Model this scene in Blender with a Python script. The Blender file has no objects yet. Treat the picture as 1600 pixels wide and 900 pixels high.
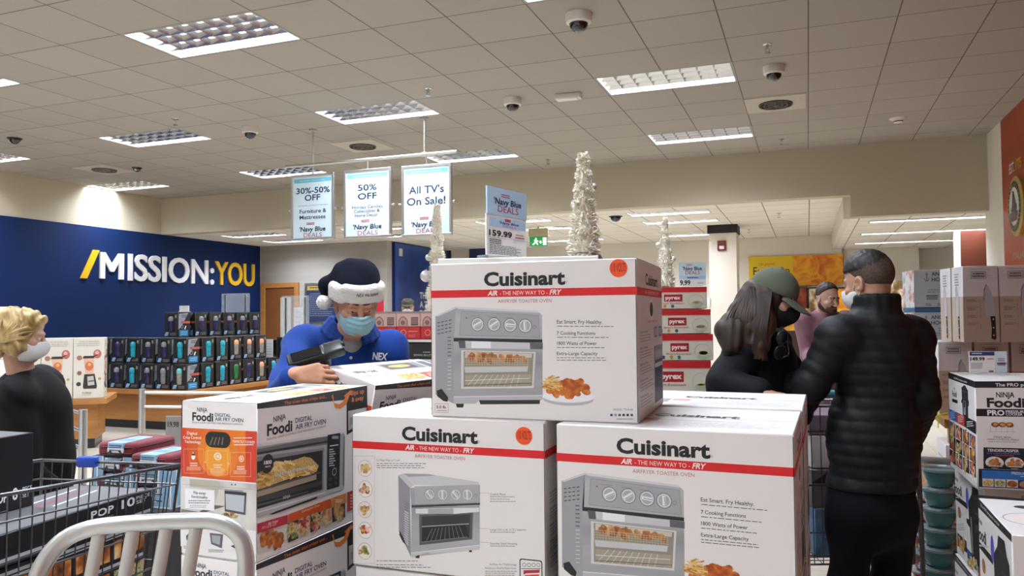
import bpy, bmesh, math, random
import numpy as np
from mathutils import Vector, Matrix

random.seed(7)
C = bpy.context.scene
COL = C.collection

# ------------------------------------------------------------------ camera
YAW, PITCH, ROLL, FPX, EYE = 0.3632, 0.0343, -0.0085, 1215.46, 1.6
def cam_axes():
    cy, sy = math.cos(YAW), math.sin(YAW)
    fwd = Vector((-sy, cy, 0)); right = Vector((cy, sy, 0)); up = Vector((0, 0, 1))
    f2 = fwd * math.cos(PITCH) + up * math.sin(PITCH)
    u2 = -fwd * math.sin(PITCH) + up * math.cos(PITCH)
    r3 = right * math.cos(ROLL) + u2 * math.sin(ROLL)
    u3 = -right * math.sin(ROLL) + u2 * math.cos(ROLL)
    return r3, u3, f2
CR, CU, CF = cam_axes()
cam_data = bpy.data.cameras.new('camera')
cam_data.sensor_width = 36.0
cam_data.lens = 36.0 * FPX / 1600.0
cam_data.clip_start = 0.05
cam = bpy.data.objects.new('camera', cam_data)
COL.objects.link(cam)
_m = Matrix((CR, CU, -CF)).transposed().to_4x4()
_m.translation = Vector((0, 0, EYE))
cam.matrix_world = _m
C.camera = cam

# ------------------------------------------------------------------ world, exposure
world = bpy.data.worlds.new('store_world'); C.world = world
world.use_nodes = True
world.node_tree.nodes['Background'].inputs[0].default_value = (0.55, 0.55, 0.52, 1)
world.node_tree.nodes['Background'].inputs[1].default_value = 0.02
C.view_settings.view_transform = 'Standard'
C.view_settings.look = 'None'
C.view_settings.exposure = 0.0
C.view_settings.gamma = 1.0
C.view_settings.use_curve_mapping = False
C.cycles.use_denoising = True
C.cycles.max_bounces = 8
C.cycles.sample_clamp_indirect = 6.0
LAMP_W = 112.0            # watts of every troffer lamp in the sales hall
LAMP_LOW_W = 74.0        # the lower hall at the back
LAMP_COL = (0.80, 0.865, 1.0)
CEIL = EYE + 2.1131      # main ceiling 3.713 m
LOWC = 3.08              # ceiling of the rear hall

# ------------------------------------------------------------------ points in the room
def ray(px, py):
    return CR * ((px - 800) / FPX) - CU * ((py - 450) / FPX) + CF
def at(px, py, zc):      # a point at camera distance zc
    return Vector((0, 0, EYE)) + ray(px, py) * zc
def onz(px, py, z):
    r = ray(px, py); return Vector((0, 0, EYE)) + r * ((z - EYE) / r.z)
def ony(px, py, y):
    r = ray(px, py); return Vector((0, 0, EYE)) + r * (y / r.y)
def onx(px, py, x):
    r = ray(px, py); return Vector((0, 0, EYE)) + r * (x / r.x)

# ------------------------------------------------------------------ materials
def lin(h):
    if isinstance(h, str):
        h = h.lstrip('#'); c = [int(h[i:i + 2], 16) / 255 for i in (0, 2, 4)]
    else:
        return tuple(h)
    return tuple(x / 12.92 if x <= 0.04045 else ((x + 0.055) / 1.055) ** 2.4 for x in c)
MATS = {}
def mat(name, col='#808080', rough=0.6, metal=0.0, emit=None, es=0.0, bump=0.0, bscale=60.0, vary=0.0, vscale=8.0, alpha=1.0, trans=0.0, coat=0.0, sheen=0.0, spec=0.5):
    if name in MATS: return MATS[name]
    m = bpy.data.materials.new(name); m.use_nodes = True
    nt = m.node_tree; b = nt.nodes['Principled BSDF']
    c = lin(col)
    b.inputs['Base Color'].default_value = (*c, 1)
    b.inputs['Roughness'].default_value = rough
    b.inputs['Metallic'].default_value = metal
    b.inputs['Specular IOR Level'].default_value = spec
    if coat: b.inputs['Coat Weight'].default_value = coat; b.inputs['Coat Roughness'].default_value = 0.15
    if sheen: b.inputs['Sheen Weight'].default_value = sheen; b.inputs['Sheen Roughness'].default_value = 0.4
    if trans: b.inputs['Transmission Weight'].default_value = trans; b.inputs['IOR'].default_value = 1.15
    if alpha < 1: b.inputs['Alpha'].default_value = alpha
    if emit:
        b.inputs['Emission Color'].default_value = (*lin(emit), 1); b.inputs['Emission Strength'].default_value = es
    if vary or bump:
        tc = nt.nodes.new('ShaderNodeTexCoord')
    if vary:
        n = nt.nodes.new('ShaderNodeTexNoise'); n.inputs['Scale'].default_value = vscale; n.inputs['Detail'].default_value = 5
        nt.links.new(tc.outputs['Object'], n.inputs['Vector'])
        r = nt.nodes.new('ShaderNodeValToRGB')
        r.color_ramp.elements[0].position = 0.3; r.color_ramp.elements[1].position = 0.7
        r.color_ramp.elements[0].color = (*[x * (1 - vary) for x in c], 1)
        r.color_ramp.elements[1].color = (*[min(1, x * (1 + vary)) for x in c], 1)
        nt.links.new(n.outputs['Fac'], r.inputs['Fac']); nt.links.new(r.outputs['Color'], b.inputs['Base Color'])
    if bump:
        n2 = nt.nodes.new('ShaderNodeTexNoise'); n2.inputs['Scale'].default_value = bscale; n2.inputs['Detail'].default_value = 3
        nt.links.new(tc.outputs['Object'], n2.inputs['Vector'])
        bp = nt.nodes.new('ShaderNodeBump'); bp.inputs['Strength'].default_value = bump; bp.inputs['Distance'].default_value = 0.01
        nt.links.new(n2.outputs['Fac'], bp.inputs['Height']); nt.links.new(bp.outputs['Normal'], b.inputs['Normal'])
    MATS[name] = m
    return m
def ramp_mat(name, stops, scale=30.0, kind='noise', rough=0.55, detail=4, stretch=(1, 1, 1), distort=0.0, coat=0.0):
    """procedural mottled colour: stops = [(pos, hex), ...]"""
    if name in MATS: return MATS[name]
    m = bpy.data.materials.new(name); m.use_nodes = True
    nt = m.node_tree; b = nt.nodes['Principled BSDF']
    tc = nt.nodes.new('ShaderNodeTexCoord'); mp = nt.nodes.new('ShaderNodeMapping')
    mp.inputs['Scale'].default_value = stretch
    nt.links.new(tc.outputs['Object'], mp.inputs['Vector'])
    if kind == 'voronoi':
        t = nt.nodes.new('ShaderNodeTexVoronoi'); t.inputs['Scale'].default_value = scale; out = t.outputs['Color']
        sep = nt.nodes.new('ShaderNodeSeparateColor'); nt.links.new(out, sep.inputs[0]); out = sep.outputs[0]
    elif kind == 'wave':
        t = nt.nodes.new('ShaderNodeTexWave'); t.inputs['Scale'].default_value = scale
        t.inputs['Distortion'].default_value = distort or 4.0; t.inputs['Detail'].default_value = detail; out = t.outputs['Fac']
    else:
        t = nt.nodes.new('ShaderNodeTexNoise'); t.inputs['Scale'].default_value = scale; t.inputs['Detail'].default_value = detail
        t.inputs['Distortion'].default_value = distort; out = t.outputs['Fac']
    nt.links.new(mp.outputs['Vector'], t.inputs['Vector'])
    r = nt.nodes.new('ShaderNodeValToRGB'); el = r.color_ramp.elements
    el[0].position, el[0].color = stops[0][0], (*lin(stops[0][1]), 1)
    el[1].position, el[1].color = stops[-1][0], (*lin(stops[-1][1]), 1)
    for p, h in stops[1:-1]:
        e = el.new(p); e.color = (*lin(h), 1)
    nt.links.new(out, r.inputs['Fac']); nt.links.new(r.outputs['Color'], b.inputs['Base Color'])
    b.inputs['Roughness'].default_value = rough
    if coat: b.inputs['Coat Weight'].default_value = coat
    MATS[name] = m
    return m
def M(n): return MATS[n]
def flat(h, rough=0.5, coat=0.0):            # a printed ink or paint of one colour
    return mat('ink_' + h.lstrip('#') + ('' if rough == 0.5 else '_%d' % (rough * 100)), h, rough, coat=coat)

# ------------------------------------------------------------------ mesh building
class MB:
    def __init__(s): s.v = []; s.f = []; s.m = []; s.mats = []
    def mi(s, m):
        if m not in s.mats: s.mats.append(m)
        return s.mats.index(m)
    def add(s, verts, faces, m, X=None):
        o = len(s.v)
        for p in verts:
            p = Vector(p)
            s.v.append(tuple(X @ p) if X is not None else tuple(p))
        k = s.mi(m)
        for f in faces: s.f.append([i + o for i in f]); s.m.append(k)
    def bm(s, b, m, X=None):
        b.verts.index_update()
        s.add([v.co.copy() for v in b.verts], [[v.index for v in f.verts] for f in b.faces], m, X); b.free()
    def box(s, lo, hi, m, bev=0.0, X=None, seg=1):
        b = bmesh.new(); bmesh.ops.create_cube(b, size=1.0)
        lo = Vector(lo); hi = Vector(hi)
        for v in b.verts: v.co = Vector([(lo[i] + hi[i]) / 2 + v.co[i] * (hi[i] - lo[i]) for i in range(3)])
        if bev: bmesh.ops.bevel(b, geom=list(b.edges), offset=bev, segments=seg, profile=0.5, affect='EDGES')
        s.bm(b, m, X)
    def cyl(s, p0, p1, r0, m, r1=None, n=16, caps=True, X=None):
        r1 = r0 if r1 is None else r1
        p0 = Vector(p0); p1 = Vector(p1); d = (p1 - p0).normalized()
        a = d.orthogonal().normalized(); c = d.cross(a)
        vs = []; fs = []
        for p, r in ((p0, r0), (p1, r1)):
            for i in range(n):
                t = 2 * math.pi * i / n; vs.append(p + (a * math.cos(t) + c * math.sin(t)) * r)
        for i in range(n): j = (i + 1) % n; fs.append([i, j, n + j, n + i])
        if caps: fs.append(list(range(n))[::-1]); fs.append(list(range(n, 2 * n)))
        s.add(vs, fs, m, X)
    def tube(s, pts, r, m, n=8, closed=False, flatten=None, X=None):
        """round tube (or, with flatten=(rx, ry, up), an oval one) along pts; r may be a list"""
        P = [Vector(p) for p in pts]; k = len(P); vs = []; fs = []
        rr = r if isinstance(r, (list, tuple)) else [r] * k
        up = Vector(flatten[2]) if flatten else None; prev = None
        for i, p in enumerate(P):
            a = P[(i - 1) % k] if (closed or i > 0) else p
            b = P[(i + 1) % k] if (closed or i < k - 1) else p
            d = (b - a).normalized()
            if up is not None: u = up - d * up.dot(d)
            elif prev is None: u = d.orthogonal()
            else: u = prev - d * prev.dot(d)
            u.normalize(); prev = u; w = d.cross(u)
            for j in range(n):
                t = 2 * math.pi * j / n
                if flatten: vs.append(p + w * math.cos(t) * flatten[0] + u * math.sin(t) * flatten[1])
                else: vs.append(p + (u * math.cos(t) + w * math.sin(t)) * rr[i])
        for i in range(k if closed else k - 1):
            for j in range(n):
                q = (i + 1) % k; jj = (j + 1) % n
                fs.append([i * n + j, i * n + jj, q * n + jj, q * n + j])
        if not closed:
            fs.append(list(range(n))[::-1]); fs.append([(k - 1) * n + j for j in range(n)])
        s.add(vs, fs, m, X)
    def lathe(s, prof, m, n=24, X=None, caps=True):
        vs = []; fs = []; k = len(prof)
        for r, z in prof:
            for i in range(n):
                t = 2 * math.pi * i / n; vs.append((r * math.cos(t), r * math.sin(t), z))
        for i in range(k - 1):
            for j in range(n):
                jj = (j + 1) % n; fs.append([i * n + j, i * n + jj, (i + 1) * n + jj, (i + 1) * n + j])
        if caps: fs.append(list(range(n))[::-1]); fs.append([(k - 1) * n + j for j in range(n)])
        s.add(vs, fs, m, X)
    def ball(s, c, r, m, n=16, X=None):
        b = bmesh.new(); bmesh.ops.create_uvsphere(b, u_segments=n, v_segments=max(6, n * 2 // 3), radius=1.0)
        rr = r if isinstance(r, (list, tuple)) else (r, r, r)
        for v in b.verts: v.co = Vector((c[0] + v.co.x * rr[0], c[1] + v.co.y * rr[1], c[2] + v.co.z * rr[2]))
        s.bm(b, m, X)
    def prism(s, poly, O, U, V, N, depth, m, bev=0.0, X=None):
        """a 2D outline (counter-clockwise in U,V) given thickness along N"""
        O, U, V, N = Vector(O), Vector(U), Vector(V), Vector(N); n = len(poly)
        a = [O + U * p[0] + V * p[1] for p in poly]; b = [p + N * depth for p in a]
        s.add(a + b, [list(range(n))[::-1], list(range(n, 2 * n))] + [[i, (i + 1) % n, n + (i + 1) % n, n + i] for i in range(n)], m, X)
    def mesh(s, name, smooth=None):
        me = bpy.data.meshes.new(name)
        me.from_pydata(s.v, [], s.f)
        for m in s.mats: me.materials.append(m)
        me.polygons.foreach_set('material_index', s.m)
        if smooth is not None:
            me.polygons.foreach_set('use_smooth', [True] * len(s.f))
            me.set_sharp_from_angle(angle=math.radians(smooth))
        me.update()
        return me
    def build(s, name, parent=None, smooth=30):
        o = bpy.data.objects.new(name, s.mesh(name, smooth)); COL.objects.link(o)
        if parent is not None: o.parent = parent
        return o

def tag(o, label=None, cat=None, group=None, kind=None):
    if label: o['label'] = label
    if cat: o['category'] = cat
    if group: o['group'] = group
    if kind: o['kind'] = kind
    return o
def thing(name, label, cat, loc=(0, 0, 0), rz=0.0, group=None, R=None):
    o = bpy.data.objects.new(name, None); COL.objects.link(o)
    o.empty_display_size = 0.1
    if R is not None:
        m = R.to_4x4(); m.translation = Vector(loc); o.matrix_world = m
    else:
        o.location = loc; o.rotation_euler = (0, 0, rz)
    return tag(o, label, cat, group)
def struct(mb, name, smooth=30):
    return tag(mb.build(name, None, smooth), kind='structure')
KIDS = {}
def kids(o): return list(o.children)
def dup(o, loc=None, rz=None, label=None, group=None, parent=None, scale=None):
    c = o.copy(); COL.objects.link(c)
    if parent is not None: c.parent = parent
    if loc is not None: c.location = loc
    if rz is not None: c.rotation_euler = (0, 0, rz)
    if scale is not None: c.scale = scale
    if label: c['label'] = label
    if group: c['group'] = group
    for ch in kids(o): dup(ch, parent=c)
    return c

# ------------------------------------------------------------------ lettering and flat print
_TXT = {}
def text_geo(s, bold=0.0, shear=0.0):
    """outline-filled letters scaled to cap height 1: ([(x, y)], [faces], width)"""
    key = (s, bold, shear)
    if key in _TXT: return _TXT[key]
    def raw(t):
        cu = bpy.data.curves.new('letters', 'FONT'); cu.body = t; cu.resolution_u = 3
        cu.offset = bold * 0.02; cu.shear = shear
        o = bpy.data.objects.new('letters', cu); COL.objects.link(o)
        dg = bpy.context.evaluated_depsgraph_get(); ev = o.evaluated_get(dg); me = ev.to_mesh()
        vs = [(v.co.x, v.co.y) for v in me.vertices]; fs = [list(p.vertices) for p in me.polygons]
        ev.to_mesh_clear(); bpy.data.objects.remove(o); bpy.data.curves.remove(cu)
        return vs, fs
    if 'cap' not in _TXT: 
        b0 = raw('H')[0] if bold == 0 else None
        _TXT['cap'] = (max(y for x, y in b0) - min(y for x, y in b0)) if b0 else 0.73
    vs, fs = raw(s)
    if not vs:
        _TXT[key] = ([], [], 0); return _TXT[key]
    x0 = min(x for x, y in vs); k = 1 / _TXT['cap']
    vs = [((x - x0) * k, y * k) for x, y in vs]
    _TXT[key] = (vs, fs, max(x for x, y in vs)); return _TXT[key]
text_geo('H')

def homography(src, dst):
    A = []; B = []
    for (x, y), (u, v) in zip(src, dst):
        A.append([x, y, 1, 0, 0, 0, -u * x, -u * y]); B.append(u)
        A.append([0, 0, 0, x, y, 1, -v * x, -v * y]); B.append(v)
    h = np.linalg.solve(np.array(A, float), np.array(B, float))
    return np.append(h, 1).reshape(3, 3)

class Art:
    """flat print on a face: origin O, axes U (right), V (up) in metres; pts may come as drawing coordinates once grid() is set"""
    def __init__(s, mb, O, U, V, eps=0.00016):
        s.mb = mb; s.O = Vector(O); s.U = Vector(U).normalized(); s.V = Vector(V).normalized(); s.N = s.U.cross(s.V); s.eps = eps; s.H = None
    def grid(s, corners, W, H):      # drawing corners TL, TR, BR, BL -> the face W x H
        s.H = homography(corners, [(0, H), (W, H), (W, 0), (0, 0)]); s.W = W; s.Hh = H; return s
    def frac(s, W, H):               # drawing coordinates 0..1, y downwards
        return s.grid([(0, 0), (1, 0), (1, 1), (0, 1)], W, H)
    def uv(s, p):
        if s.H is None: return p
        q = s.H @ np.array([p[0], p[1], 1.0]); return (q[0] / q[2], q[1] / q[2])
    def P(s, u, v, l): return s.O + s.U * u + s.V * v + s.N * (s.eps * l)
    def _poly(s, uv, m, l):
        if isinstance(m, str): m = flat(m)
        a = sum(uv[i][0] * uv[(i + 1) % len(uv)][1] - uv[(i + 1) % len(uv)][0] * uv[i][1] for i in range(len(uv)))
        if a < 0: uv = uv[::-1]
        s.mb.add([s.P(u, v, l) for u, v in uv], [list(range(len(uv)))], m)
    def poly(s, pts, m, l=1): s._poly([s.uv(p) for p in pts], m, l)
    def rect(s, x0, y0, x1, y1, m, l=1): s.poly([(x0, y0), (x1, y0), (x1, y1), (x0, y1)], m, l)
    def line(s, x0, y0, x1, y1, w, m, l=1):
        a = s.uv((x0, y0)); b = s.uv((x1, y1)); d = Vector((b[0] - a[0], b[1] - a[1]))
        if d.length < 1e-9: return
        d.normalize(); n = Vector((-d.y, d.x)) * w / 2
        s._poly([(a[0] + n.x, a[1] + n.y), (a[0] - n.x, a[1] - n.y), (b[0] - n.x, b[1] - n.y), (b[0] + n.x, b[1] + n.y)], m, l)
    def path(s, pts, w, m, l=1):
        for a, b in zip(pts, pts[1:]): s.line(*a, *b, w, m, l)
    def outline(s, x0, y0, x1, y1, w, m, l=1):
        s.path([(x0, y0), (x1, y0), (x1, y1), (x0, y1), (x0, y0)], w, m, l)
    def disc(s, x, y, rx, m, l=1, ry=None, n=28, rot=0.0):   # rx, ry in metres
        c = s.uv((x, y)); ry = rx if ry is None else ry; pts = []
        for i in range(n):
            t = 2 * math.pi * i / n; a, b = rx * math.cos(t), ry * math.sin(t)
            pts.append((c[0] + a * math.cos(rot) - b * math.sin(rot), c[1] + a * math.sin(rot) + b * math.cos(rot)))
        s._poly(pts, m, l)
    def ring(s, x, y, r, w, m, l=1, n=28, ry=None):
        c = s.uv((x, y)); ry = r if ry is None else ry
        if isinstance(m, str): m = flat(m)
        vs = []; fs = []
        for i in range(n):
            t = 2 * math.pi * i / n
            vs += [s.P(c[0] + r * math.cos(t), c[1] + ry * math.sin(t), l), s.P(c[0] + (r - w) * math.cos(t), c[1] + (ry - w) * math.sin(t), l)]
        for i in range(n):
            j = (i + 1) % n; fs.append([2 * i, 2 * j, 2 * j + 1, 2 * i + 1])
        s.mb.add(vs, fs, m)
    def rrect(s, x0, y0, x1, y1, r, m, l=1):
        a = s.uv((x0, y1)); b = s.uv((x1, y0)); u0, u1 = sorted((a[0], b[0])); v0, v1 = sorted((a[1], b[1])); pts = []
        for cx, cy, t0 in ((u1 - r, v1 - r, 0), (u0 + r, v1 - r, 90), (u0 + r, v0 + r, 180), (u1 - r, v0 + r, 270)):
            for k in range(5):
                t = math.radians(t0 + 22.5 * k); pts.append((cx + r * math.cos(t), cy + r * math.sin(t)))
        s._poly(pts, m, l)
    def text(s, t, x0, x1, y, cap, m, l=2, bold=0.0, shear=0.0, x1y=None):
        """letters from x0 to x1 on baseline y (drawing coordinates); cap = capital height in metres, or drawing units when negative"""
        if isinstance(m, str): m = flat(m)
        vs, fs, w = text_geo(t, bold, shear)
        if not vs: return
        a = s.uv((x0, y)); b = s.uv((x1, y if x1y is None else x1y))
        if cap < 0: cap = abs(s.uv((x0, y + cap))[1] - a[1])
        L = math.hypot(b[0] - a[0], b[1] - a[1]); dx, dy = (b[0] - a[0]) / L, (b[1] - a[1]) / L
        k = L / w
        s.mb.add([s.P(a[0] + x * k * dx - yy * cap * dy, a[1] + x * k * dy + yy * cap * dx, l) for x, yy in vs], fs, m)
    def fine(s, x0, x1, y0, n, dy, h, m, l=2, seed=0, ragged=0.25):
        """lines of print too small to read: rows of word-long dashes (h in metres)"""
        rnd = random.Random(seed); 
        for i in range(n):
            y = y0 + dy * i; x = x0; end = x1 - (x1 - x0) * ragged * rnd.random(); L = (x1 - x0)
            while x < end:
                w = min(L * rnd.uniform(0.04, 0.11), end - x); s.line(x, y, x + w, y, h, m, l); x += w + L * 0.018
# ================================================================== the room
def tile_mat(name, base, lineC, pitch, ox, oy, lw, speck=0.12, rough=0.9, pitchy=None, bump=0.15, jitter=0.03, soft=0.0015):
    """suspended ceiling tiles / floor tiles: dark joints on a square pitch, fine speckle, each tile a hair different"""
    m = bpy.data.materials.new(name); m.use_nodes = True; nt = m.node_tree; L = nt.links.new; b = nt.nodes['Principled BSDF']
    tc = nt.nodes.new('ShaderNodeTexCoord'); sp = nt.nodes.new('ShaderNodeSeparateXYZ'); L(tc.outputs['Object'], sp.inputs[0])
    def math_(op, a, bb=None):
        n = nt.nodes.new('ShaderNodeMath'); n.operation = op
        for i, x in enumerate((a, bb)):
            if x is None: continue
            if isinstance(x, (int, float)): n.inputs[i].default_value = x
            else: L(x, n.inputs[i])
        return n.outputs[0]
    outs = []; cells = []
    for ax, o, pt in (('X', ox, pitch), ('Y', oy, pitchy or pitch)):
        t = math_('DIVIDE', math_('SUBTRACT', sp.outputs[ax], o), pt)
        cells.append(math_('FLOOR', t))
        f = math_('FRACT', t); d = math_('MINIMUM', f, math_('SUBTRACT', 1.0, f))
        d = math_('MULTIPLY', d, pt)
        mr = nt.nodes.new('ShaderNodeMapRange'); mr.interpolation_type = 'SMOOTHSTEP'
        mr.inputs['From Min'].default_value = lw / 2; mr.inputs['From Max'].default_value = lw / 2 + soft
        mr.inputs['To Min'].default_value = 1; mr.inputs['To Max'].default_value = 0
        L(d, mr.inputs['Value']); outs.append(mr.outputs[0])
    mask = math_('MAXIMUM', outs[0], outs[1])
    cb = nt.nodes.new('ShaderNodeCombineXYZ'); L(cells[0], cb.inputs[0]); L(cells[1], cb.inputs[1])
    wn = nt.nodes.new('ShaderNodeTexWhiteNoise'); L(cb.outputs[0], wn.inputs['Vector'])
    ns = nt.nodes.new('ShaderNodeTexNoise'); ns.inputs['Scale'].default_value = 55; ns.inputs['Detail'].default_value = 6; ns.inputs['Roughness'].default_value = 0.75
    L(tc.outputs['Object'], ns.inputs['Vector'])
    v = math_('ADD', math_('MULTIPLY', math_('SUBTRACT', ns.outputs['Fac'], 0.5), speck * 2), math_('ADD', 1.0, math_('MULTIPLY', math_('SUBTRACT', wn.outputs['Value'], 0.5), jitter * 2)))
    hs = nt.nodes.new('ShaderNodeVectorMath'); hs.operation = 'SCALE'; hs.inputs[0].default_value = lin(base); L(v, hs.inputs['Scale'])
    mx = nt.nodes.new('ShaderNodeMix'); mx.data_type = 'RGBA'; L(mask, mx.inputs['Factor']); L(hs.outputs[0], mx.inputs['A'])
    mx.inputs['B'].default_value = (*lin(lineC), 1); L(mx.outputs['Result'], b.inputs['Base Color'])
    b.inputs['Roughness'].default_value = rough
    bp = nt.nodes.new('ShaderNodeBump'); bp.inputs['Strength'].default_value = bump; bp.inputs['Distance'].default_value = 0.004
    L(math_('SUBTRACT', ns.outputs['Fac'], math_('MULTIPLY', mask, 2.0)), bp.inputs['Height']); L(bp.outputs['Normal'], b.inputs['Normal'])
    MATS[name] = m; return m

GX, GY, T = 0.0446, 0.1267, 0.6            # the ceiling grid
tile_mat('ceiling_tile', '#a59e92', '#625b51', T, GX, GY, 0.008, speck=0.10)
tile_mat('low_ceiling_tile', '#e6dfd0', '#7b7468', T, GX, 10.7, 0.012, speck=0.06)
tile_mat('floor_tile', '#b9b0a0', '#8d8474', 0.305, 0.1, 0.05, 0.004, speck=0.10, rough=0.35, bump=0.02, jitter=0.05)
mat('wall_paint', '#bdb39c', 0.85, bump=0.05, bscale=120)
mat('wall_paint_pale', '#dcd4c5', 0.85, bump=0.05, bscale=120)
mat('wall_blue', '#02204f', 0.65, vary=0.10, vscale=0.6, spec=0.25)
mat('white_paint', '#e9e6df', 0.6)
mat('alu', '#c9c9c6', 0.35, 1.0)
mat('dark_metal', '#55585a', 0.4, 0.9)
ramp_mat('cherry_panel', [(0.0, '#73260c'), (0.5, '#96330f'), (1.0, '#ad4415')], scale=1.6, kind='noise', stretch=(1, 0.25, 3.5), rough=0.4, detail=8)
ramp_mat('oak', [(0.0, '#8a5a2a'), (0.5, '#a8723a'), (1.0, '#bb8747')], scale=3.0, kind='noise', stretch=(0.6, 0.6, 6), rough=0.45, detail=8, distort=0.6)
ramp_mat('grey_stripe_wall', [(0.0, '#8f8b83'), (0.5, '#a19c93'), (1.0, '#aba69d')], scale=1.4, kind='noise', stretch=(0.15, 0.15, 5), rough=0.7, detail=5)

XL, XR, YB, YF = -10.75, 2.05, 10.7, 16.1
YN = -6.0                                   # the hall goes on behind the camera
b = MB(); b.box((XL - 0.2, YN - 0.2, -0.12), (5.0, 19, 0), M('floor_tile')); struct(b, 'floor', None)

FIX = [(i, j) for i in (-18, -13, -8, -3) for j in (-9, -5, -1, 3, 7, 11, 15)]
holes = set()
for i, j in FIX:
    for a in (0, 1): holes.add((i + a, j))
b = MB()
i0, i1 = -18, 4; j0, j1 = -11, 18
for i in range(i0 - 1, i1):
    for j in range(j0, j1):
        if (i, j) in holes: continue
        x0 = max(GX + i * T, XL); x1 = min(GX + (i + 1) * T, XR); y0 = max(GY + j * T, YN); y1 = min(GY + (j + 1) * T, YB)
        if x1 <= x0 or y1 <= y0: continue
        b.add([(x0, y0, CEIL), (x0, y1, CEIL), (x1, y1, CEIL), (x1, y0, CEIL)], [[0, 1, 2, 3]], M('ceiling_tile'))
b.box((XL - .2, YN - .2, CEIL + .25), (XR + .2, YB + .3, CEIL + .3), M('white_paint'))
struct(b, 'ceiling', None)

# left wall: pale paint above, blue feature paint up to 3.08 m, running on under the lower ceiling
b = MB()
b.box((XL - .2, YN, 3.08), (XL, YB + 0.25, CEIL + .2), M('wall_paint'))
b.box((XL - .2, YN, 0), (XL + 0.012, 13.37, 3.08), M('wall_blue'))
b.box((XL - .2, 13.37, 0), (XL, YF, LOWC), M('wall_paint'))
struct(b, 'wall_left', None)
# bulkhead over the opening: high over the left part, lower soffit on the right
b = MB()
b.box((XL, YB, LOWC), (0.53, YB + 0.22, CEIL + .2), M('wall_paint'))
b.box((0.53, YB, 2.80), (XR, YB + 0.22, CEIL + .2), M('wall_paint'))
struct(b, 'wall_bulkhead', None)
# right wall with its cherry panelling, ending in a pale pilaster next to the opening
b = MB()
b.box((XR, YN, 0), (XR + .2, 10.0, CEIL + .2), M('cherry_panel'))
b.box((XR, 10.0, 0), (XR + .45, YB + .22, CEIL + .2), M('wall_paint_pale'))
struct(b, 'wall_right', None)
b = MB(); b.box((XL - .2, YN - .2, 0), (XR + .2, YN, CEIL + .2), M('wall_paint_pale')); struct(b, 'wall_near', None)

# rear hall
LOWFIX = [(x, y) for x in (-10.0, -7.45, -4.95, -2.5) for y in (11.3, 12.45, 14.7) if not (x < -7 and y > 14)]
def low_holes(x0, x1, y0, y1, z, fx, w, d, m, mb):
    xs = sorted({x0, x1, *[c for f in fx for c in (f[0], f[0] + w)]}); ys = sorted({y0, y1, *[c for f in fx for c in (f[1], f[1] + d)]})
    for xa, xb in zip(xs, xs[1:]):
        for ya, yb in zip(ys, ys[1:]):
            cx, cy = (xa + xb) / 2, (ya + yb) / 2
            if any(f[0] < cx < f[0] + w and f[1] < cy < f[1] + d for f in fx): continue
            mb.add([(xa, ya, z), (xa, yb, z), (xb, yb, z), (xb, ya, z)], [[0, 1, 2, 3]], m)
b = MB(); low_holes(XL, 0.53, YB + .22, YF, LOWC, LOWFIX, 1.2, 0.45, M('low_ceiling_tile'), b)
b.box((XL, YB + .22, LOWC + .25), (0.53, YF + .2, LOWC + .3), M('white_paint')); struct(b, 'ceiling_rear', None)
SOFFIX = [(0.78, 11.25), (0.78, 13.0), (0.78, 14.8)]
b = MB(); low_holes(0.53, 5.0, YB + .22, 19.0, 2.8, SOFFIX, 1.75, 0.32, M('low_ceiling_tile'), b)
b.box((0.45, YB + .22, 2.8), (0.53, YF, LOWC + .02), M('wall_paint_pale'))
b.box((0.53, YB + .22, 3.05), (5.0, 19, 3.1), M('white_paint')); struct(b, 'ceiling_soffit', None)
b = MB()
b.box((-7.6, YF, 0), (0.62, YF + .2, LOWC), M('wall_paint_pale'))
b.box((0.62, YF + .1, 0), (1.9, YF + .3, 2.8), M('wall_paint_pale'))
b.box((1.95, YF + .7, 0), (3.2, YF + .9, 2.8), M('wall_paint_pale'))
b.box((1.9, YF + .1, 0), (1.95, YF + .8, 2.8), M('wall_paint_pale'))
struct(b, 'wall_far', None)
b = MB(); b.box((XL, 13.4, 0), (-7.72, 13.6, LOWC), M('grey_stripe_wall')); struct(b, 'wall_office', None)
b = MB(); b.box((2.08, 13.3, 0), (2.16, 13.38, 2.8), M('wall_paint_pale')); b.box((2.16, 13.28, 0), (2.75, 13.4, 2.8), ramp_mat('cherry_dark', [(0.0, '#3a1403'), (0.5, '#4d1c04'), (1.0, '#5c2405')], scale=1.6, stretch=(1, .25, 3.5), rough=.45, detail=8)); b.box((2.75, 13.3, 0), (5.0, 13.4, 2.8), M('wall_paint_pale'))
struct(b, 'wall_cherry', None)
b = MB(); b.box((5.0, YB, 0), (5.2, 19, 2.9), M('wall_paint_pale')); b.box((XR + .45, YB, 0), (5.0, YB + .2, 2.9), M('wall_paint_pale')); struct(b, 'wall_side', None)

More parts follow.
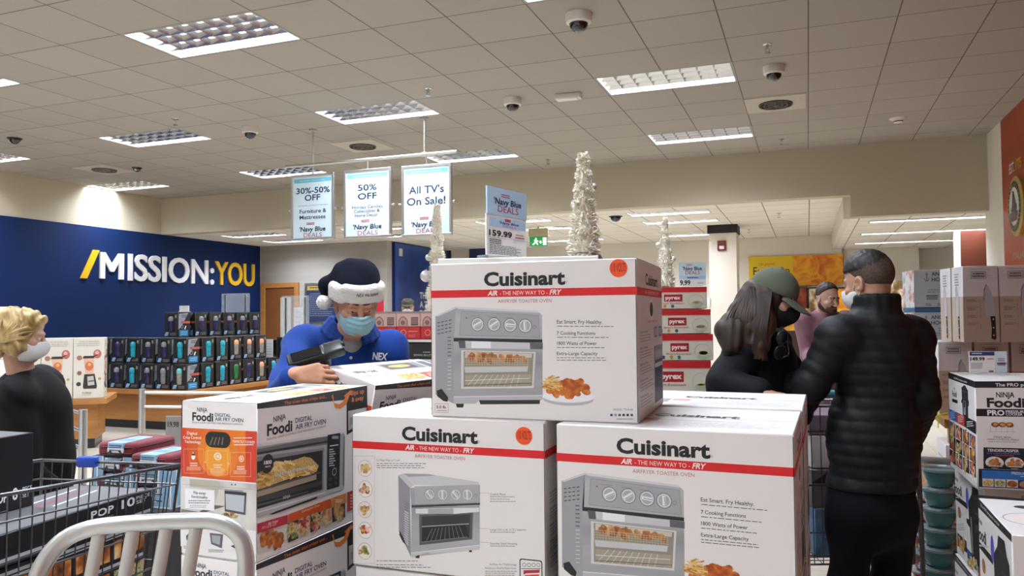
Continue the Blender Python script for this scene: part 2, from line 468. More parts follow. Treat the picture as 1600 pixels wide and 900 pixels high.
# ------------------------------------------------------------------ ceiling lights
mat('louver', '#d6d6d4', 0.16, 1.0)
mat('tube_glow', '#ffffff', 0.5, emit='#f4f6ff', es=9.0)
mat('fixture_white', '#94928d', 0.4)
def lamp_area(name, w, d, watts):
    l = bpy.data.lights.new(name, 'AREA'); l.shape = 'RECTANGLE'; l.size = w; l.size_y = d; l.energy = watts; l.color = LAMP_COL
    l.spread = math.radians(154); return l
def fixture_parts(w, d, nx, ny, watts, root, tubes=3):
    b = MB(); h = 0.10
    for lo, hi in (((0, 0, 0), (w, .022, h)), ((0, d - .022, 0), (w, d, h)), ((0, .022, 0), (.022, d - .022, h)), ((w - .022, .022, 0), (w, d - .022, h)), ((0, 0, h), (w, d, h + .01))):
        b.box(lo, hi, M('fixture_white'))
    b.build('housing', root)
    b = MB()
    def blade(p, q, th):                  # a parabolic blade: thick above, thin at its lower edge
        p = Vector(p); q = Vector(q); dd = (q - p).normalized(); n = Vector((-dd.y, dd.x, 0)); prof = [(-.0012, .004), (.0012, .004), (th * .55, .03), (th, .048), (-th, .048), (-th * .55, .03)]
        vs = [e + n * a + Vector((0, 0, z)) for e in (p, q) for a, z in prof]; k = len(prof)
        b.add(vs, [[i, (i + 1) % k, k + (i + 1) % k, k + i] for i in range(k)] + [list(range(k)), list(range(k, 2 * k))[::-1]], M('louver'))
    for i in range(1, nx): x = .022 + (w - .044) * i / nx; blade((x, .022, 0), (x, d - .022, 0), .011)
    for j in range(1, ny): y = .022 + (d - .044) * j / ny; blade((.022, y, 0), (w - .022, y, 0), .016)
    b.build('louver_grid', root, 60)
    for k in range(tubes):
        y = .022 + (d - .044) * (k + .5) / tubes
        t = MB(); t.cyl((.03, y, .078), (w - .03, y, .078), .008, M('tube_glow'), n=10); t.build('tube', root)
    l = bpy.data.objects.new('lamp', lamp_area('lamp', w - .06, d - .06, watts)); COL.objects.link(l); l.parent = root; l.location = (w / 2, d / 2, .066)
fx0 = None
def where_fix(i, j):
    c = {-18: 'far left', -13: 'left of centre', -8: 'centre left', -3: 'centre right'}[i]; r = {7: 'front', 11: 'middle', 15: 'rear'}.get(j)
    return c, r
FIXLAB = {(-8, 7): 'large recessed louver ceiling light nearest the viewer, left of the hanging sale signs',
          (-8, 11): 'recessed louver ceiling light directly above the hanging sale sign rail',
          (-8, 15): 'recessed louver ceiling light behind the right end of the hanging sign rail',
          (-13, 7): 'recessed louver ceiling light cut off by the left picture edge, topmost there',
          (-13, 11): 'recessed louver ceiling light left of the hanging signs beyond the biggest one',
          (-13, 15): 'recessed louver ceiling light behind the leftmost hanging sign',
          (-18, 11): 'bright louver ceiling light close to the blue wall at the left edge',
          (-18, 15): 'bright louver ceiling light close to the blue wall above its lettering',
          (-3, 7): 'recessed louver ceiling light just touching the top picture edge beside the big dome camera',
          (-3, 11): 'recessed louver ceiling light between the emergency lamp box and the round vent',
          (-3, 15): 'recessed louver ceiling light right of the tallest white tree, nearest the bulkhead'}
for (i, j) in FIX:
    loc = (GX + i * T, GY + j * T, CEIL)
    lab = FIXLAB.get((i, j), 'recessed louver ceiling light of the hall outside the picture')
    if fx0 is None:
        fx0 = thing('ceiling_light', lab, 'ceiling light', loc, 0, 'louver lights of the main ceiling')
        fixture_parts(2 * T, T, 8, 4, LAMP_W, fx0)
    else: dup(fx0, loc, label=lab)
fx1 = None
for k, (x, y) in enumerate(LOWFIX):
    lab = 'shallow louver light in the lower rear ceiling'
    if fx1 is None:
        fx1 = thing('rear_ceiling_light', lab, 'ceiling light', (x, y, LOWC), 0, 'louver lights of the rear ceiling'); fixture_parts(1.2, .45, 8, 3, LAMP_LOW_W, fx1, 2)
    else: dup(fx1, (x, y, LOWC), label=lab)
fx2 = None
for k, (x, y) in enumerate(SOFFIX):
    lab = ('long strip light', 'long strip light', 'long strip light')[k] + ' in the right soffit, ' + ('nearest of its three', 'middle of its three', 'farthest of its three')[k]
    if fx2 is None:
        fx2 = thing('strip_light', lab, 'ceiling light', (x, y, 2.8), 0, 'strip lights of the right soffit'); fixture_parts(1.75, .32, 12, 2, LAMP_LOW_W, fx2, 2)
    else: dup(fx2, (x, y, 2.8), label=lab)
# ================================================================== printed cartons
mat('carton_white', '#ebe8e4', 0.42, bump=0.02, bscale=25, coat=0.12)
mat('carton_edge', '#8d8b88', 0.7)
ramp_mat('print_chicken', [(0.2, '#4f2410'), (0.45, '#8e4b1f'), (0.6, '#b06a30'), (0.8, '#d79a58')], scale=55, detail=6)
ramp_mat('print_chicken_hot', [(0.2, '#6b2407'), (0.45, '#b0520f'), (0.6, '#d07a22'), (0.8, '#e6a552')], scale=55, detail=6)
ramp_mat('print_fries', [(0.2, '#8a5c20'), (0.42, '#c99a45'), (0.6, '#e6c271'), (0.8, '#f3dd9c')], scale=70, kind='wave', stretch=(1, 1, 1.6), distort=9, detail=3)
ramp_mat('print_salad', [(0.25, '#28331a'), (0.42, '#7d8a34'), (0.55, '#d8c99b'), (0.62, '#b2512c'), (0.8, '#efe6cf')], scale=75, detail=5)
ramp_mat('print_noodles', [(0.2, '#5c3a1a'), (0.45, '#b98c4c'), (0.6, '#e0c285'), (0.75, '#8f9a4c'), (0.9, '#f0e2b9')], scale=75, detail=5)
ramp_mat('print_berries', [(0.3, '#6d1d1b'), (0.48, '#b04a3a'), (0.6, '#e7b69a'), (0.8, '#f2ddcb')], scale=60, detail=5)
ramp_mat('print_bread', [(0.25, '#6b3c18'), (0.5, '#b98047'), (0.8, '#ecd2a4')], scale=45, detail=5)
ramp_mat('print_steel', [(0.3, '#8f9194'), (0.5, '#a9abad'), (0.7, '#bbbdbf')], scale=3, stretch=(0.4, 0.4, 3), rough=0.4)
ramp_mat('print_orange', [(0.2, '#c23a16'), (0.5, '#dd6a14'), (0.8, '#e88f1c')], scale=3.2, detail=1)
ramp_mat('print_kitchen', [(0.3, '#a8a59a'), (0.5, '#cfcdc6'), (0.7, '#e4e3de')], scale=9, detail=3)
RED = '#d4161c'; INK = '#17181a'; GREY = '#6d6b69'

class Carton:
    """a closed carton W x D x H standing on z = 0, front at -y; art(side) gives a print surface on that side"""
    def __init__(s, W, D, H, m, bev=0.003):
        s.W, s.D, s.H = W, D, H; s.mb = MB(); s.mb.box((-W / 2, -D / 2, 0), (W / 2, D / 2, H), m, bev)
    def art(s, side, mb=None, eps=0.00016):
        W, D, H = s.W, s.D, s.H; mb = mb or s.mb
        return {'front': lambda: Art(mb, (-W / 2, -D / 2, 0), (1, 0, 0), (0, 0, 1), eps), 'back': lambda: Art(mb, (W / 2, D / 2, 0), (-1, 0, 0), (0, 0, 1), eps),
                'right': lambda: Art(mb, (W / 2, -D / 2, 0), (0, 1, 0), (0, 0, 1), eps), 'left': lambda: Art(mb, (-W / 2, D / 2, 0), (0, -1, 0), (0, 0, 1), eps),
                'top': lambda: Art(mb, (-W / 2, -D / 2, H), (1, 0, 0), (0, 1, 0), eps)}[side]()
    def dims(s, side): return {'front': (s.W, s.H), 'back': (s.W, s.H), 'left': (s.D, s.H), 'right': (s.D, s.H), 'top': (s.W, s.D)}[side]
    def seams(s, m, tape=True):
        a = s.art('top').frac(s.W, s.D); a.line(0.005, .5, .995, .5, .002, m, 1)
        for x in (.004, .996): a.line(x, 0.01, x, .99, .0022, m, 1)
        for side in ('left', 'right', 'front', 'back'):
            w, h = s.dims(side); q = s.art(side).frac(w, h)
            q.line(.996, .01, .996, .99, .0025, m, 1)
    def place(s, name, label, cat, loc, rz, group=None):
        o = s.mb.build(name, None, 40); o.location = loc; o.rotation_euler = (0, 0, rz); return tag(o, label, cat, group)

def blobs(a, x, y, rx, ry, n, r, m, l, seed, ry2=None):
    rnd = random.Random(seed)
    for i in range(n):
        t = rnd.uniform(0, 6.283); q = rnd.uniform(0, 1) ** .5
        a.disc(x + rx * q * math.cos(t), y + ry * q * math.sin(t), r * rnd.uniform(.7, 1.3), m[rnd.randrange(len(m))] if isinstance(m, list) else m, l + .02 * i, ry=(ry2 or r * .7) * rnd.uniform(.7, 1.2), n=9, rot=rnd.uniform(0, 3))
def sticks(a, x, y, rx, ry, n, L, w, ms, l, seed):
    rnd = random.Random(seed)
    for i in range(n):
        t = rnd.uniform(0, 6.283); q = rnd.uniform(0, 1) ** .5; px, py = x + rx * q * math.cos(t), y + ry * q * math.sin(t)
        an = rnd.uniform(-.9, .9); a.line(px - L * math.cos(an), py - L * math.sin(an) * .6, px + L * math.cos(an), py + L * math.sin(an) * .6, w, ms[rnd.randrange(len(ms))], l + .02 * i)

# ---- toaster oven carton
CW, CD, CH = 0.557, 0.445, 0.41
STEEL = ['#b9babc', '#a5a6a9', '#8e9093', '#d6d7d9', '#77797c']
def knob(a, x, y, r, ang):
    a.disc(x, y, r * 1.12, '#6f7174', 3); a.disc(x, y, r, '#d5d6d8', 4); a.disc(x, y, r * .8, '#a9abad', 5)
    dx, dy = 22 * math.cos(ang), 22 * math.sin(ang); a.line(x - dx, y - dy, x + dx, y + dy, r * .5, '#e6e7e8', 6); a.line(x - dx * .9 + 4, y - dy * .9 + 2, x + dx * .9 + 4, y + dy * .9 + 2, r * .1, '#7b7d80', 7)
def brand_head(a, fx0=.275, fx1=.672, flip=False):
    """logo, red band, tag line; drawing coordinates 0..1"""
    a.text('Cuisinart', fx0, fx1, .150, -.082, INK, 3, bold=1.9)
    a.ring(fx1 + .006, .14, .0022, .0006, GREY, 3)
    a.rect(0.0, .175, 1.0, .224, RED, 1)
    a.text('AIR', .293, .342, .214, -.030, '#f4efec', 3, bold=1.4, shear=.25); a.text('- THE NEW WAY TO -', .354, .588, .213, -.025, '#f0dedb', 3)
    a.text('FRY', .597, .655, .214, -.030, '#f4efec', 3, bold=1.4, shear=.25)
    a.text('AIRFRYER TOASTER OVEN', .344, .606, .262, -.021, '#b96a66', 3)
def oven_open(a):
    """picture of the oven with food in it (drawing grid of the photo's upper carton)"""
    S = M('print_steel')
    a.poly([(62, 358), (160, 312), (150, 785), (62, 740)], '#9b9da0', 1)
    a.poly([(62, 358), (160, 312), (168, 318), (72, 362)], '#cfd0d2', 2)
    for r in range(4):
        for c in range(4): a.line(72 + c * 18, 392 + r * 18 - c * 4, 84 + c * 18, 389 + r * 18 - c * 4, .0022, '#3b3c3f', 2)
    for r in range(15): a.line(120, 462 + r * 18, 138, 461 + r * 18, .0022, '#c9cacb' if r > 5 else '#4a4b4e', 2)
    a.poly([(160, 312), (556, 330), (578, 352), (579, 472), (150, 470)], S, 1)
    a.poly([(160, 312), (556, 330), (566, 340), (172, 324)], '#d4d5d6', 2)
    a.poly([(186, 336), (560, 352), (568, 460), (178, 452)], '#a2a4a7', 2)
    a.path([(186, 336), (560, 352), (568, 460), (178, 452), (186, 336)], .0012, '#86888b', 3)
    for x, y, an in ((265, 398, -.5), (345, 398, -.6), (424, 401, .1), (496, 404, 1.5)): knob(a, x, y, .0165, an)
    a.ring(540, 410, .005, .0014, '#7b7d80', 3)
    a.fine(232, 280, 358, 1, 5, .001, GREY, 3, 3); a.fine(315, 365, 362, 1, 5, .001, GREY, 3, 4); a.fine(395, 440, 366, 1, 5, .001, GREY, 3, 5); a.disc(212, 368, .002, '#9a3a32', 3)
    a.poly([(150, 464), (580, 470), (580, 486), (150, 482)], '#232427', 3)
    a.poly([(150, 482), (580, 486), (582, 745), (150, 752)], S, 2)
    a.poly([(172, 478), (582, 488), (582, 518), (178, 514)], '#c7c8ca', 4); a.poly([(172, 478), (206, 479), (208, 514), (178, 514)], '#55575a', 5); a.poly([(236, 480), (330, 482), (330, 515), (236, 514)], '#eeefef', 5)
    a.poly([(520, 486), (582, 488), (582, 518), (520, 517)], '#5d5f62', 5)
    a.poly([(186, 524), (548, 532), (538, 708), (186, 712)], '#d2d2d0', 3)
    a.poly([(198, 530), (538, 538), (530, 698), (198, 703)], '#8f8a7c', 4)
    a.poly([(205, 532), (530, 540), (528, 560), (205, 560)], '#c9c3b2', 5)
    a.poly([(205, 645), (528, 640), (524, 695), (205, 700)], '#a39c88', 5)
    blobs(a, 300, 562, 92, 16, 26, .010, [M('print_chicken'), M('print_bread')], 6, 5)
    blobs(a, 440, 568, 70, 12, 16, .009, [M('print_chicken'), M('print_bread')], 6, 6)
    for k in range(26): a.line(200 + k * 12.4, 560, 202 + k * 12.2, 606, .0009, '#c7b894', 7)
    for k in range(5): a.line(200, 560 + k * 11, 516, 566 + k * 9, .0008, '#cdbf9c', 7)
    a.poly([(202, 606), (512, 602), (508, 628), (206, 634)], '#c4c6c8', 8)
    for k in range(9): a.line(215 + k * 30, 700, 262 + k * 26, 642, .0012, '#dcd9cd', 7)
    a.line(205, 672, 520, 660, .0014, '#e8e6de', 8); a.line(205, 696, 528, 684, .0018, '#5b5a55', 8)
    a.poly([(150, 752), (582, 744), (582, 766), (272, 768), (256, 784), (150, 786)], '#b7b9bb', 4); a.line(150, 752, 582, 744, .002, '#e3e4e5', 5)
    a.poly([(272, 768), (570, 766), (568, 786), (280, 788)], '#26272a', 3); a.poly([(160, 785), (200, 785), (196, 804), (166, 804)], '#1d1e20', 3)
    a.poly([(68, 722), (92, 712), (124, 756), (120, 776), (100, 772), (70, 748)], '#1b1c1e', 5)
def front_print(a):
    a.frac(CW, CH); brand_head(a)
    a.grid([(40, 108), (1037, 68), (1055, 885), (43, 848)], CW, CH); oven_open(a)
    for t, x0, x1, y, cap, seed, fx1 in (('Eat Smart. Fry Healthy.', 650, 872, 392, -17, 1, 930), ('7 Cooking Functions', 650, 838, 446, -16, 2, 930), ('1800 Watts of Power', 651, 846, 496, -16, 3, 890), ('Extra-Large Capacity', 651, 850, 546, -16, 4, 895)):
        a.text(t, x0, x1, y, cap, '#2a2a2c', 2, bold=.3); a.fine(651, fx1, y + 13, 2 if seed == 4 else 1, 12, .0016, '#55504d', 2, seed, .1)
    a.disc(706, 757, .0690, '#e9e9ea', 1, ry=.017); a.disc(706, 762, .066, '#b9babd', 1.5, ry=.0165); a.disc(706, 750, .068, '#f3f3f4', 2, ry=.015)
    blobs(a, 705, 715, 100, 28, 40, .0125, M('print_chicken_hot'), 3, 8, .0105); blobs(a, 735, 690, 46, 22, 16, .0125, M('print_chicken_hot'), 4, 9, .0105)
    sticks(a, 626, 688, 38, 36, 40, 20, .0035, ['#c08a3e', '#dcae62', '#a8742e', '#e6c47e'], 5, 10)
    a.outline(60, 785, 124, 828, .0006, '#8a4a48', 2); a.text('3.0 lb.', 66, 116, 808, -13, '#55191b', 3, bold=1.0); a.fine(70, 116, 819, 1, 5, .0016, '#8a4a48', 3, 3, 0)
    a.text('MODEL TOA-60', 930, 1026, 818, -10, GREY, 2); a.fine(945, 1028, 860, 1, 4, .0018, '#77716e', 2, 5, 0)
    for k, cc in enumerate(('#2f3a68', '#9a9a9a', '#3d5a8c', '#3a3a3c', '#2f3a68', '#55505c')): a.rect(914 + k * 20, 834, 926 + k * 20, 846, cc, 2)
def back_print(a):
    a.frac(CW, CH); brand_head(a, .275, .672)
    a.grid([(38, 60), (1030, 97), (1034, 947), (42, 838)], CW, CH)
    a.outline(52, 276, 154, 832, .0006, '#a9a39e', 2); a.line(154, 283, 154, 833, .0006, '#a9a39e', 2)
    foods = [('print_noodles', '#efece6'), ('print_salad', '#f2efea'), ('print_noodles', '#e8e4da'), ('print_berries', '#f0eee9'), ('print_bread', '#efeae0')]
    for k, (f, pl) in enumerate(foods):
        y = 340 + k * 107; x = 105 + (k % 2) * 2
        a.disc(x, y, .0215, '#8f8b87', 2, ry=.0225); a.disc(x, y, .0205, pl, 3, ry=.0215); blobs(a, x, y, 20, 20, 14, .0075, [M(f), M(foods[(k + 2) % 5][0])], 4, 20 + k)
    a.text('So Many Ways to Cook!', 164, 286, 302, -10, '#6a6462', 2); a.fine(164, 420, 314, 3, 11, .0017, '#6a6462', 2, 31, .2)
    # the empty oven
    S = M('print_steel')
    a.poly([(276, 375), (336, 440), (342, 798), (280, 668)], '#8d8f92', 1); a.poly([(276, 375), (300, 366), (360, 425), (336, 440)], '#c3c4c6', 2)
    a.poly([(300, 366), (430, 368), (690, 408), (696, 430), (362, 424)], '#c9cacc', 1); a.poly([(300, 366), (430, 368), (470, 376), (330, 384)], '#9fa1a3', 2)
    for r in range(18): a.line(308, 512 + r * 12, 330, 524 + r * 12.5, .0016, '#d9dadb' if r > 3 else '#6b6d70', 2)
    a.poly([(336, 440), (696, 424), (696, 526), (344, 540)], S, 2); a.poly([(360, 432), (690, 422), (690, 514), (364, 524)], '#a9abad', 3)
    for x, y, an in ((438, 474, .9), (505, 474, 1.5), (572, 474, .9), (632, 474, 1.5)): knob(a, x, y, .0135, an)
    a.ring(672, 478, .004, .001, '#7b7d80', 4)
    a.poly([(344, 530), (696, 516), (696, 526), (344, 542)], '#37383a', 4)
    a.poly([(344, 542), (694, 528), (694, 752), (342, 798)], S, 2)
    a.poly([(366, 548), (692, 540), (692, 562), (560, 574), (366, 572)], '#dfe0e1', 5); a.poly([(430, 548), (560, 545), (560, 574), (430, 573)], '#a8aaac', 6)
    a.poly([(384, 578), (660, 566), (656, 704), (386, 736)], '#54565a', 4); a.poly([(398, 588), (648, 576), (642, 694), (398, 722)], '#2f3134', 5); a.poly([(398, 640), (620, 626), (642, 694), (398, 722)], '#191a1c', 6)
    a.line(398, 640, 640, 624, .0025, '#9fa1a4', 7); a.line(396, 720, 630, 692, .0012, '#8f9193', 7)
    for k in range(9): a.line(420 + k * 24, 716 - k * 3, 452 + k * 17, 650 - k * 2, .0010, '#8a8c8e', 7)
    a.poly([(342, 778), (694, 734), (694, 756), (440, 780), (430, 772), (342, 800)], '#c7c8ca', 6); a.line(342, 776, 694, 733, .0015, '#eeefef', 7)
    a.rect(366, 786, 386, 802, '#242528', 5); a.rect(640, 756, 654, 770, '#242528', 5); a.poly([(284, 662), (300, 690), (318, 735), (300, 720), (282, 684)], '#2a2b2d', 3)
    for (x, y, x2, t, n) in ((690, 464, 742, 'Control Panel', 3), (690, 647, 742, 'Large 0.6 cu.ft. (17L) Interior', 1), (690, 718, 742, 'Stainless Steel Housing', 1)):
        a.line(x, y, x2, y + 2, .0006, '#b5605c', 2); a.text(t, x2 + 6, x2 + 6 + len(t) * 6.0, y + 12, -10, '#6a6462', 2); a.fine(x2 + 6, x2 + 140, y + 20, n, 12, .0015, '#7a7472', 2, n, .3)
    a.fine(164, 400, 818, 1, 9, .0017, '#6a6462', 2, 41); a.fine(164, 450, 838, 2, 12, .0017, '#6a6462', 2, 42)
    a.text('AirFlow Air Technology,', 744, 884, 838, -11, '#7a6f6c', 2); a.text('Restaurant-Quality Experience.', 722, 882, 856, -10, '#7a6f6c', 2); a.fine(722, 884, 868, 4, 10, .0015, '#7a7472', 2, 43, .1)
    a.rrect(898, 812, 1014, 940, .006, '#1b1b1d', 2); a.rrect(903, 817, 1009, 936, .005, '#e9e6e1', 3)
    for k in range(4): a.ring(922 + k * 24, 834, .005, .0011, '#1b1b1d', 4)
    a.rect(906, 852, 1006, 855, '#1b1b1d', 4); a.poly([(918, 862), (1000, 858), (1000, 874), (930, 878), (918, 884)], '#b3262a', 4); a.poly([(922, 886), (996, 882), (998, 898), (936, 902)], '#c94a48', 4); a.rect(912, 902, 1002, 905, '#1b1b1d', 4)
def side_print(a):
    a.frac(CD, CH); a.text('Cuisinart', .30, .80, .150, -.070, INK, 3, bold=1.2); a.rect(0, .175, 1, .224, RED, 1); a.text('AIR - THE NEW WAY TO - FRY', .28, .84, .212, -.024, '#f0dedb', 3)
    a.text('AIRFRYER TOASTER OVEN', .36, .76, .40, -.018, '#b96a66', 3)
    for k in range(5): a.text(('Control Panel', 'Airfry Basket', 'Baking Pan', 'Oven Rack', 'Warranty')[k], .08, .36, .46 + k * .10, -.016, '#4a4a4c', 2); a.fine(.08, .58, .475 + k * .1, 3, .018, .0018, '#8a8683', 2, k)
    for x in (.62, .82): a.rect(x, .43, x + .14, .50, '#6f7174', 2); a.rect(x + .02, .44, x + .12, .49, '#b9babc', 3)
    a.rect(.62, .56, .98, .95, '#3a3b3e', 1); a.rect(.64, .56, .98, .66, '#8d8f92', 2); a.rect(.64, .68, .98, .71, '#dcdddf', 3); a.rect(.68, .73, .96, .88, '#17181a', 3)
    for k in range(4): a.disc(.69 + k * .08, .62, .012, '#c9cacb', 3)
def top_print(a):
    a.frac(CW, CD); a.text('Cuisinart', .345, .745, .48, -.10, INK, 3, bold=2.4); a.rect(.30, .58, .40, .70, '#c98f8c', 2); a.rect(.40, .60, .78, .66, '#d9d4d0', 2); a.fine(.42, .95, .71, 5, .035, .003, '#b3aeaa', 2, 3)
    a.rect(.12, .58, .29, .80, '#8d8b8a', 2)
def cuisinart_carton(name, label, loc, rz, group):
    c = Carton(CW, CD, CH, M('carton_white'))
    front_print(c.art('front')); back_print(c.art('back')); side_print(c.art('right')); side_print(c.art('left')); top_print(c.art('top')); c.seams(flat('#5b5856'))
    o = c.place(name, label, 'carton', loc, rz, group)
    for side in ('right', 'left'):
        h = MB(); a = c.art(side, h).frac(CD, CH); a.disc(.52, .31, .040, '#f1efec', 1, ry=.030); a.disc(.52, .31, .028, '#1c1b1a', 2, ry=.020); tag(h.build('hand_hole', o), 'dark oval hand hole')
    return o, c
def sticker(o, c, side, fx, fy):
    s = MB(); w, h = c.dims(side); a = c.art(side, s).frac(w, h); a.disc(fx, fy, .0225, '#f2541b', 8); a.text('110 VOLTS', fx - .033, fx + .033, fy + .022, -.052, '#8a1f0c', 10, bold=.5)
    p = s.build('sticker', o); return tag(p, 'round orange sticker reading 110 VOLTS')
def corner(x, y, th, W, D):          # base centre from the front-left corner of a W x D footprint turned by th
    return (x + W / 2 * math.cos(th) - D / 2 * math.sin(th), y + W / 2 * math.sin(th) + D / 2 * math.cos(th))
GC = 'white toaster oven cartons stacked in the centre'
x, y = corner(-.951, 1.886, .038, CW, CD)
top_c, cc = cuisinart_carton('toaster_oven_carton', 'white toaster oven carton on top of the stack, its picture showing a loaded oven', (x, y, 1.3285), .038, GC)
def more(label, cx, cy, th, z, turn=0):
    x, y = corner(cx, cy, th, CW, CD); o = top_c.copy(); COL.objects.link(o)
    for ch in list(top_c.children):
        d = ch.copy(); COL.objects.link(d); d.parent = o
    o.location = (x, y, z); o.rotation_euler = (0, 0, th + turn); o['label'] = label; return o
right_c = more('white toaster oven carton at lower right below the top carton, oven picture cut off', -.591, 1.856, -.028, .918)
left_c = more('white toaster oven carton at lower left below the top carton, showing five food plates', -1.183, 1.862, .018, .918, math.pi)
more('white toaster oven carton lying directly behind the lower right one, only its lid visible', -.575, 2.330, -.02, .918)
more('white toaster oven carton behind the lower left one, half hidden by the top carton', -1.15, 2.335, .01, .918)
more('white toaster oven carton cut off at the bottom edge, under the five plates carton', -1.178, 1.868, .02, .503, math.pi)
more('white toaster oven carton under the lower right one, below the picture', -.586, 1.862, -.02, .503)
more('white toaster oven carton lowest at the back on the right, below the picture', -.575, 2.335, -.02, .503)
more('white toaster oven carton lowest at the back on the left, below the picture', -1.15, 2.340, .01, .503)
sticker(top_c, cc, 'front', .919, .06); sticker(left_c, cc, 'back', .900, .088)
mat('plinth', '#2b2a29', 0.7)
def plinth(name, label, lo, hi, X=None):
    b = MB(); b.box((lo[0], lo[1], .06), hi, M('plinth'), .006); b.box((lo[0] + .04, lo[1] + .04, 0), (hi[0] - .04, hi[1] - .04, .06), M('plinth'))
    return tag(b.build(name), label, 'plinth')
plinth('display_plinth', 'dark plinth under the stack of white toaster oven cartons', (-1.22, 1.82, 0), (-.0, 2.82, .499))

# ---- air fry oven carton (standing, orange end)
NW, ND, NH = 0.515, 0.245, 0.40     # long face is the front
NAVY = '#28305a'
def ninja_long(a):
    a.grid([(4.7, -40), (824, -185), (820, 777), (5, 1137)], NW, NH)
    K = '#1d1b1b'
    a.poly([(4.7, -40), (824, -185), (824, -110), (668, -80), (668, -76), (5, 42 - 40)], K, 1)     # dark band along the top
    a.text('The oven that crisps and...', 205, 520, 4 - 40 + 5, -24, '#d8703a', 3, bold=.8, x1y=-96 + 8)
    a.poly([(556, -106), (566, -112), (575, -50), (610, -40), (640, -60), (660, -98), (645, -102), (700, -150), (712, -108), (692, -112), (665, -40), (620, -6), (580, -16)], '#d97a2b', 4)
    a.poly([(668, -158), (824, -185), (824, 90), (668, 190)], K, 2); a.text('flips up', 700, 800, -108, -34, '#d97a4a', 4, bold=1, x1y=-128); a.text('& away', 706, 796, -58, -34, '#d97a4a', 4, bold=1, x1y=-78)
    a.poly([(680, 10), (818, -20), (818, 82), (680, 156)], M('print_kitchen'), 3); a.poly([(690, 60), (760, 40), (760, 80), (690, 118)], '#8d8f92', 4); a.poly([(770, 40), (812, 24), (812, 50), (770, 70)], '#55504a', 4)
    a.text('NINJA', 126, 216, 98, -40, INK, 2, bold=.8, x1y=72); a.text('Foodi', 78, 264, 200, -80, INK, 2, bold=1.6, x1y=160)
    a.text('DIGITAL', 286, 412, 102, -34, NAVY, 2, bold=.8, x1y=78); a.text('AIR FRY OVEN', 288, 512, 152, -36, NAVY, 2, bold=.8, x1y=104); a.text('DIGITAL CRISP CONTROL FOR PRECISION COOKING', 78, 512, 234, -14, '#5a5a66', 2, x1y=130)
    # the oven
    S = '#8b8d90'
    a.poly([(5, 262), (640, 168), (656, 190), (650, 560), (620, 598), (100, 760), (5, 800)], '#a9abae', 1)
    a.poly([(5, 300), (524, 196), (524, 260), (5, 335)], '#6d6f72', 2); a.poly([(5, 322), (524, 232), (524, 246), (5, 342)], '#2b2c2f', 3); a.poly([(5, 262), (640, 168), (640, 180), (5, 284)], '#dcdddf', 3)
    a.poly([(5, 356), (500, 286), (494, 596), (5, 700)], '#85878a', 3); a.poly([(5, 390), (488, 304), (482, 590), (5, 672)], '#232426', 4)
    a.poly([(5, 520), (130, 430), (350, 352), (400, 360), (460, 420), (452, 440), (5, 600)], M('print_fries'), 5)
    sticks(a, 240, 450, 190, 60, 90, 26, .006, ['#d9b45c', '#e9cb7c', '#c79a42', '#f0da95'], 6, 77)
    sticks(a, 60, 520, 60, 50, 30, 24, .006, ['#d9b45c', '#e9cb7c', '#b98a36'], 6, 78)
    a.poly([(5, 596), (440, 470), (440, 520), (5, 652)], '#a89a84', 8); a.poly([(5, 596), (470, 462), (470, 474), (5, 612)], '#5b5650', 9)
    a.text('Guilt-free fried food', 134, 380, 500, -30, '#2a2014', 9.6, bold=2.6, x1y=440); a.text('Guilt-free fried food', 134, 380, 500, -30, '#f5efdc', 10, bold=1.0, x1y=440)
    a.poly([(5, 652), (482, 528), (482, 560), (5, 690)], '#3c3d40', 8); a.poly([(5, 690), (482, 566), (480, 592), (5, 740)], '#1c1c1f', 8); a.poly([(5, 706), (380, 604), (380, 614), (5, 720)], '#55575a', 9); a.text('NINJA', 194, 246, 668, -24, '#dcdcdc', 10, x1y=652)
    a.poly([(5, 740), (500, 598), (650, 548), (640, 584), (620, 600), (5, 800)], '#b4b6b8', 7); a.poly([(90, 776), (150, 752), (450, 644), (440, 664), (120, 778)], '#1f1f21', 8); a.line(5, 765, 500, 618, .003, '#e1e2e3', 8)
    a.poly([(524, 190), (618, 174), (610, 572), (518, 598)], '#141416', 8); a.rect(556, 196, 604, 218, '#9da3a8', 9)
    for k in range(8): a.line(534, 300 + k * 17, 566 + (k % 3) * 8, 295 + k * 17, .003, '#c9c9c9', 9)
    a.line(540, 272, 604, 262, .003, '#e1e1e1', 9); a.ring(573, 462, .011, .002, '#cfcfcf', 9); 
    for x, y in ((540, 520), (584, 508), (540, 560), (584, 548)): a.rect(x - 12, y - 12, x + 12, y + 12, '#3b3b3e', 9)
    a.line(648, 200, 640, 570, .004, '#5d5f62', 8)
    a.disc(79, 406, .024, '#151517', 11, ry=.0245); a.text('1800', 52, 108, 412, -26, '#f3f3f3', 12, bold=1.4, x1y=404); a.text('WATTS', 60, 100, 436, -12, '#f3f3f3', 12, bold=.8, x1y=430)
    # food strip
    a.poly([(5, 846), (228, 780), (226, 846), (5, 918)], '#b81f38', 9); a.text('Air Fryer', 84, 158, 856, -20, '#f5dcd6', 10, bold=.6, x1y=832); a.text('75% LESS FAT', 38, 146, 886, -16, '#f0c9c0', 10, x1y=856)
    a.poly([(232, 778), (548, 660), (548, 730), (232, 838)], '#c8541c', 9); a.text('Convection Oven', 330, 462, 766, -18, '#f3d2b4', 10, bold=.4, x1y=716)
    a.poly([(552, 658), (660, 620), (660, 690), (552, 728)], '#c9813a', 9); a.fine(580, 636, 672, 2, 14, .003, '#f3dcc0', 10, 3)
    a.poly([(5, 930), (225, 866), (225, 960), (5, 1060)], '#cfcac4', 9); blobs(a, 110, 960, 90, 48, 60, .011, [M('print_chicken_hot'), M('print_chicken')], 10, 81)
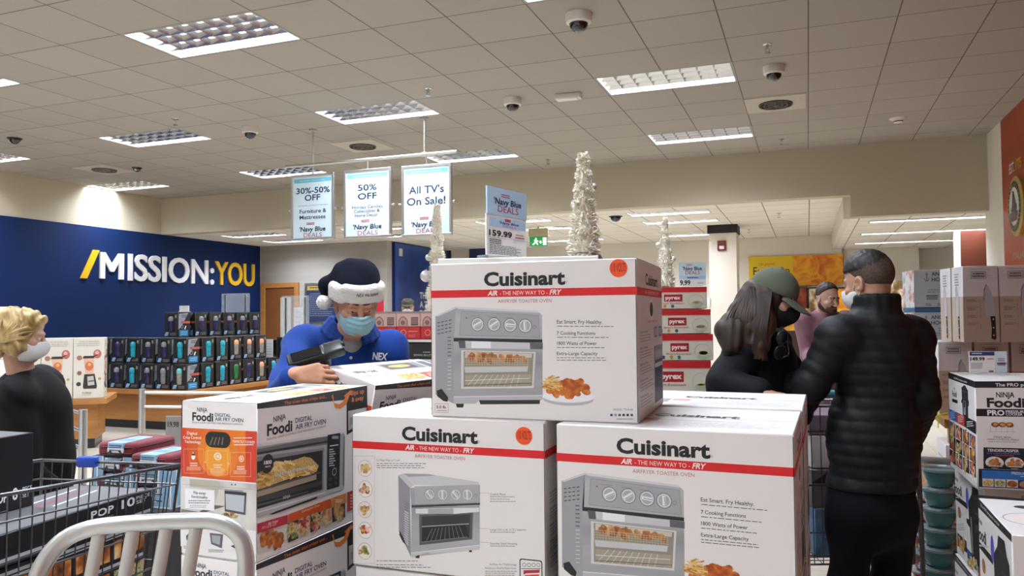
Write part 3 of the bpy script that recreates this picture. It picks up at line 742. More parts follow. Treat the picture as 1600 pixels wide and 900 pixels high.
    fm = ['print_salad', 'print_noodles', 'print_berries', 'print_salad', 'print_bread']
    xs = [232, 314, 396, 476, 556, 660]
    for k in range(5):
        x0, x1 = xs[k], xs[k + 1] - 8; t = lambda x: 842 - (x - 232) * .355; bt = lambda x: 985 - (x - 232) * .45
        a.poly([(x0, t(x0)), (x1, t(x1)), (x1, bt(x1)), (x0, bt(x0))], '#bdb8ae' if k % 2 else '#2b2a26', 9); xm = (x0 + x1) / 2; blobs(a, xm, (t(xm) + bt(xm)) / 2, 34, 50, 16, .012, [M(fm[k]), M(fm[(k + 1) % 5])], 10, 90 + k)
    a.poly([(668, 616), (824, 560), (820, 690), (668, 760)], '#b23a28', 9)
    for k in range(5): a.fine(690, 800, 636 + k * 22, 1, 8, .004, '#e9b7a8', 10, k)
def ninja_end(a):
    a.grid([(45, 102), (380, 120), (380, 842), (29, 800)], ND, NH)
    a.text('NINJA', 114, 160, 152, -18, INK, 2, bold=.8, x1y=155); a.text('Foodi', 92, 186, 190, -34, INK, 2, bold=1.6, x1y=196); a.text('DIGITAL', 194, 264, 174, -14, NAVY, 2, bold=.8, x1y=179); a.text('AIR FRY OVEN', 194, 320, 193, -15, NAVY, 2, bold=.8, x1y=201); a.text('DIGITAL CRISP CONTROL FOR PRECISION COOKING', 92, 318, 203, -7, '#5a5a66', 2, x1y=214)
    a.poly([(42, 222), (380, 242), (378, 470), (36, 440)], '#c7391b', 1); a.poly([(60, 223), (330, 239), (330, 462), (80, 444)], M('print_orange'), 2); a.disc(205, 342, .066, '#e07a1a', 3, ry=.058); a.disc(205, 352, .042, '#e99a1f', 4, ry=.050)
    for i, t in enumerate(('Digital', 'Crisp Control', 'Technology')): a.text(t, 68 - i * 6 + (12 if i == 1 else 0) * -1, 114 + i * 8 + (10 if i == 1 else 0), 252 + i * 19, -12, '#fbe9dc', 5, bold=.7, x1y=255 + i * 19)
    a.fine(278, 360, 270, 1, 8, .0022, '#fbe3d4', 5, 3, 0); a.text('PERFECTLY COOKED', 274, 372, 290, -10, '#fbe3d4', 5, bold=.8, x1y=294); a.fine(280, 366, 300, 1, 8, .0028, '#fbe3d4', 5, 4, 0)
    for i, x in enumerate((52, 160, 264)):
        y = 318 + i * 8; a.outline(x, y, x + 90, y + 108, .0006, '#f7cfae', 5); a.fine(x + 28, x + 64, y + 64, 2, 10, .0028, '#fbe6d6', 5, i, .1); a.fine(x + 12, x + 80, y + 82, 3 + i % 2, 6, .0014, '#f5cfb4', 5, 7 + i, .2)
    a.disc(95, 352, .0065, '#fbf1e6', 6, ry=.008); a.poly([(87, 346), (95, 330), (103, 346)], '#fbf1e6', 6); a.disc(206, 351, .0125, '#f7e4c4', 6, ry=.010); a.ring(206, 351, .007, .002, '#d98a1c', 7); a.ring(312, 362, .008, .002, '#fbe6d6', 6); a.text('8', 308, 316, 368, -12, '#fbf1e6', 6, bold=1)
    a.text('+', 146, 154, 382, -10, '#fbe6d6', 5, bold=1); a.text('+', 252, 260, 390, -10, '#fbe6d6', 5, bold=1)
    a.poly([(36, 446), (378, 476), (378, 690), (30, 650)], M('print_kitchen'), 1); a.poly([(76, 452), (208, 464), (208, 498), (76, 488)], '#b7b2a2', 2); a.line(40, 476, 372, 500, .0008, '#8d8a84', 2); 
    for x in (268, 284): a.disc(x, 478, .0022, '#55524e', 3)
    a.poly([(208, 500), (240, 505), (236, 590), (190, 585)], '#d2ccbd', 2); a.poly([(190, 572), (240, 576), (130, 610), (120, 600)], '#55565a', 3)
    a.poly([(54, 496), (190, 504), (188, 598), (54, 586)], '#f2f2f2', 4); a.text('Flip-away', 94, 150, 520, -12, '#3a3a44', 5, bold=.8, x1y=524); a.text('functionality', 84, 158, 538, -12, '#3a3a44', 5, bold=.8, x1y=543); a.fine(70, 172, 552, 2, 10, .0022, '#6a6a72', 5, 3, .1); a.fine(76, 166, 574, 2, 8, .0016, '#9a9aa0', 5, 5, .2)
    a.poly([(236, 505), (334, 514), (330, 616), (236, 600)], '#4b4d51', 5); a.poly([(240, 520), (326, 528), (322, 604), (242, 590)], '#b9c0c6', 6); a.line(236, 512, 334, 521, .006, '#2d2e31', 7); a.poly([(236, 498), (320, 505), (318, 514), (236, 505)], '#8d9094', 5)
    a.poly([(226, 610), (300, 618), (290, 632), (214, 622)], '#b59a72', 6); blobs(a, 262, 614, 26, 5, 12, .006, [M('print_salad'), M('print_berries')], 7, 7)
    a.poly([(36, 590), (130, 606), (140, 640), (32, 630)], '#77756a', 3)
    a.poly([(30, 655), (378, 692), (378, 800), (30, 764)], '#e6e4e0', 2); a.poly([(56, 716), (74, 698), (118, 700), (116, 746), (76, 752), (58, 734)], '#45474b', 4); a.poly([(166, 700), (228, 706), (222, 772), (172, 752)], '#5d5f63', 4); a.poly([(174, 710), (216, 714), (212, 756), (178, 744)], '#9aa0a6', 5)
    a.fine(44, 112, 764, 2, 8, .0018, '#6a6a72', 5, 8, .2); a.fine(160, 238, 780, 2, 8, .0018, '#6a6a72', 5, 9, .2); a.poly([(262, 760), (290, 750), (290, 776)], '#45474b', 5)
def ninja_top(a):
    a.frac(NW, ND); a.text('NINJA Foodi', .10, .32, .45, -.12, INK, 2, bold=1); a.text('AIR FRY OVEN', .12, .36, .62, -.06, NAVY, 2)
    a.line(.0, .58, 1, .58, .0014, '#6b6865', 1)
    a.rect(.44, .12, .86, .44, '#8d8f92', 2); a.rect(.47, .16, .78, .40, '#55504a', 3); a.disc(.62, .28, .060, M('print_fries'), 4, ry=.018); a.rect(.88, .12, .97, .46, '#6a6c70', 2)
    a.rect(.36, .66, .58, .92, M('print_noodles'), 2); a.rect(.60, .66, .76, .92, M('print_berries'), 2); a.rect(.78, .66, .93, .92, M('print_salad'), 2)
    a.fine(.08, .32, .70, 4, .06, .0022, '#8a8683', 2, 3)
def ninja_carton():
    c = Carton(NW, ND, NH, M('carton_white')); ninja_long(c.art('front')); ninja_long(c.art('back')); ninja_end(c.art('left')); ninja_end(c.art('right')); ninja_top(c.art('top')); 
    a = c.art('top').frac(NW, ND); a.line(0.003, .01, .003, .99, .0022, '#5b5856', 1)
    return c
GN = 'air fry oven cartons with an orange end'
nc = ninja_carton(); x, y = corner(-1.303, 1.612, 1.560, NW, ND)
n0 = nc.place('air_fryer_carton', 'air fry oven carton with orange end panel and fries picture, topmost behind the chair', 'carton', (x, y, .982), 1.560, GN)
h = MB(); a = nc.art('left', h).grid([(45, 102), (380, 120), (380, 842), (29, 800)], ND, NH); a.rrect(150, 246, 264, 308, .020, '#171615', 8)
for k in range(4): a.line(172 + k * 18, 300, 186 + k * 15, 266, .003, '#77726c', 9)
tag(h.build('hand_hole', n0), 'dark rounded hand hole')
def ninja_more(label, loc, rz=None, R=None):
    o = n0.copy(); COL.objects.link(o); o['label'] = label
    for ch in list(n0.children): d = ch.copy(); COL.objects.link(d); d.parent = o
    if R is not None:
        m = R.to_4x4(); m.translation = loc; o.matrix_world = m
    else: o.location = loc; o.rotation_euler = (0, 0, rz)
    return o
ninja_more('air fry oven carton with orange end directly under the fries carton, mostly below the picture', (x + .004, y - .004, .582), 1.553)
Rt = Matrix(((0.196, -0.955, 0.223), (0.981, 0.192, -0.042), (-0.002, 0.227, 0.974)))
ninja_more('tilted air fry oven carton leaning under the scanning man\'s hand, lid turned to view', Vector((-1.405, 2.226, .984)) + Rt @ Vector((NW / 2, ND / 2, 0)), R=Rt)
ninja_more('air fry oven carton under the tilted one, hidden by the cartons in front', (-1.46, 2.47, .582), 1.45)
plinth('display_plinth', 'dark plinth under the air fry oven cartons behind the chair', (-1.62, 1.60, 0), (-1.24, 2.78, .582))

# ---- pressure cooker carton (right edge)
PW, PD, PH = 0.36, 0.40, 0.345
def pro_front(a):
    a.grid([(472, 210), (1479, 234), (1497, 1140), (490, 1130)], PW, PH); K = '#171718'
    a.rect(472, 212, 1490, 268, K, 1); a.text('The PRO pressure cooker', 640, 1160, 256, -26, '#f1f1f1', 2, bold=1)
    a.text('NINJA', 645, 790, 350, -44, INK, 2, bold=1.0); a.text('Foodi', 572, 872, 432, -74, INK, 2, bold=1.8); a.rect(484, 448, 1000, 512, K, 1); a.text('PRO', 574, 710, 502, -42, '#f4f4f4', 2, bold=1.8); a.text('PRESSURE', 720, 878, 480, -20, '#f4f4f4', 2, bold=.8); a.text('COOKER', 720, 852, 503, -20, '#f4f4f4', 2, bold=.8)
    for k in range(3): a.disc(636 + k * 56, 582, .0115, M('print_chicken'), 3 + .1 * k, ry=.008); a.disc(636 + k * 56, 580, .006, '#d9a25c', 4, ry=.004)
    for k in range(5): a.line(600 + k * 44, 590, 592 + k * 46, 650, .0008, '#a9a5a0', 2)
    a.line(590, 640, 790, 640, .0008, '#b5b1ac', 2); a.text('STEAM, BROIL,', 622, 768, 695, -14, '#45423f', 2); a.text('MAKE COMPLETE MEALS', 572, 822, 715, -14, '#45423f', 2); a.fine(580, 816, 728, 1, 8, .0016, '#77736f', 2, 3)
    a.rect(540, 778, 862, 960, K, 1); a.text('TENDERCRISPER', 572, 820, 812, -22, '#f4f4f4', 2, bold=.8); a.fine(566, 830, 826, 1, 6, .003, '#3f6fc0', 2, 3, 0); a.fine(630, 780, 842, 1, 6, .003, '#c24a3c', 2, 4, 0)
    for x in (628, 784): a.disc(x, 905, .026, '#e9e4dc', 2, ry=.019); blobs(a, x, 905, 46, 26, 14, .009, [M('print_chicken_hot'), M('print_bread')], 3, x)
    for x in (572, 730): a.rect(x, 926, x + 124, 950, K, 4); a.fine(x + 6, x + 118, 934, 1, 6, .004, '#e1ddd6', 5, x, 0)
    a.rect(500, 962, 1490, 1118, K, 1); a.rect(526, 972, 1480, 1050, '#2b6fb8', 2); a.text('PRESSURE COOKER', 760, 1010, 1000, -22, '#cfe2f6', 3, bold=.8); a.fine(830, 1000, 1014, 1, 6, .003, '#cfe2f6', 3, 4)
    for k, f in enumerate(('print_fries', 'print_salad', 'print_chicken', 'print_bread', 'print_noodles', 'print_salad', 'print_berries')):
        x = 530 + k * 96; a.rect(x, 1044, x + 88, 1110, '#d6d0c6' if k != 3 else '#2b4a78', 3); a.disc(x + 44, 1080, .014, M(f), 4, ry=.010)
    a.rect(1100, 300, 1440, 900, '#c9c5bf', 1); a.disc(1270, 620, .05, '#232325', 2, ry=.09)
def pro_grid(a):
    a.grid([(218, 125), (472, 210), (489, 1130), (236, 911)], PD, PH); K = '#1b1b1c'
    a.poly([(218, 125), (472, 210), (472, 268), (220, 178)], K, 1); a.text('The PRO pressure cooker', 272, 400, 184, -16, '#e1e1e1', 2, bold=.6, x1y=226)
    a.text('NINJA', 270, 284, 272, -14, INK, 2, x1y=276); a.text('Foodi', 256, 298, 330, -44, INK, 2, bold=1.4, x1y=342); a.poly([(254, 352), (306, 370), (306, 398), (254, 378)], K, 2)
    a.poly([(345, 260), (364, 250), (366, 240), (388, 250), (390, 262), (408, 290), (410, 370), (416, 385), (416, 420), (408, 430), (408, 530), (356, 505), (352, 400), (342, 390), (342, 370), (350, 360)], '#262628', 3); a.poly([(362, 372), (384, 380), (386, 500), (364, 492)], '#8b8d8f', 4); a.poly([(366, 380), (380, 386), (380, 440), (367, 434)], '#1d1d1f', 5); a.line(352, 290, 406, 308, .003, '#4b4b4d', 4)
    a.poly([(222, 435), (294, 470), (294, 556), (224, 520)], '#2f5fa8', 2); a.fine(234, 286, 468, 4, 16, .003, '#b9cdea', 3, 3, .2)
    a.poly([(294, 470), (372, 508), (372, 600), (294, 556)], '#b0332c', 2); a.fine(306, 364, 506, 4, 16, .003, '#eac4bd', 3, 4, .2)
    a.poly([(372, 508), (480, 560), (480, 672), (372, 600)], K, 2); a.fine(394, 462, 560, 3, 18, .003, '#c9c9c9', 3, 5, .2)
    fm = ['print_bread', 'print_noodles', 'print_chicken', 'print_berries', 'print_salad', 'print_fries']
    for r in range(3):
        for c in range(4):
            x0 = 226 + c * 64; x1 = x0 + 58; y0 = 536 + r * 118 + (x0 - 226) * .62; y1 = y0 + 108; s = .62 * 58
            a.poly([(x0, y0), (x1, y0 + s), (x1, y1 + s + 8), (x0, y1)], '#22252c' if (r + c) % 3 else '#4b5a78', 2); xm, ym = (x0 + x1) / 2, (y0 + y1 + s) / 2
            blobs(a, xm, ym, 20, 40, 9, .017, [M(fm[(r * 4 + c) % 6]), M(fm[(r + c * 2 + 1) % 6])], 3, 200 + r * 4 + c, .015)
    a.poly([(236, 878), (489, 1085), (489, 1130), (236, 911)], '#cfccc6', 4)
def pro_tall(a):
    a.grid([(108, 130), (297, 279), (300, 1012), (76, 743)], PD, PH); K = '#1b1b1c'
    a.poly([(108, 130), (297, 279), (297, 312), (106, 172)], K, 1); a.text('The PRO pressure cooker', 122, 232, 166, -12, '#e1e1e1', 2, bold=.6, x1y=252)
    a.text('NINJA', 100, 126, 232, -18, INK, 2, bold=.5, x1y=255); a.text('Foodi', 92, 146, 308, -56, INK, 2, bold=1.5, x1y=345); a.poly([(88, 322), (182, 396), (182, 434), (88, 352)], K, 2); a.fine(98, 160, 350, 1, 6, .005, '#c9c9c9', 3, 1, 0)
    a.poly([(190, 380), (214, 340), (222, 290), (258, 312), (268, 380), (282, 420), (284, 560), (286, 600), (282, 880), (196, 800), (192, 560), (170, 520), (172, 490), (188, 500)], '#232324', 3); a.poly([(200, 482), (208, 488), (208, 760), (198, 740)], '#8b8d8f', 4); a.line(214, 345, 262, 388, .008, '#3a3a3c', 4); a.text('NINJA', 234, 262, 462, -14, '#6b6b6e', 5, x1y=486); a.rect(232, 540, 256, 590, '#3f4245', 4)
    a.disc(184, 356, .020, '#4a55b0', 5, ry=.036); a.disc(120, 450, .026, M('print_bread'), 3, ry=.020); a.fine(100, 150, 530, 4, 14, .002, '#8a8683', 2, 3, .2)
    a.poly([(92, 590), (160, 655), (160, 745), (86, 690)], '#3b3128', 2); blobs(a, 124, 680, 30, 40, 12, .02, [M('print_noodles'), M('print_bread')], 3, 5)
    a.poly([(160, 705), (292, 850), (292, 960), (160, 800)], '#2f5f9a', 2); a.poly([(240, 850), (300, 910), (300, 1000), (240, 930)], '#a8482f', 3); blobs(a, 200, 830, 40, 30, 14, .018, [M('print_fries'), M('print_salad')], 4, 6)
def pro_top(a):
    a.frac(PW, PD); 
    for k in range(7): a.fine(.10 + k * .09, .16 + k * .09, .12, 8, .03, .003, '#b1ada9', 2, k, .3)
    a.ring(.72, .42, .085, .003, '#a98f86', 2, ry=.075); a.disc(.72, .42, .07, '#efe2da', 1.5, ry=.062); a.poly([(.62, .40), (.80, .36), (.82, .44), (.64, .47)], '#b08a60', 3); a.disc(.72, .78, .03, '#262628', 2, ry=.02)
def pro_back(a):
    a.frac(PW, PH); a.rect(0, .30, .28, .35, '#171718', 1); a.rect(.3, .1, .95, .18, '#b5b2ae', 1); a.fine(.1, .9, .5, 8, .05, .003, '#9a9693', 1, 3)
pc = Carton(PW, PD, PH, M('carton_white')); pro_front(pc.art('front')); pro_grid(pc.art('left')); pro_tall(pc.art('right')); pro_back(pc.art('back')); pro_top(pc.art('top'))
GP = 'pressure cooker cartons at the right edge'
x, y = corner(.500, 2.900, .039, PW, PD)
pr0 = pc.place('pressure_cooker_carton', 'pressure cooker carton at right edge with food picture grid on its side', 'carton', (x, y, 1.027), .039, GP)
x, y = corner(.545, 3.00, .10, PW, PD)
o = pr0.copy(); COL.objects.link(o); o.location = (x, y, .679); o.rotation_euler = (0, 0, .06 + math.pi); o['label'] = 'pressure cooker carton directly below the food grid carton, tall black cooker on its side'
o = pr0.copy(); COL.objects.link(o); o.location = (x - .01, y, .331); o.rotation_euler = (0, 0, .05 + math.pi); o['label'] = 'lowest pressure cooker carton under the tall cooker carton, cut by the bottom edge'
x, y = corner(.452, 2.22, .0, PW, PD)
o = pr0.copy(); COL.objects.link(o); o.location = (x, y, .71); o.rotation_euler = (0, 0, math.pi); o['label'] = 'pressure cooker carton in the bottom right corner, its white lid facing up'
plinth('display_plinth', 'dark plinth under the pressure cooker cartons at the right edge', (.53, 2.84, 0), (.95, 3.44, .328))
plinth('display_plinth', 'dark plinth under the bottom right corner carton', (.46, 2.22, 0), (.82, 2.63, .706))
# ================================================================== things on the ceiling
mat('black_plastic', '#101011', 0.35, coat=0.3)
mat('smoke_dome', '#17171a', 0.12, coat=0.6)
mat('off_white_plastic', '#d9d5cb', 0.45)
mat('chrome', '#d5d5d2', 0.2, 1.0)
mat('vent_dark', '#17150f', 0.8)
# dome cameras
def dome(label, x, y, z, base=True, r=.07, first=[None]):
    t = thing('dome_camera', label, 'security camera', (x, y, z), 0, 'dome cameras on the ceiling')
    if base:
        b = MB(); b.lathe([(r * 1.25, 0), (r * 1.25, -.02), (r * 1.18, -.062), (r * .95, -.07)][::-1], M('off_white_plastic'), 28); b.build('housing', t, 40)
        z0 = -.066
    else:
        b = MB(); b.lathe([(r * 1.15, 0), (r * 1.1, -.012)][::-1], M('black_plastic'), 28); b.build('trim_ring', t); z0 = -.01
    b = MB(); b.lathe([(r * .9 * math.cos(a), z0 - r * .85 * math.sin(a)) for a in [math.radians(d) for d in range(0, 91, 10)]][::-1], M('smoke_dome'), 28, caps=False); b.build('dome', t, 60)
    b = MB(); b.ball((0.01, -.03, z0 - .02), .022, M('off_white_plastic'), 12); b.build('lens', t)
    return t
for lab, px, py, base, r in (('largest dome security camera, nearest the top edge', 904, 22, 1, .075), ('white dome security camera above the round vent on the right', 1209, 104, 1, .072), ('dome security camera between the two rows of lights in the middle', 801, 154, 1, .072),
        ('dome security camera left of the hanging signs', 391, 199, 1, .072), ('black dome camera above the bright light at the left edge', 23, 216, 0, .07), ('small black dome camera beside the left round vent', 214, 262, 0, .06)):
    p = onz(px, py, CEIL); dome(lab, p.x, p.y, CEIL, base, r)
p = onz(962, 338, LOWC); dome('black dome camera under the low rear ceiling', p.x, p.y, LOWC, 0, .09)
# sprinklers
def sprinkler(label, x, y, z):
    t = thing('sprinkler', label, 'sprinkler', (x, y, z), 0, 'sprinkler heads')
    b = MB(); b.lathe([(.004, -.006), (.035, -.004), (.038, 0)], M('chrome'), 20); b.build('escutcheon', t)
    b = MB(); b.cyl((0, 0, 0), (0, 0, -.03), .010, M('chrome'), n=10)
    for s in (-1, 1): b.tube([(s * .008, 0, -.028), (s * .016, 0, -.042), (s * .010, 0, -.058), (0, 0, -.062)], .003, M('chrome'), 6)
    b.build('head', t)
    b = MB(); b.cyl((0, 0, -.062), (0, 0, -.066), .024, M('chrome'), n=18); b.build('deflector', t)
for lab, px, py, z in (('sprinkler head above the dome camera on the right', 1199, 70, CEIL), ('sprinkler head above the centre louver light', 669, 139, CEIL), ('sprinkler head above the left louver lights', 274, 186, CEIL),
        ('sprinkler head left of the tallest white tree top', 856, 249, CEIL), ('sprinkler head right of the rear right louver light', 1221, 217, CEIL), ('sprinkler head in the rear ceiling under the bulkhead', 1217, 333, LOWC), ('sprinkler head in the rear ceiling beside the column', 1170, 358, LOWC)):
    p = onz(px, py, z); sprinkler(lab, p.x, p.y, z)
# round air vents in square plates
def vent(label, x, y):
    t = thing('ceiling_vent', label, 'air vent', (x, y, CEIL), 0, 'round ceiling vents')
    b = MB(); b.box((-.29, -.29, -.006), (.29, .29, .001), M('ceiling_plate'), .003); b.build('plate', t)
    b = MB(); b.cyl((0, 0, -.010), (0, 0, -.004), .165, M('vent_dark'), n=36); b.build('opening', t)
    b = MB()
    for r in (.07, .115, .16): b.tube([(r * math.cos(k * .2094), r * math.sin(k * .2094), -.018) for k in range(30)], .006, M('vent_metal'), 6, closed=True)
    for k in range(8):
        a = k * math.pi / 4; b.box((-.003, .02, -.022), (.003, .16, -.010), M('vent_metal'), X=Matrix.Rotation(a, 4, 'Z'))
    b.cyl((0, 0, -.026), (0, 0, -.008), .024, M('vent_metal'), n=14); b.build('grille', t)
mat('ceiling_plate', '#bdb5a6', 0.7); mat('vent_metal', '#6a655c', 0.5)
for lab, px, py in (('round air vent right of the front right louver light', 1212, 162), ('round air vent behind the hanging sign rail', 567, 228), ('round air vent near the left wall', 163, 265)):
    p = onz(px, py, CEIL); vent(lab, p.x, p.y)
# smoke detector, emergency lamp box
p = onz(1403, 185, CEIL); t = thing('smoke_detector', 'white smoke detector on the ceiling near the panelled right wall', 'smoke detector', (p.x, p.y, CEIL))
b = MB(); b.lathe([(.07, -.014), (.085, -.006), (.088, 0)], M('off_white_plastic'), 26); b.build('base', t, 50)
b = MB(); b.lathe([(.018, -.050), (.045, -.044), (.05, -.03), (.068, -.013)], M('off_white_plastic'), 26); b.lathe([(.048, -.040), (.0495, -.032)], M('vent_dark'), 26); b.build('sensor_head', t, 50)
p = onz(888, 147, CEIL); t = thing('emergency_lamp', 'small white emergency lamp box on the ceiling beside the right front light', 'emergency light', (p.x, p.y, CEIL), math.radians(4))
b = MB(); b.box((-.125, -.05, -.050), (.125, .05, 0), M('off_white_plastic'), .008, seg=2); b.build('housing', t); b = MB(); b.box((-.11, -.042, -.058), (.09, .042, -.046), M('carton_white'), .006, seg=2); b.build('lens', t)

# ------------------------------------------------------------------ hanging sale signs on a rail
mat('sign_blue', '#cfe3ea', 0.35); mat('sign_band', '#6cb8cc', 0.35)
rA, rB = onz(489, 203, CEIL), onz(663, 184, CEIL)
dirx = (rB - rA); dirx.z = 0; L = dirx.length; ang = math.atan2(dirx.y, dirx.x)
rail_z = CEIL - .0
zA = ony(489, 257, rA.y).z
t = thing('sign_rail', 'pale metal tube rail hung from the ceiling on two rods', 'sign rail', (rA.x, rA.y, 0), ang)
rail = thing; X0 = ony(447, 263, rA.y).x - rA.x; X1 = ony(714, 236, rA.y).x - rA.x
b = MB(); b.cyl((X0, 0, zA), (X1, 0, zA), .019, M('alu'), n=16); b.build('tube', t)
for nm, x in (('rod', 0), ('rod', L)):
    b = MB(); b.cyl((x, 0, zA), (x, 0, CEIL), .009, M('alu'), n=10); b.cyl((x, 0, CEIL - .012), (x, 0, CEIL), .045, M('alu'), n=20); b.cyl((x - .03, 0, zA), (x + .03, 0, zA), .026, M('alu'), n=14); b.build('rod', t)
def navy(a, x0, x1, y, h, cap, l=2):
    """the little two-line deals mark"""
    w = x1 - x0
    a.fine(x0 + w * .28, x0 + w * .58, y - h * 1.02, 2, h * .10, cap * .16, '#b04050', l, 3, 0)
    a.text("'Navy Blue", x0, x1, y - h * .42, cap, '#1d2747', l, bold=1.3, shear=.12)
    a.text('DEALS', x0 + w * .16, x1 - w * .14, y, cap * .95, '#a52a44', l, bold=-.2)
def hang_sign(label, pxl, pxr, pyt, pyb, lines):
    cx = (ony(pxl, pyt, rA.y).x + ony(pxr, pyt, rA.y).x) / 2; w = ony(pxr, pyt, rA.y).x - ony(pxl, pyt, rA.y).x
    zt = ony((pxl + pxr) / 2, pyt, rA.y).z; zb = ony((pxl + pxr) / 2, pyb, rA.y).z; h = zt - zb
    t = thing('hanging_sign', label, 'sale sign', (cx, rA.y, zb), ang, 'sale signs hanging from the rail')
    b = MB(); f = .028
    for lo, hi in (((-w / 2, -.02, 0), (w / 2, .02, f)), ((-w / 2, -.02, h - f), (w / 2, .02, h)), ((-w / 2, -.02, f), (-w / 2 + f, .02, h - f)), ((w / 2 - f, -.02, f), (w / 2, .02, h - f))): b.box(lo, hi, M('alu'), .004)
    b.build('frame', t)
    b = MB(); b.box((-w / 2 + f * .6, -.010, f * .6), (w / 2 - f * .6, .010, h - f * .6), M('sign_blue'))
    for side in (1, -1):
        a = Art(b, (-w / 2 * side, -.010 * side, 0), (side, 0, 0), (0, 0, 1), .0008).frac(w, h)
        a.rect(.07, .065, .93, .125, M('sign_band'), 1); a.fine(.2, .8, .098, 1, .1, .006, '#b9dfe9', 2, 3, 0)
        for (s, x0, x1, y, cap, c, bo) in lines: a.text(s, x0, x1, y, -cap, c, 2, bold=bo)
        a.fine(.16, .86, .0 + {True: .475, False: .47}[True], 1, .1, .006, '#9aa9b4', 2, 5, 0) if len(lines) > 2 else None
        navy(a, .20, .80, .955, .21, -.066)
    b.build('poster', t)
    b = MB(); b.cyl((0, 0, h), (0, 0, zA - zb - .021), .009, M('alu'), n=10); b.build('hanger_rod', t)
    for s in (-1, 1):
        b = MB(); b.cyl((s * w / 2, 0, h * .46), (s * (w / 2 + .035), 0, h * .46), .009, M('alu'), n=10); b.cyl((s * (w / 2 + .022), 0, h * .46), (s * (w / 2 + .034), 0, h * .46), .016, M('alu'), n=12); b.build('side_clamp', t)
    return t
N_ = '#1e2a4a'
hang_sign('hanging sale sign for furniture and mattresses, leftmost on the rail', 456, 523, 272, 375, [('30%-50%', .12, .90, .29, .085, N_, .9), ('OFF', .32, .68, .40, .085, N_, .9), ('Furniture &', .20, .82, .59, .058, N_, .4), ('Mattresses', .20, .80, .68, .058, N_, .4)])
hang_sign('hanging sale sign for holiday candles and decor, middle of the rail', 538, 612, 264, 372, [('50%', .30, .70, .31, .085, N_, .9), ('OFF', .30, .70, .435, .085, N_, .9), ('Holiday Candles,', .18, .84, .57, .045, N_, .3), ('Collectibles &', .22, .76, .63, .045, N_, .3), ('Home Decor', .24, .72, .69, .045, N_, .3)])
hang_sign('hanging sale sign about television sets, rightmost on the rail', 628, 706, 257, 369, [("All TV's", .15, .85, .40, .10, N_, .8), ('On Sale!', .11, .88, .56, .10, N_, .8)])
# ================================================================== left wall, tables, office, rear hall
# raised lettering on the blue wall
t = thing('wall_lettering', 'raised wall lettering reading /MISSION:YOU in white and yellow on the blue wall', 'wall sign', (XL + .012, 0, 0))
mat('letter_white', '#e8e8e6', 0.4); mat('letter_yellow', '#e2b21c', 0.4)
def raised(name, s, y0, y1, z0, cap, m, bold, label):
    cu = bpy.data.curves.new('letters', 'FONT'); cu.body = s; cu.resolution_u = 4; cu.offset = bold * .02; cu.extrude = .05
    o = bpy.data.objects.new('letters', cu); COL.objects.link(o); ev = o.evaluated_get(bpy.context.evaluated_depsgraph_get()); me = ev.to_mesh()
    vs = [v.co.copy() for v in me.vertices]; fs = [list(q.vertices) for q in me.polygons]; ev.to_mesh_clear(); bpy.data.objects.remove(o); bpy.data.curves.remove(cu)
    xa, xb = min(v.x for v in vs), max(v.x for v in vs); k = (y1 - y0) / (xb - xa); kc = cap / _TXT['cap']; me = MB()
    me.add([(.016 + v.z * .3, y0 + (v.x - xa) * k, z0 + v.y * kc) for v in vs], fs, m); return tag(me.build(name, t, None), label)
b = MB(); b.prism([(9.045, 2.235), (9.155, 2.235), (9.385, 2.70), (9.275, 2.70)], (0, 0, 0), (0, 1, 0), (0, 0, 1), (1, 0, 0), .03, M('letter_yellow')); tag(b.build('slash', t), 'yellow slash')
b = MB(); y0_, w_, h_, st = 9.40, .47, .43, .095
b.prism([(0, 0), (st, 0), (st, h_ * .66), (w_ / 2 - .035, .12), (w_ / 2 + .035, .12), (w_ - st, h_ * .66), (w_ - st, 0), (w_, 0), (w_, h_), (w_ - st * 1.05, h_), (w_ / 2, .245), (st * 1.05, h_), (0, h_)], (0, y0_, 2.245), (0, 1, 0), (0, 0, 1), (1, 0, 0), .03, M('letter_white')); tag(b.build('letter', t, None), 'white letter M')
raised('word', 'ISSION:', 9.965, 11.99, 2.245, .43, M('letter_white'), 0.9, 'white letters ISSION and colon')
raised('word', 'YOU', 12.02, 13.17, 2.245, .43, M('letter_yellow'), 0.9, 'yellow letters YOU')

# low oak display tables
def table(name, label, x0, x1, y0, y1, h):
    t = thing(name, label, 'display table', ((x0 + x1) / 2, (y0 + y1) / 2, 0), 0, 'low oak display tables'); w, d = (x1 - x0) / 2, (y1 - y0) / 2
    b = MB(); b.box((-w, -d, h - .07), (w, d, h), M('oak'), .004); b.build('table_top', t)
    b = MB(); b.box((-w + .12, -d + .12, .12), (w - .12, d - .12, h - .07), M('oak')); b.build('base', t)
    b = MB(); b.box((-w + .15, -d + .15, 0), (w - .15, d - .15, .12), M('black_plastic')); b.build('kick_plate', t)
    return t
c0 = onz(292, 611, .58)
table('display_table', 'low oak display table carrying black boxes of sports bottles', c0.x - 2.0, c0.x, c0.y, c0.y + 2.1, .58)
c1 = onz(167, 622, .62); BTH = .70
bu, bv_ = Vector((math.cos(BTH), math.sin(BTH), 0)), Vector((-math.sin(BTH), math.cos(BTH), 0))
cc1 = c1 - bu * .85 + bv_ * .42
tb_ = table('display_table', 'low oak display table carrying white blender boxes beside the blonde woman', -.85, .85, -.42, .42, .62); tb_.location = (cc1.x, cc1.y, 0); tb_.rotation_euler = (0, 0, BTH)
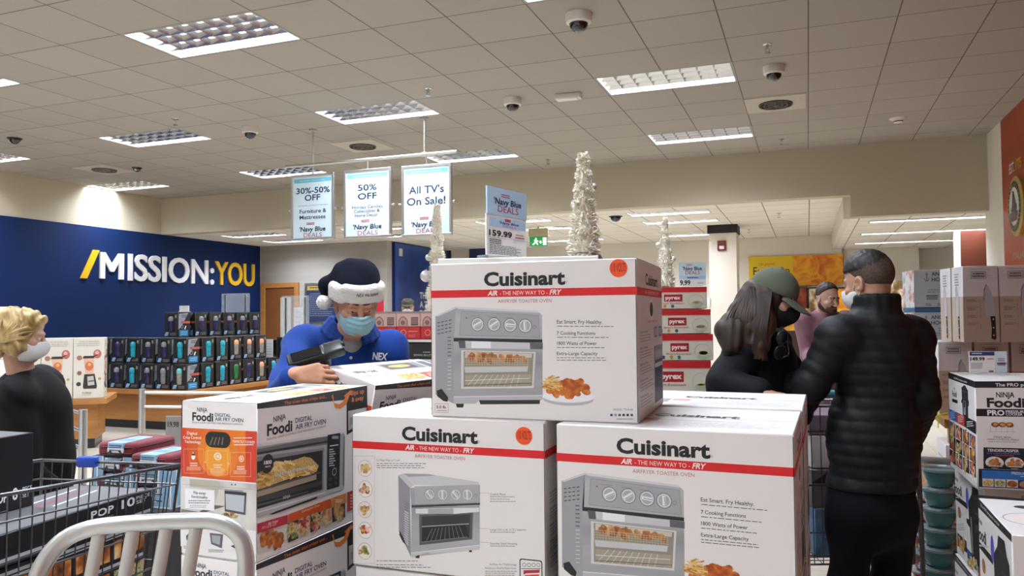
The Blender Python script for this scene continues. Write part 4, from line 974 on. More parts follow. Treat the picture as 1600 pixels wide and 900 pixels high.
# shaker bottle boxes: one stacked pair of rows on each visible side
mat('bottle_box', '#1b1a1a', 0.5); mat('box_window', '#2a2826', 0.25)
PAL = {'teal': '#1f93a6', 'grey': '#77777b', 'navy': '#2a2450', 'green': '#1f6a34', 'peach': '#e09a6c', 'clear': '#8d8a80', 'mint': '#63b5ae'}
BW, BH = .245, .362
def bottle_box(kind, cap, body):
    b = MB(); b.box((-BW / 2, -BW / 2, 0), (BW / 2, BW / 2, BH), M('bottle_box'), .004)
    def openface(a):          # face with the bottle showing
        a.frac(BW, BH); a.rect(.24, .08, .80, .78, M('box_window'), 1)
        a.poly([(.0, .95), (.10, .80), (.34, .80), (.24, .95)], '#9fb6cc', 2); a.fine(.10, .28, .86, 2, .05, .006, '#31557e', 3, 3, 0); a.fine(.42, .92, .84, 3, .04, .004, '#b5b1aa', 2, 5, .1)
        a.rect(.80, .10, .92, .22, '#8d876f', 2)
    def flapface(a):          # printed face with the diagonal
        a.frac(BW, BH); a.poly([(.10, .06), (.85, .02), (.30, .58), (.06, .70)], '#8f9297', 1); a.fine(.30, .72, .12, 2, .07, .012, '#2d3138', 2, 4, 0); a.fine(.2, .5, .3, 3, .06, .006, '#5a82a8', 2, 6, .2)
        a.rect(.28, .36, .98, .45, '#b0574a', 2); a.rect(.14, .72, .84, .97, '#2f7fb0', 2); a.fine(.24, .76, .80, 2, .08, .014, '#8fc1df', 3, 7, 0)
        a.ring(.34, .58, .028, .007, '#9a9a9c', 2); a.poly([(.52, .68), (.62, .54), (.70, .56), (.60, .70)], '#e1e1e1', 3)
    F = Art(b, (-BW / 2, -BW / 2, 0), (1, 0, 0), (0, 0, 1), .0009); R_ = Art(b, (BW / 2, -BW / 2, 0), (0, 1, 0), (0, 0, 1), .0009)
    (openface if kind else flapface)(F); (flapface if kind else openface)(R_)
    a = Art(b, (-BW / 2, -BW / 2, BH), (1, 0, 0), (0, 1, 0), .0009).frac(BW, BW); a.poly([(.1, .9), (.5, .9), (.8, .2), (.4, .2)], '#77797c', 1)
    # the bottle itself, bulging through the window
    B = MB(); z = BH * .22; X = Matrix.Translation((0, -BW / 2 + .012, 0)) if kind else Matrix.Translation((BW / 2 - .012, 0, 0))
    B.lathe([(.038, z), (.043, z + .02), (.046, z + .14), (.044, z + .155)], mat('bottle_' + body, PAL[body], .25, vary=.25, vscale=30), 16, X=X)
    B.lathe([(.047, z + .155), (.047, z + .20), (.040, z + .21), (.030, z + .225)], mat('cap_' + cap, PAL[cap], .35), 16, X=X)
    return b, B
VAR = [('teal', 'teal'), ('grey', 'navy'), ('grey', 'grey'), ('mint', 'clear'), ('green', 'green'), ('peach', 'clear'), ('peach', 'grey'), ('navy', 'navy')]
cache = {}
GB = 'black boxes of sports bottles on the oak table'
def put_bottle(kind, v, x, y, z, rz, label):
    k = (kind, v)
    if k not in cache:
        b, B = bottle_box(kind, *VAR[v]); o = b.build('bottle_box', None, 40); p = B.build('bottle', o, 40); cache[k] = o
        o.location = (x, y, z); o.rotation_euler = (0, 0, rz); tag(o, label, 'bottle box', GB); return o
    o = dup(cache[k], (x, y, z), rz, label, GB); return o
CAPW = ['teal', 'grey', 'grey', 'aqua', 'green', 'peach', 'peach', 'dark']
rows = []
zt = .582
# left (front) side of the table: lower and middle courses, right side, and a raised course in the middle
front = [(0, 1, 3), (1, 1, 2), (2, 1, 1), (3, 1, 0), (4, 1, 0)]
n = 0
def lab(kind, v, course, where):
    return 'black box, %s, %s course, %s' % (('%s bottle cap' % CAPW[v]) if kind else 'diagonal print', course, where)
ordn = ['at the corner', 'second from the corner', 'third from the corner', 'fourth from the corner', 'fifth from the corner', 'sixth from the corner']
for course, z, nf, nr, fv, rv in (('lowest', zt, 6, 6, [3, 2, 1, 0, 1, 0], [0, 0, 4, 7, 5, 0]), ('second', zt + BH + .004, 6, 5, [0, 1, 1, 0, 7, 2], [0, 0, 5, 6, 5])):
    off = 0.06 if course == 'second' else 0
    for k in range(nf):
        x = c0.x - .17 - k * (BW + .045) - off; y = c0.y + .16 + off * 1.2
        put_bottle(1, fv[k], x, y, z, -.03 * (k % 3), lab(1, fv[k], course, ordn[k] + ' along the left side'))
    kinds = [0, 1, 1, 0, 1, 0]
    for k in range(1, nr + 1):
        x = c0.x - .17 - off; y = c0.y + .16 + off * 1.2 + k * (BW + .05) 
        o = put_bottle(kinds[k - 1] , rv[k - 1], x, y, z, math.pi / 2 if kinds[k - 1] else 0.0, lab(kinds[k - 1], rv[k - 1], course, ordn[k - 1] + ' along the right side'))
for k in range(6):
    x = c0.x - .62 - (0 if k else .04); y = c0.y + .50 + k * (BW + .06)
    put_bottle(0, 1, x, y, zt + BH + .004, 0, lab(0, 1, 'hidden second', ordn[k] + ' under the raised row')); put_bottle(0 if k else 1, 1, x, y, zt + 2 * (BH + .004), 0, lab(0 if k else 1, 1, 'topmost', ordn[k] + ' of the raised row'))
    put_bottle(0, 1, x, y, zt, 0, lab(0, 1, 'hidden lowest', ordn[k] + ' under the raised row'))
for k in range(2):
    pass
# blender boxes
LW, LD, LH = .335, .24, .74
mat('blender_card', '#d6d0c3', 0.5)
def blender_box():
    b = MB(); b.box((-LW / 2, -LD / 2, 0), (LW / 2, LD / 2, LH), M('blender_card'), .004)
    for O, U, w in (((-LW / 2, -LD / 2, 0), (1, 0, 0), LW), ((LW / 2, -LD / 2, 0), (0, 1, 0), LD)):
        a = Art(b, O, U, (0, 0, 1), .0012).frac(w, LH); a.text('TWIST IN NUTRITION', .18, .84, .075, -.020, '#77716a', 1); a.fine(.12, .88, .10, 2, .03, .006, '#8d867c', 1, 3, .1)
        a.disc(.78, .27, .045, '#b5685a', 1, ry=.055); a.disc(.77, .25, .022, '#d9a89a', 2); a.disc(.20, .33, .030, '#a8705c', 1); a.disc(.20, .58, .026, '#8a5a50', 1); a.disc(.18, .76, .026, '#3d3a38', 1)
        a.poly([(.34, .30), (.66, .30), (.70, .34), (.30, .34)], '#2b2927', 2); a.line(.62, .32, .80, .28, .012, '#2b2927', 2)
        a.poly([(.34, .34), (.68, .34), (.66, .60), (.40, .60)], '#dcae96', 2); a.disc(.52, .47, .045, '#c96f4e', 3, ry=.055); a.disc(.53, .44, .018, '#e6b45c', 4)
        a.poly([(.36, .60), (.70, .60), (.78, .80), (.76, .84), (.34, .84), (.32, .80)], '#2b2927', 2); a.poly([(.46, .64), (.66, .63), (.70, .78), (.48, .79)], '#b9b7b2', 3); a.line(.50, .72, .68, .71, .012, '#2b2927', 4); a.disc(.86, .68, .018, '#b59a55', 2)
        a.text('Pro Blender', .30, .62, .92, -.03, '#3a3733', 2); a.fine(.3, .6, .94, 1, .02, .006, '#8d867c', 2, 7)
    a = Art(b, (-LW / 2, -LD / 2, LH), (1, 0, 0), (0, 1, 0), .0012).frac(LW, LD); a.rect(.2, .3, .8, .7, '#e9e4da', 1)
    return b
bb = None
zb = .622
for k in range(4):
    q = c1 + bu * (-.04 - LW / 2 - k * (LW + .006)) + bv_ * (.03 + LD / 2)
    lb = 'tall cream blender box, ' + ('rightmost of the front row', 'second from the right', 'third from the right, behind the blonde woman', 'fourth from the right, behind the blonde woman')[k]
    if bb is None: bb = tag(blender_box().build('blender_box', None, 40), lb, 'blender box', 'cream blender boxes on the left oak table'); bb.location = (q.x, q.y, zb); bb.rotation_euler = (0, 0, BTH)
    else: dup(bb, (q.x, q.y, zb), BTH, lb)
# small white tag standing on the bottle boxes, white poster on a stand at the left edge
p = ony(248, 499, c0.y + 1.0)
b = MB(); zz = zt + 3 * (BH + .004) + .004
b.box((c0.x - .74, c0.y + .62, zz), (c0.x - .56, c0.y + .63, zz + .09), M('carton_white'), .001); b.box((c0.x - .74, c0.y + .60, zz), (c0.x - .56, c0.y + .66, zz + .006), M('carton_white'))
tag(b.build('price_card'), 'blank white card standing on top of the black bottle boxes', 'price card')
pp = at(8, 458, 7.6)
t = thing('poster_stand', 'white poster on a stand cut off by the left edge, ending in n and each', 'poster', (pp.x, pp.y, 0), .55)
b = MB(); b.box((-.34, -.008, 1.05), (.085, .008, 1.72), M('carton_white'), .002); a = Art(b, (-.34, -.008, 1.05), (1, 0, 0), (0, 0, 1), .001).frac(.425, .67)
a.text('on', .74, .90, .19, -.055, INK, 2, bold=1.2); a.text('each', .58, .97, .33, -.075, INK, 2, bold=1.2); a.fine(.3, .9, .62, 3, .07, .006, '#8a8a8a', 2, 3, .2); b.build('poster', t)
b = MB(); b.cyl((-.12, .02, 0), (-.12, .02, 1.1), .012, M('alu'), n=10); b.box((-.3, -.14, 0), (.06, .18, .014), M('alu'), .004); b.build('stand', t)

# steel queue rails in front of the tables
def post_rail(label, pts, h, nrails):
    t = thing('queue_rail', label, 'barrier', (0, 0, 0))
    for p in pts:
        b = MB(); b.cyl((p[0], p[1], 0), (p[0], p[1], h), .028, M('alu'), n=14); b.lathe([(.07, 0), (.07, .008), (.03, .014)], M('alu'), 18, X=Matrix.Translation((p[0], p[1], 0))); b.build('post', t)
    for k in range(nrails):
        z = h - .03 - k * .12; b = MB(); b.tube([(p[0], p[1], z) for p in pts], .012, M('alu'), 8); b.build('rail', t)
    return t
q1 = at(130, 640, 5.4); q0 = at(102, 640, 5.9); q2 = at(222, 613, 6.6)
post_rail('short steel barrier rail behind the blonde woman', [(q0.x - .5, q0.y + .2), (q1.x, q1.y)], q1.z, 3)
post_rail('thin steel barrier rail in front of the bottle table', [(q2.x, q2.y), (q2.x + 1.2, q2.y + .25)], q2.z + .03, 2)

# ---- service counter with acrylic screens in front of the blue wall corner
mat('acrylic', '#dfe8ea', 0.05, alpha=0.22, coat=0.5)
mat('screen_black', '#0b0c0e', 0.2)
def counter(label, x0, x1, y0, y1, h):
    t = thing('service_counter', label, 'counter', ((x0 + x1) / 2, (y0 + y1) / 2, 0)); w, d = (x1 - x0) / 2, (y1 - y0) / 2
    b = MB(); b.box((-w, -d, h - .04), (w, d, h), M('grey_top'), .004); b.build('counter_top', t)
    b = MB(); b.box((-w + .03, -d + .03, .1), (w - .03, d - .03, h - .04), M('oak'))
    a = Art(b, (-w + .03, -d + .03, .1), (1, 0, 0), (0, 0, 1), .002).frac(2 * w - .06, h - .14)
    for k in range(1, 4): a.line(.02, k * .24, .98, k * .24, .012, '#5d3a18', 1)
    b.build('cabinet', t); b = MB(); b.box((-w + .05, -d + .05, 0), (w - .05, d - .05, .1), M('black_plastic')); b.build('kick_plate', t); return t
mat('grey_top', '#4c4a47', 0.35)
k0 = at(398, 577, 13.0)
KH = k0.z
counter('oak service counter with a dark worktop in front of the office door', k0.x - .02, k0.x + 2.6, k0.y, k0.y + .78, KH)
def screen(label, cx, cy, z, w, h, rz):
    t = thing('acrylic_screen', label, 'protective screen', (cx, cy, z), rz, 'clear protective screens on the counter')
    b = MB(); b.box((-w / 2, -.004, .12), (w / 2, .004, h), M('acrylic'), .001); b.build('panel', t)
    for s in (-.36, .36): b = MB(); b.box((s * w - .018, -.012, 0), (s * w + .018, .012, h * .98), M('alu'), .003); b.box((s * w - .05, -.09, 0), (s * w + .05, .09, .010), M('alu')); b.build('post', t)
    b = MB(); a = Art(b, (-w * .26, -.005, h * .22), (1, 0, 0), (0, 0, 1), .001).frac(w * .52, .10); a.rect(0, 0, 1, 1, '#d9c22c', 1); a.fine(.05, .95, .5, 1, .1, .03, '#8a7a1c', 2, 3, 0); tag(b.build('notice_strip', t), 'yellow notice strip')
    return t
s1 = at(355, 525, 13.4); screen('clear screen with a yellow strip before the blue wall', s1.x, k0.y + .35, KH, at(385, 500, 13.4).x - at(326, 500, 13.4).x, at(355, 458, 13.4).z - KH, 0)
counter('oak service counter section below the clear screen, left of the first', k0.x - 1.35, k0.x - .03, k0.y + .05, k0.y + .75, KH)
s2 = at(452, 520, 13.3); screen('clear screen before the office door', s2.x + .12, k0.y + .45, KH, .55, at(452, 462, 13.3).z - KH, 0)
def monitor(label, x, y, w, h, rz):
    t = thing('monitor', label, 'monitor', (x, y, KH), rz, 'computer monitors on the counter')
    b = MB(); b.box((-w / 2, -.015, .12), (w / 2, .02, .12 + h), M('black_plastic'), .006); b.build('casing', t)
    b = MB(); b.box((-.03, .0, .01), (.03, .02, .2), M('black_plastic')); b.box((-.12, -.08, 0), (.12, .1, .012), M('black_plastic'), .003); b.build('stand', t)
    b = MB(); b.box((-w / 2 + .015, -.017, .135), (w / 2 - .015, -.014, .105 + h), M('screen_black')); b.build('display', t)
m1 = at(404, 545, 13.5); monitor('black monitor left of the white notice holder', m1.x, k0.y + .62, .42, .36, .2)
m2 = at(434, 530, 13.6); monitor('black monitor behind the white notice holder', m2.x + .16, k0.y + .62, .40, .40, -.2)
nh = at(421, 535, 13.0)
t = thing('notice_holder', 'upright white notice sheet in a holder on the service counter', 'notice', (nh.x, k0.y + .07, KH)); 
b = MB(); b.box((-.075, -.004, .01), (.075, .004, .50), M('carton_white'), .001); a = Art(b, (-.075, -.004, .01), (1, 0, 0), (0, 0, 1), .001).frac(.15, .49); a.fine(.15, .85, .15, 8, .09, .006, '#8a8a8a', 1, 3); b.build('sheet', t)
b = MB(); b.box((-.09, -.06, 0), (.09, .06, .012), M('black_plastic')); b.build('foot', t)
nh2 = at(471, 500, 13.6)
t = thing('notice_holder', 'small white notice sheet in front of the office door frame', 'notice', (nh2.x, k0.y + .66, KH)); b = MB(); b.box((-.09, -.004, .2), (.09, .004, nh2.z - KH + .22), M('carton_white'), .001); a = Art(b, (-.09, -.004, .2), (1, 0, 0), (0, 0, 1), .001).frac(.18, nh2.z - KH + .02); a.fine(.2, .8, .1, 6, .1, .006, '#9a9a9a', 1, 4); b.build('sheet', t)
b = MB(); b.cyl((0, 0, 0), (0, 0, .25), .01, M('alu'), n=8); b.cyl((0, 0, 0), (0, 0, .012), .07, M('alu'), n=16); b.build('stand', t)
ct = at(462, 535, 13.0)
t = thing('card_terminal', 'small card terminal with a lit display on the service counter', 'card terminal', (ct.x + .1, k0.y + .15, KH), .3)
b = MB(); b.cyl((0, 0, 0), (0, 0, .24), .02, M('black_plastic'), n=10); b.cyl((0, 0, 0), (0, 0, .012), .06, M('black_plastic'), n=16); b.build('stand', t); b = MB(); X = Matrix.Translation((0, 0, .27)) @ Matrix.Rotation(-.9, 4, 'X'); b.box((-.07, -.09, -.02), (.07, .09, .02), M('black_plastic'), .008, X=X); b.build('casing', t)
b = MB(); b.box((-.055, .0, .020), (.055, .075, .023), mat('lit_display', '#7fa3c4', .3, emit='#8fb3d4', es=.35), X=X); b.build('display', t)
pr = at(430, 600, 10.0)
t = thing('receipt_printer', 'dark printer with a white label on the counter', 'printer', (k0.x + .30, k0.y + .19, KH)); b = MB(); b.box((-.28, -.17, .01), (.28, .17, .16), M('black_plastic'), .02, seg=2); b.build('casing', t); b = MB(); a = Art(b, (-.26, -.172, .02), (1, 0, 0), (0, 0, 1), .001).frac(.18, .12); a.rect(0, 0, 1, 1, '#e3e3e1', 1); a.fine(.1, .9, .3, 4, .16, .006, '#9a9a9a', 2, 2); tag(b.build('label', t), 'white paper label')
bagp = at(382, 540, 10.0)
t = tag(None or (lambda b: (b.cyl((k0.x - .50, k0.y + .18, KH + .086), (k0.x - .06, k0.y + .18, KH + .086), .085, mat('kraft', '#9a8d78', .8), n=20), b.build('paper_roll'))[1])(MB()), 'beige paper roll lying on the counter', 'paper roll')

# ---- office door and information board on the grey striped wall
mat('door_wood', '#7a4a24', 0.45, vary=.15, vscale=2.5)
YO = 13.4
d0 = ony(410, 443, YO); d1 = ony(468, 443, YO)
t = thing('door_1', 'wooden office door with a glazed panel', 'door', ((d0.x + d1.x) / 2, YO, 0)); w = d1.x - d0.x; hd = d0.z
b = MB(); 
for lo, hi in (((-w / 2, -.05, 0), (-w / 2 + .10, .01, hd)), ((w / 2 - .10, -.05, 0), (w / 2, .01, hd)), ((-w / 2 + .1, -.05, hd - .10), (w / 2 - .1, .01, hd))): b.box(lo, hi, M('oak'), .004)
b.build('door_frame', t)
b = MB(); b.box((-w / 2 + .1, -.03, .01), (w / 2 - .1, .005, hd - .1), M('door_wood')); b.build('door_leaf', t)
b = MB(); b.box((w * .02, -.036, .9), (w * .30, -.030, hd - .3), mat('pale_glass', '#b9b5aa', .2)); b.build('glass', t); b = MB(); b.cyl((-w * .28, -.09, 1.05), (-w * .14, -.09, 1.05), .012, M('chrome'), n=10); b.cyl((-w * .28, -.09, 1.05), (-w * .28, -.03, 1.05), .012, M('chrome'), n=10); b.build('door_handle', t); t['kind'] = 'structure'
i0 = ony(480, 446, YO); i1 = ony(512, 502, YO)
t = thing('notice_board', 'dark blue information board in a pale frame beside the office door', 'notice board', (0, YO, 0)); x0, x1, z1, z0 = i0.x, i1.x + .35, i0.z, i1.z
b = MB(); b.box((x0 - .05, -.02, z0 - .05), (x1 + .05, 0, z1 + .05), M('alu'), .004); b.build('frame', t)
b = MB(); b.box((x0, -.026, z0), (x1, -.015, z1), mat('board_blue', '#2a3350', .4)); a = Art(b, (x0, -.026, z0), (1, 0, 0), (0, 0, 1), .001).frac(x1 - x0, z1 - z0); a.rect(.02, .02, .98, .14, '#a08a3c', 1); a.fine(.1, .9, .07, 1, .1, .02, '#3a3320', 2, 3); a.fine(.1, .9, .24, 12, .055, .010, '#8a93a8', 1, 5, .4); b.build('board', t)
# blue recruiting poster wall and red banner beyond the scanning man
w0 = at(605, 377, 13.6); 
t = thing('poster_wall', 'tall blue printed panel with white and yellow slogan behind the scanning man', 'poster wall', (-7.72, 13.62, 0))
b = MB(); b.box((-.06, 0, 0), (.06, 2.45, 3.06), M('wall_blue')); a = Art(b, (.06, 0, 0), (0, 1, 0), (0, 0, 1), .002).frac(2.45, 3.06)
a.poly([(0, 0), (1, 0), (1, 1), (0, 1)], ramp_mat('poster_blue', [(.3, '#14234d'), (.5, '#1d3f86'), (.72, '#2c5aa6')], scale=1.1, detail=3, rough=.3), 1)
for i, (s, c) in enumerate((('THE NAVY', '#e6e6e8'), ('A TRADITION', '#e6e6e8'), ('FUTURE-READY', '#e6e6e8'), ('WITH PRIDE', '#d9b52c'))): a.text(s, .42, .42 + .052 * len(s), .36 + i * .062, -.042, c, 3, bold=1.2)
a.ring(.70, .72, .09, .035, '#d9dce3', 3); a.fine(.64, .78, .79, 2, .03, .02, '#d9dce3', 3, 3, 0); a.rect(.06, .035, .12, .085, '#c9c9c4', 3)
b.build('panel', t)
t = thing('red_banner', 'narrow red roll-up banner left of the blue poster wall', 'banner', (at(580, 470, 14.0).x, at(580, 470, 14.0).y, 0), .1)
b = MB(); b.box((-.24, -.01, .08), (.24, .01, 2.0), mat('banner_red', '#a5182b', .45)); b.build('cloth', t); b = MB(); b.box((-.27, -.09, 0), (.27, .09, .08), M('alu'), .01); b.cyl((-.25, 0, 2.0), (.25, 0, 2.0), .014, M('alu'), n=8); b.build('stand', t)
# small blue panel hung farther back
q = at(705, 402, 16.0)
b = MB(); b.box((q.x - .22, 15.9, q.z - .6), (q.x + .22, 15.96, LOWC), mat('board_navy', '#1b2a52', .4)); b.box((q.x - .22, 15.96, LOWC - .02), (q.x + .22, YF, LOWC), M('alu')); tag(b.build('blue_banner'), 'dark blue panel hanging under the rear ceiling beside the poster wall', 'hanging panel')

# ---- exit sign
e0 = onz(834, 352, LOWC)
t = thing('exit_sign', 'lit green emergency exit sign under a beige box in the rear ceiling', 'exit sign', (e0.x, 12.4, 0), .25)
ez = ony(834, 370, 12.4).z; eb = ony(834, 385, 12.4).z; ew = .30
b = MB(); b.box((-ew * .55, -.05, ez), (ew * .55, .05, ez + .13), mat('beige_box', '#a89c80', .6), .006); b.cyl((0, 0, ez + .1), (0, 0, LOWC), .015, M('alu'), n=8); b.build('lamp_box', t)
b = MB(); b.box((-ew / 2, -.03, eb), (ew / 2, .03, ez), mat('exit_green', '#12803c', .4, emit='#169a48', es=.45), .004); a = Art(b, (-ew / 2, -.03, eb), (1, 0, 0), (0, 0, 1), .001).frac(ew, ez - eb); g = mat('exit_white', '#eaf7ee', .4, emit='#e6fbe9', es=.9)
a.rect(.74, .12, .95, .90, g, 2); a.disc(.36, .24, .014, g, 2); a.poly([(.24, .36), (.40, .34), (.44, .58), (.30, .62)], g, 2); a.poly([(.30, .58), (.42, .58), (.50, .86), (.42, .88), (.36, .68), (.22, .88), (.14, .84)], g, 2); a.poly([(.40, .38), (.52, .46), (.48, .54), (.38, .46)], g, 2); a.poly([(.58, .44), (.66, .44), (.66, .58), (.72, .58), (.62, .76), (.52, .58), (.58, .58)], g, 2); b.build('panel', t)

# ---- column with fire alarm
ca = onz(1107, 352, LOWC); cb = onz(1150, 350, LOWC)
b = MB(); cx0, cx1, cy = ca.x, cb.x, 13.42
b.box((cx0, cy, 0), (cx1, cy + .5, LOWC), M('wall_paint_pale')); b.box((cx0 - .02, cy - .02, LOWC - .14), (cx1 + .02, cy + .52, LOWC - .002), mat('black_trim', '#171513', .6)); struct(b, 'trim_1', None)
al = ony(1128, 384, cy)
t = thing('fire_alarm', 'dark red fire alarm strobe on the pale column', 'fire alarm', (al.x, cy, al.z))
b = MB(); b.box((-.07, -.04, -.085), (.07, 0, .085), mat('alarm_red', '#6d1216', .4), .008); b.build('housing', t); b = MB(); b.box((-.04, -.055, -.06), (.04, -.035, -.005), mat('strobe', '#e3dfd8', .2), .006); b.build('strobe_lens', t)

# ---- food posters and deli shelves along the far wall
def far(px, py, y=YF): return ony(px, py, y)
ramp_mat('pizza_print', [(.2, '#b8430a'), (.42, '#d9780e'), (.55, '#e9a81c'), (.68, '#c9520c'), (.85, '#f0c445')], scale=2.6, detail=5, distort=1.6, rough=.4)
ramp_mat('deli_print', [(.25, '#2c1a10'), (.42, '#7a5a34'), (.55, '#d9c7a2'), (.65, '#8a3a20'), (.8, '#e9dcc0')], scale=5, detail=6, rough=.4)
ramp_mat('deli_red', [(.3, '#3f0e0c'), (.55, '#7a1a14'), (.75, '#8f4a2a')], scale=5, detail=5, rough=.4)
ramp_mat('deli_gold', [(.3, '#8a4a10'), (.5, '#d99a24'), (.7, '#e9c45c')], scale=5, detail=5, rough=.4)
A0, A1, A2 = far(1170, 402), far(1239, 402), far(1317, 402); zB = far(1170, 443).z - .06
t = thing('food_banner', 'long food banner on the far wall, yellow lettered left half and orange pizza picture', 'poster', (0, YF, 0))
b = MB(); b.box((A0.x, -.04, zB), (A1.x, -.004, A0.z), mat('banner_yellow', '#d9b812', .4)); a = Art(b, (A0.x, -.04, zB), (1, 0, 0), (0, 0, 1), .002).frac(A1.x - A0.x, A0.z - zB); a.text('Cibo gourmet', .22, .60, .30, -.10, '#a85a10', 1, shear=.3); a.text('European', .10, .92, .62, -.27, '#3a1c08', 1, bold=.3); a.text('MARKET', .12, .36, .86, -.07, '#6d3a10', 1); tag(b.build('panel', t), 'yellow lettered panel')
b = MB(); b.box((A1.x, -.04, zB), (A2.x, -.004, A0.z), M('pizza_print')); tag(b.build('panel', t), 'orange pizza picture')
t = thing('food_banner', 'dark red food picture on the far wall right of the pizza banner', 'poster', (0, YF, 0)); B1 = far(1345, 402)
b = MB(); b.box((A2.x + .01, -.03, zB + .05), (.60, -.004, A0.z - .02), M('deli_red')); b.build('panel', t)
xs = [1180, 1216, 1262, 1300, 1337, 1366]; names = ['deli_print', 'deli_red', 'deli_print', 'pizza_print', 'deli_red']
for k in range(5):
    p0, p1 = far(xs[k], 452), far(xs[k + 1], 482); b = MB(); b.box((p0.x + .02, YF - .3, p1.z), (p1.x - .02, YF - .04, p0.z), M(names[k])); b.box((p0.x, YF - .31, p0.z), (p1.x, YF - .005, p0.z + .03), mat('frame_brown', '#3a2418', .5))
    b.box((p0.x, YF - .31, p1.z - .42), (p1.x, YF - .005, p1.z), M('deli_gold' if k % 2 else 'deli_print'))
    b.box((p0.x, YF - .32, 0), (p1.x, YF - .005, p1.z - .42), M('frame_brown'))
    tag(b.build('food_case'), 'lit food case on the far wall showing ' + ('pale breads beside the column', 'dark red meat goods', 'pale cheeses left of the bearded man', 'orange pizza goods right of the bearded man', 'dark red goods behind the black jacket')[k], 'food case', 'food cases along the far wall')
p0, p1 = far(1390, 440, YF + .1), far(1420, 487, YF + .1)
b = MB(); b.box((p0.x - .1, YF - .3, p1.z), (p1.x + .05, YF + .07, p0.z), M('deli_print')); b.box((p0.x - .1, YF - .31, p1.z - .18), (p1.x + .05, YF + .07, p1.z), mat('gold_strip', '#d9b52c', .4)); b.box((p0.x - .1, YF - .32, 0), (p1.x + .05, YF + .09, p1.z - .18), M('frame_brown')); tag(b.build('food_case'), 'food case with pale cheeses right of the black jacket man', 'food case', 'food cases along the far wall')
b = MB(); b.box((-.08, -.045, -.08), (.08, 0, .08), M('off_white_plastic'), .01); o = tag(b.build('wall_box'), 'small pale switch box on the far wall beside the column', 'switch box'); pw = far(1128, 475); o.location = (pw.x, cy, pw.z)
# round crest and lettering on the panelled right wall
em = onx(1592, 322, XR)
t = thing('wall_crest', 'round crest with gold rim on the panelled right wall', 'wall emblem', (XR, em.y, em.z)); R0 = .31
b = MB(); b.lathe([(R0, 0), (R0, .03), (R0 - .05, .04)], mat('crest_gold', '#a88f4a', .4), 48, X=Matrix.Rotation(-math.pi / 2, 4, 'Y')); b.build('rim', t, 50)
b = MB(); a = Art(b, (-.041, 0, 0), (0, -1, 0), (0, 0, 1), .001); a.disc(0, 0, R0 - .05, '#2f3530', 1, n=48); a.disc(0, 0, R0 - .11, '#c9cbc4', 2, n=40); a.ring(0, 0, R0 - .105, .012, '#a88f4a', 3, n=40)
for k in range(28): tt = k * 6.283 / 28; a.line((R0 - .095) * math.cos(tt), (R0 - .095) * math.sin(tt), (R0 - .065) * math.cos(tt + .06), (R0 - .065) * math.sin(tt + .06), .009, '#b9b28a', 3)
a.poly([(-.04, .17), (.02, .15), (.05, .07), (.11, -.01), (.08, -.08), (-.01, -.10), (-.10, -.04), (-.07, .05)], '#4b4b44', 4); a.line(-.13, -.01, -.03, -.16, .02, '#6d5a36', 4); a.line(.12, .01, .04, -.16, .02, '#5a4a30', 4); a.poly([(-.17, -.06), (.17, -.06), (.12, -.15), (-.12, -.15)], '#5d4034', 5); b.build('face', t)
t = thing('wall_lettering', 'small EST. 1775 lettering above the round crest', 'wall sign', (XR, 0, 0)); e1 = onx(1579, 272, XR); b = MB(); a = Art(b, (0, e1.y, e1.z), (0, -1, 0), (0, 0, 1), .004)
a.text('EST.', -.02, .20, 0, .10, '#d9d5cb', 2, bold=1, x1y=0); a.text('1775', .25, .48, 0, .10, '#c9a22c', 2, bold=1); b.build('letters', t, None)
t = thing('wall_lettering', 'pale lettering low on the panelled wall below the crest', 'wall sign', (XR, 0, 0)); e1 = onx(1585, 406, XR); b = MB(); a = Art(b, (0, e1.y, e1.z), (0, -1, 0), (0, 0, 1), .004); a.text('ITALIAN MARKET', 0, 1.1, 0, .07, '#a89a88', 2, bold=.4); b.build('letters', t, None)
# ================================================================== goods and displays near the viewer
mat('shelf_white', '#d8d5cf', 0.45)
# ---- white rack behind the stacked cartons (its top edge shows above the top carton)
ra, rb = at(684, 409, 3.12), at(937, 401, 3.02)
RZ = ra.z + .012; RX0, RX1 = ra.x, rb.x; RY = min(ra.y, rb.y)
rth = math.atan2(rb.y - ra.y, rb.x - ra.x); RL = math.hypot(rb.x - ra.x, rb.y - ra.y)
t = thing('display_rack', 'white metal rack behind the top carton, its upper edge carrying tree and price sign', 'display rack', (ra.x, ra.y, 0), rth)
b = MB(); b.box((0, 0, RZ - .03), (RL, .42, RZ), M('shelf_white'), .003); b.build('top_shelf', t)
b = MB(); b.box((RL - .006, -.006, RZ - .034), (RL + .004, .42, RZ + .003), M('dark_metal')); b.build('end_cap', t)
for x in (.02, RL - .05):
    b = MB(); b.box((x, .38, 0), (x + .03, .42, RZ - .03), M('shelf_white')); b.build('upright', t)
for z in (.12, .62, 1.18):
    b = MB(); b.box((0, .02, z - .02), (RL, .40, z), M('shelf_white'), .002); b.build('shelf', t)
b = MB(); b.box((.05, .395, .12), (RL - .05, .405, RZ - .03), M('shelf_white')); b.build('back_panel', t)

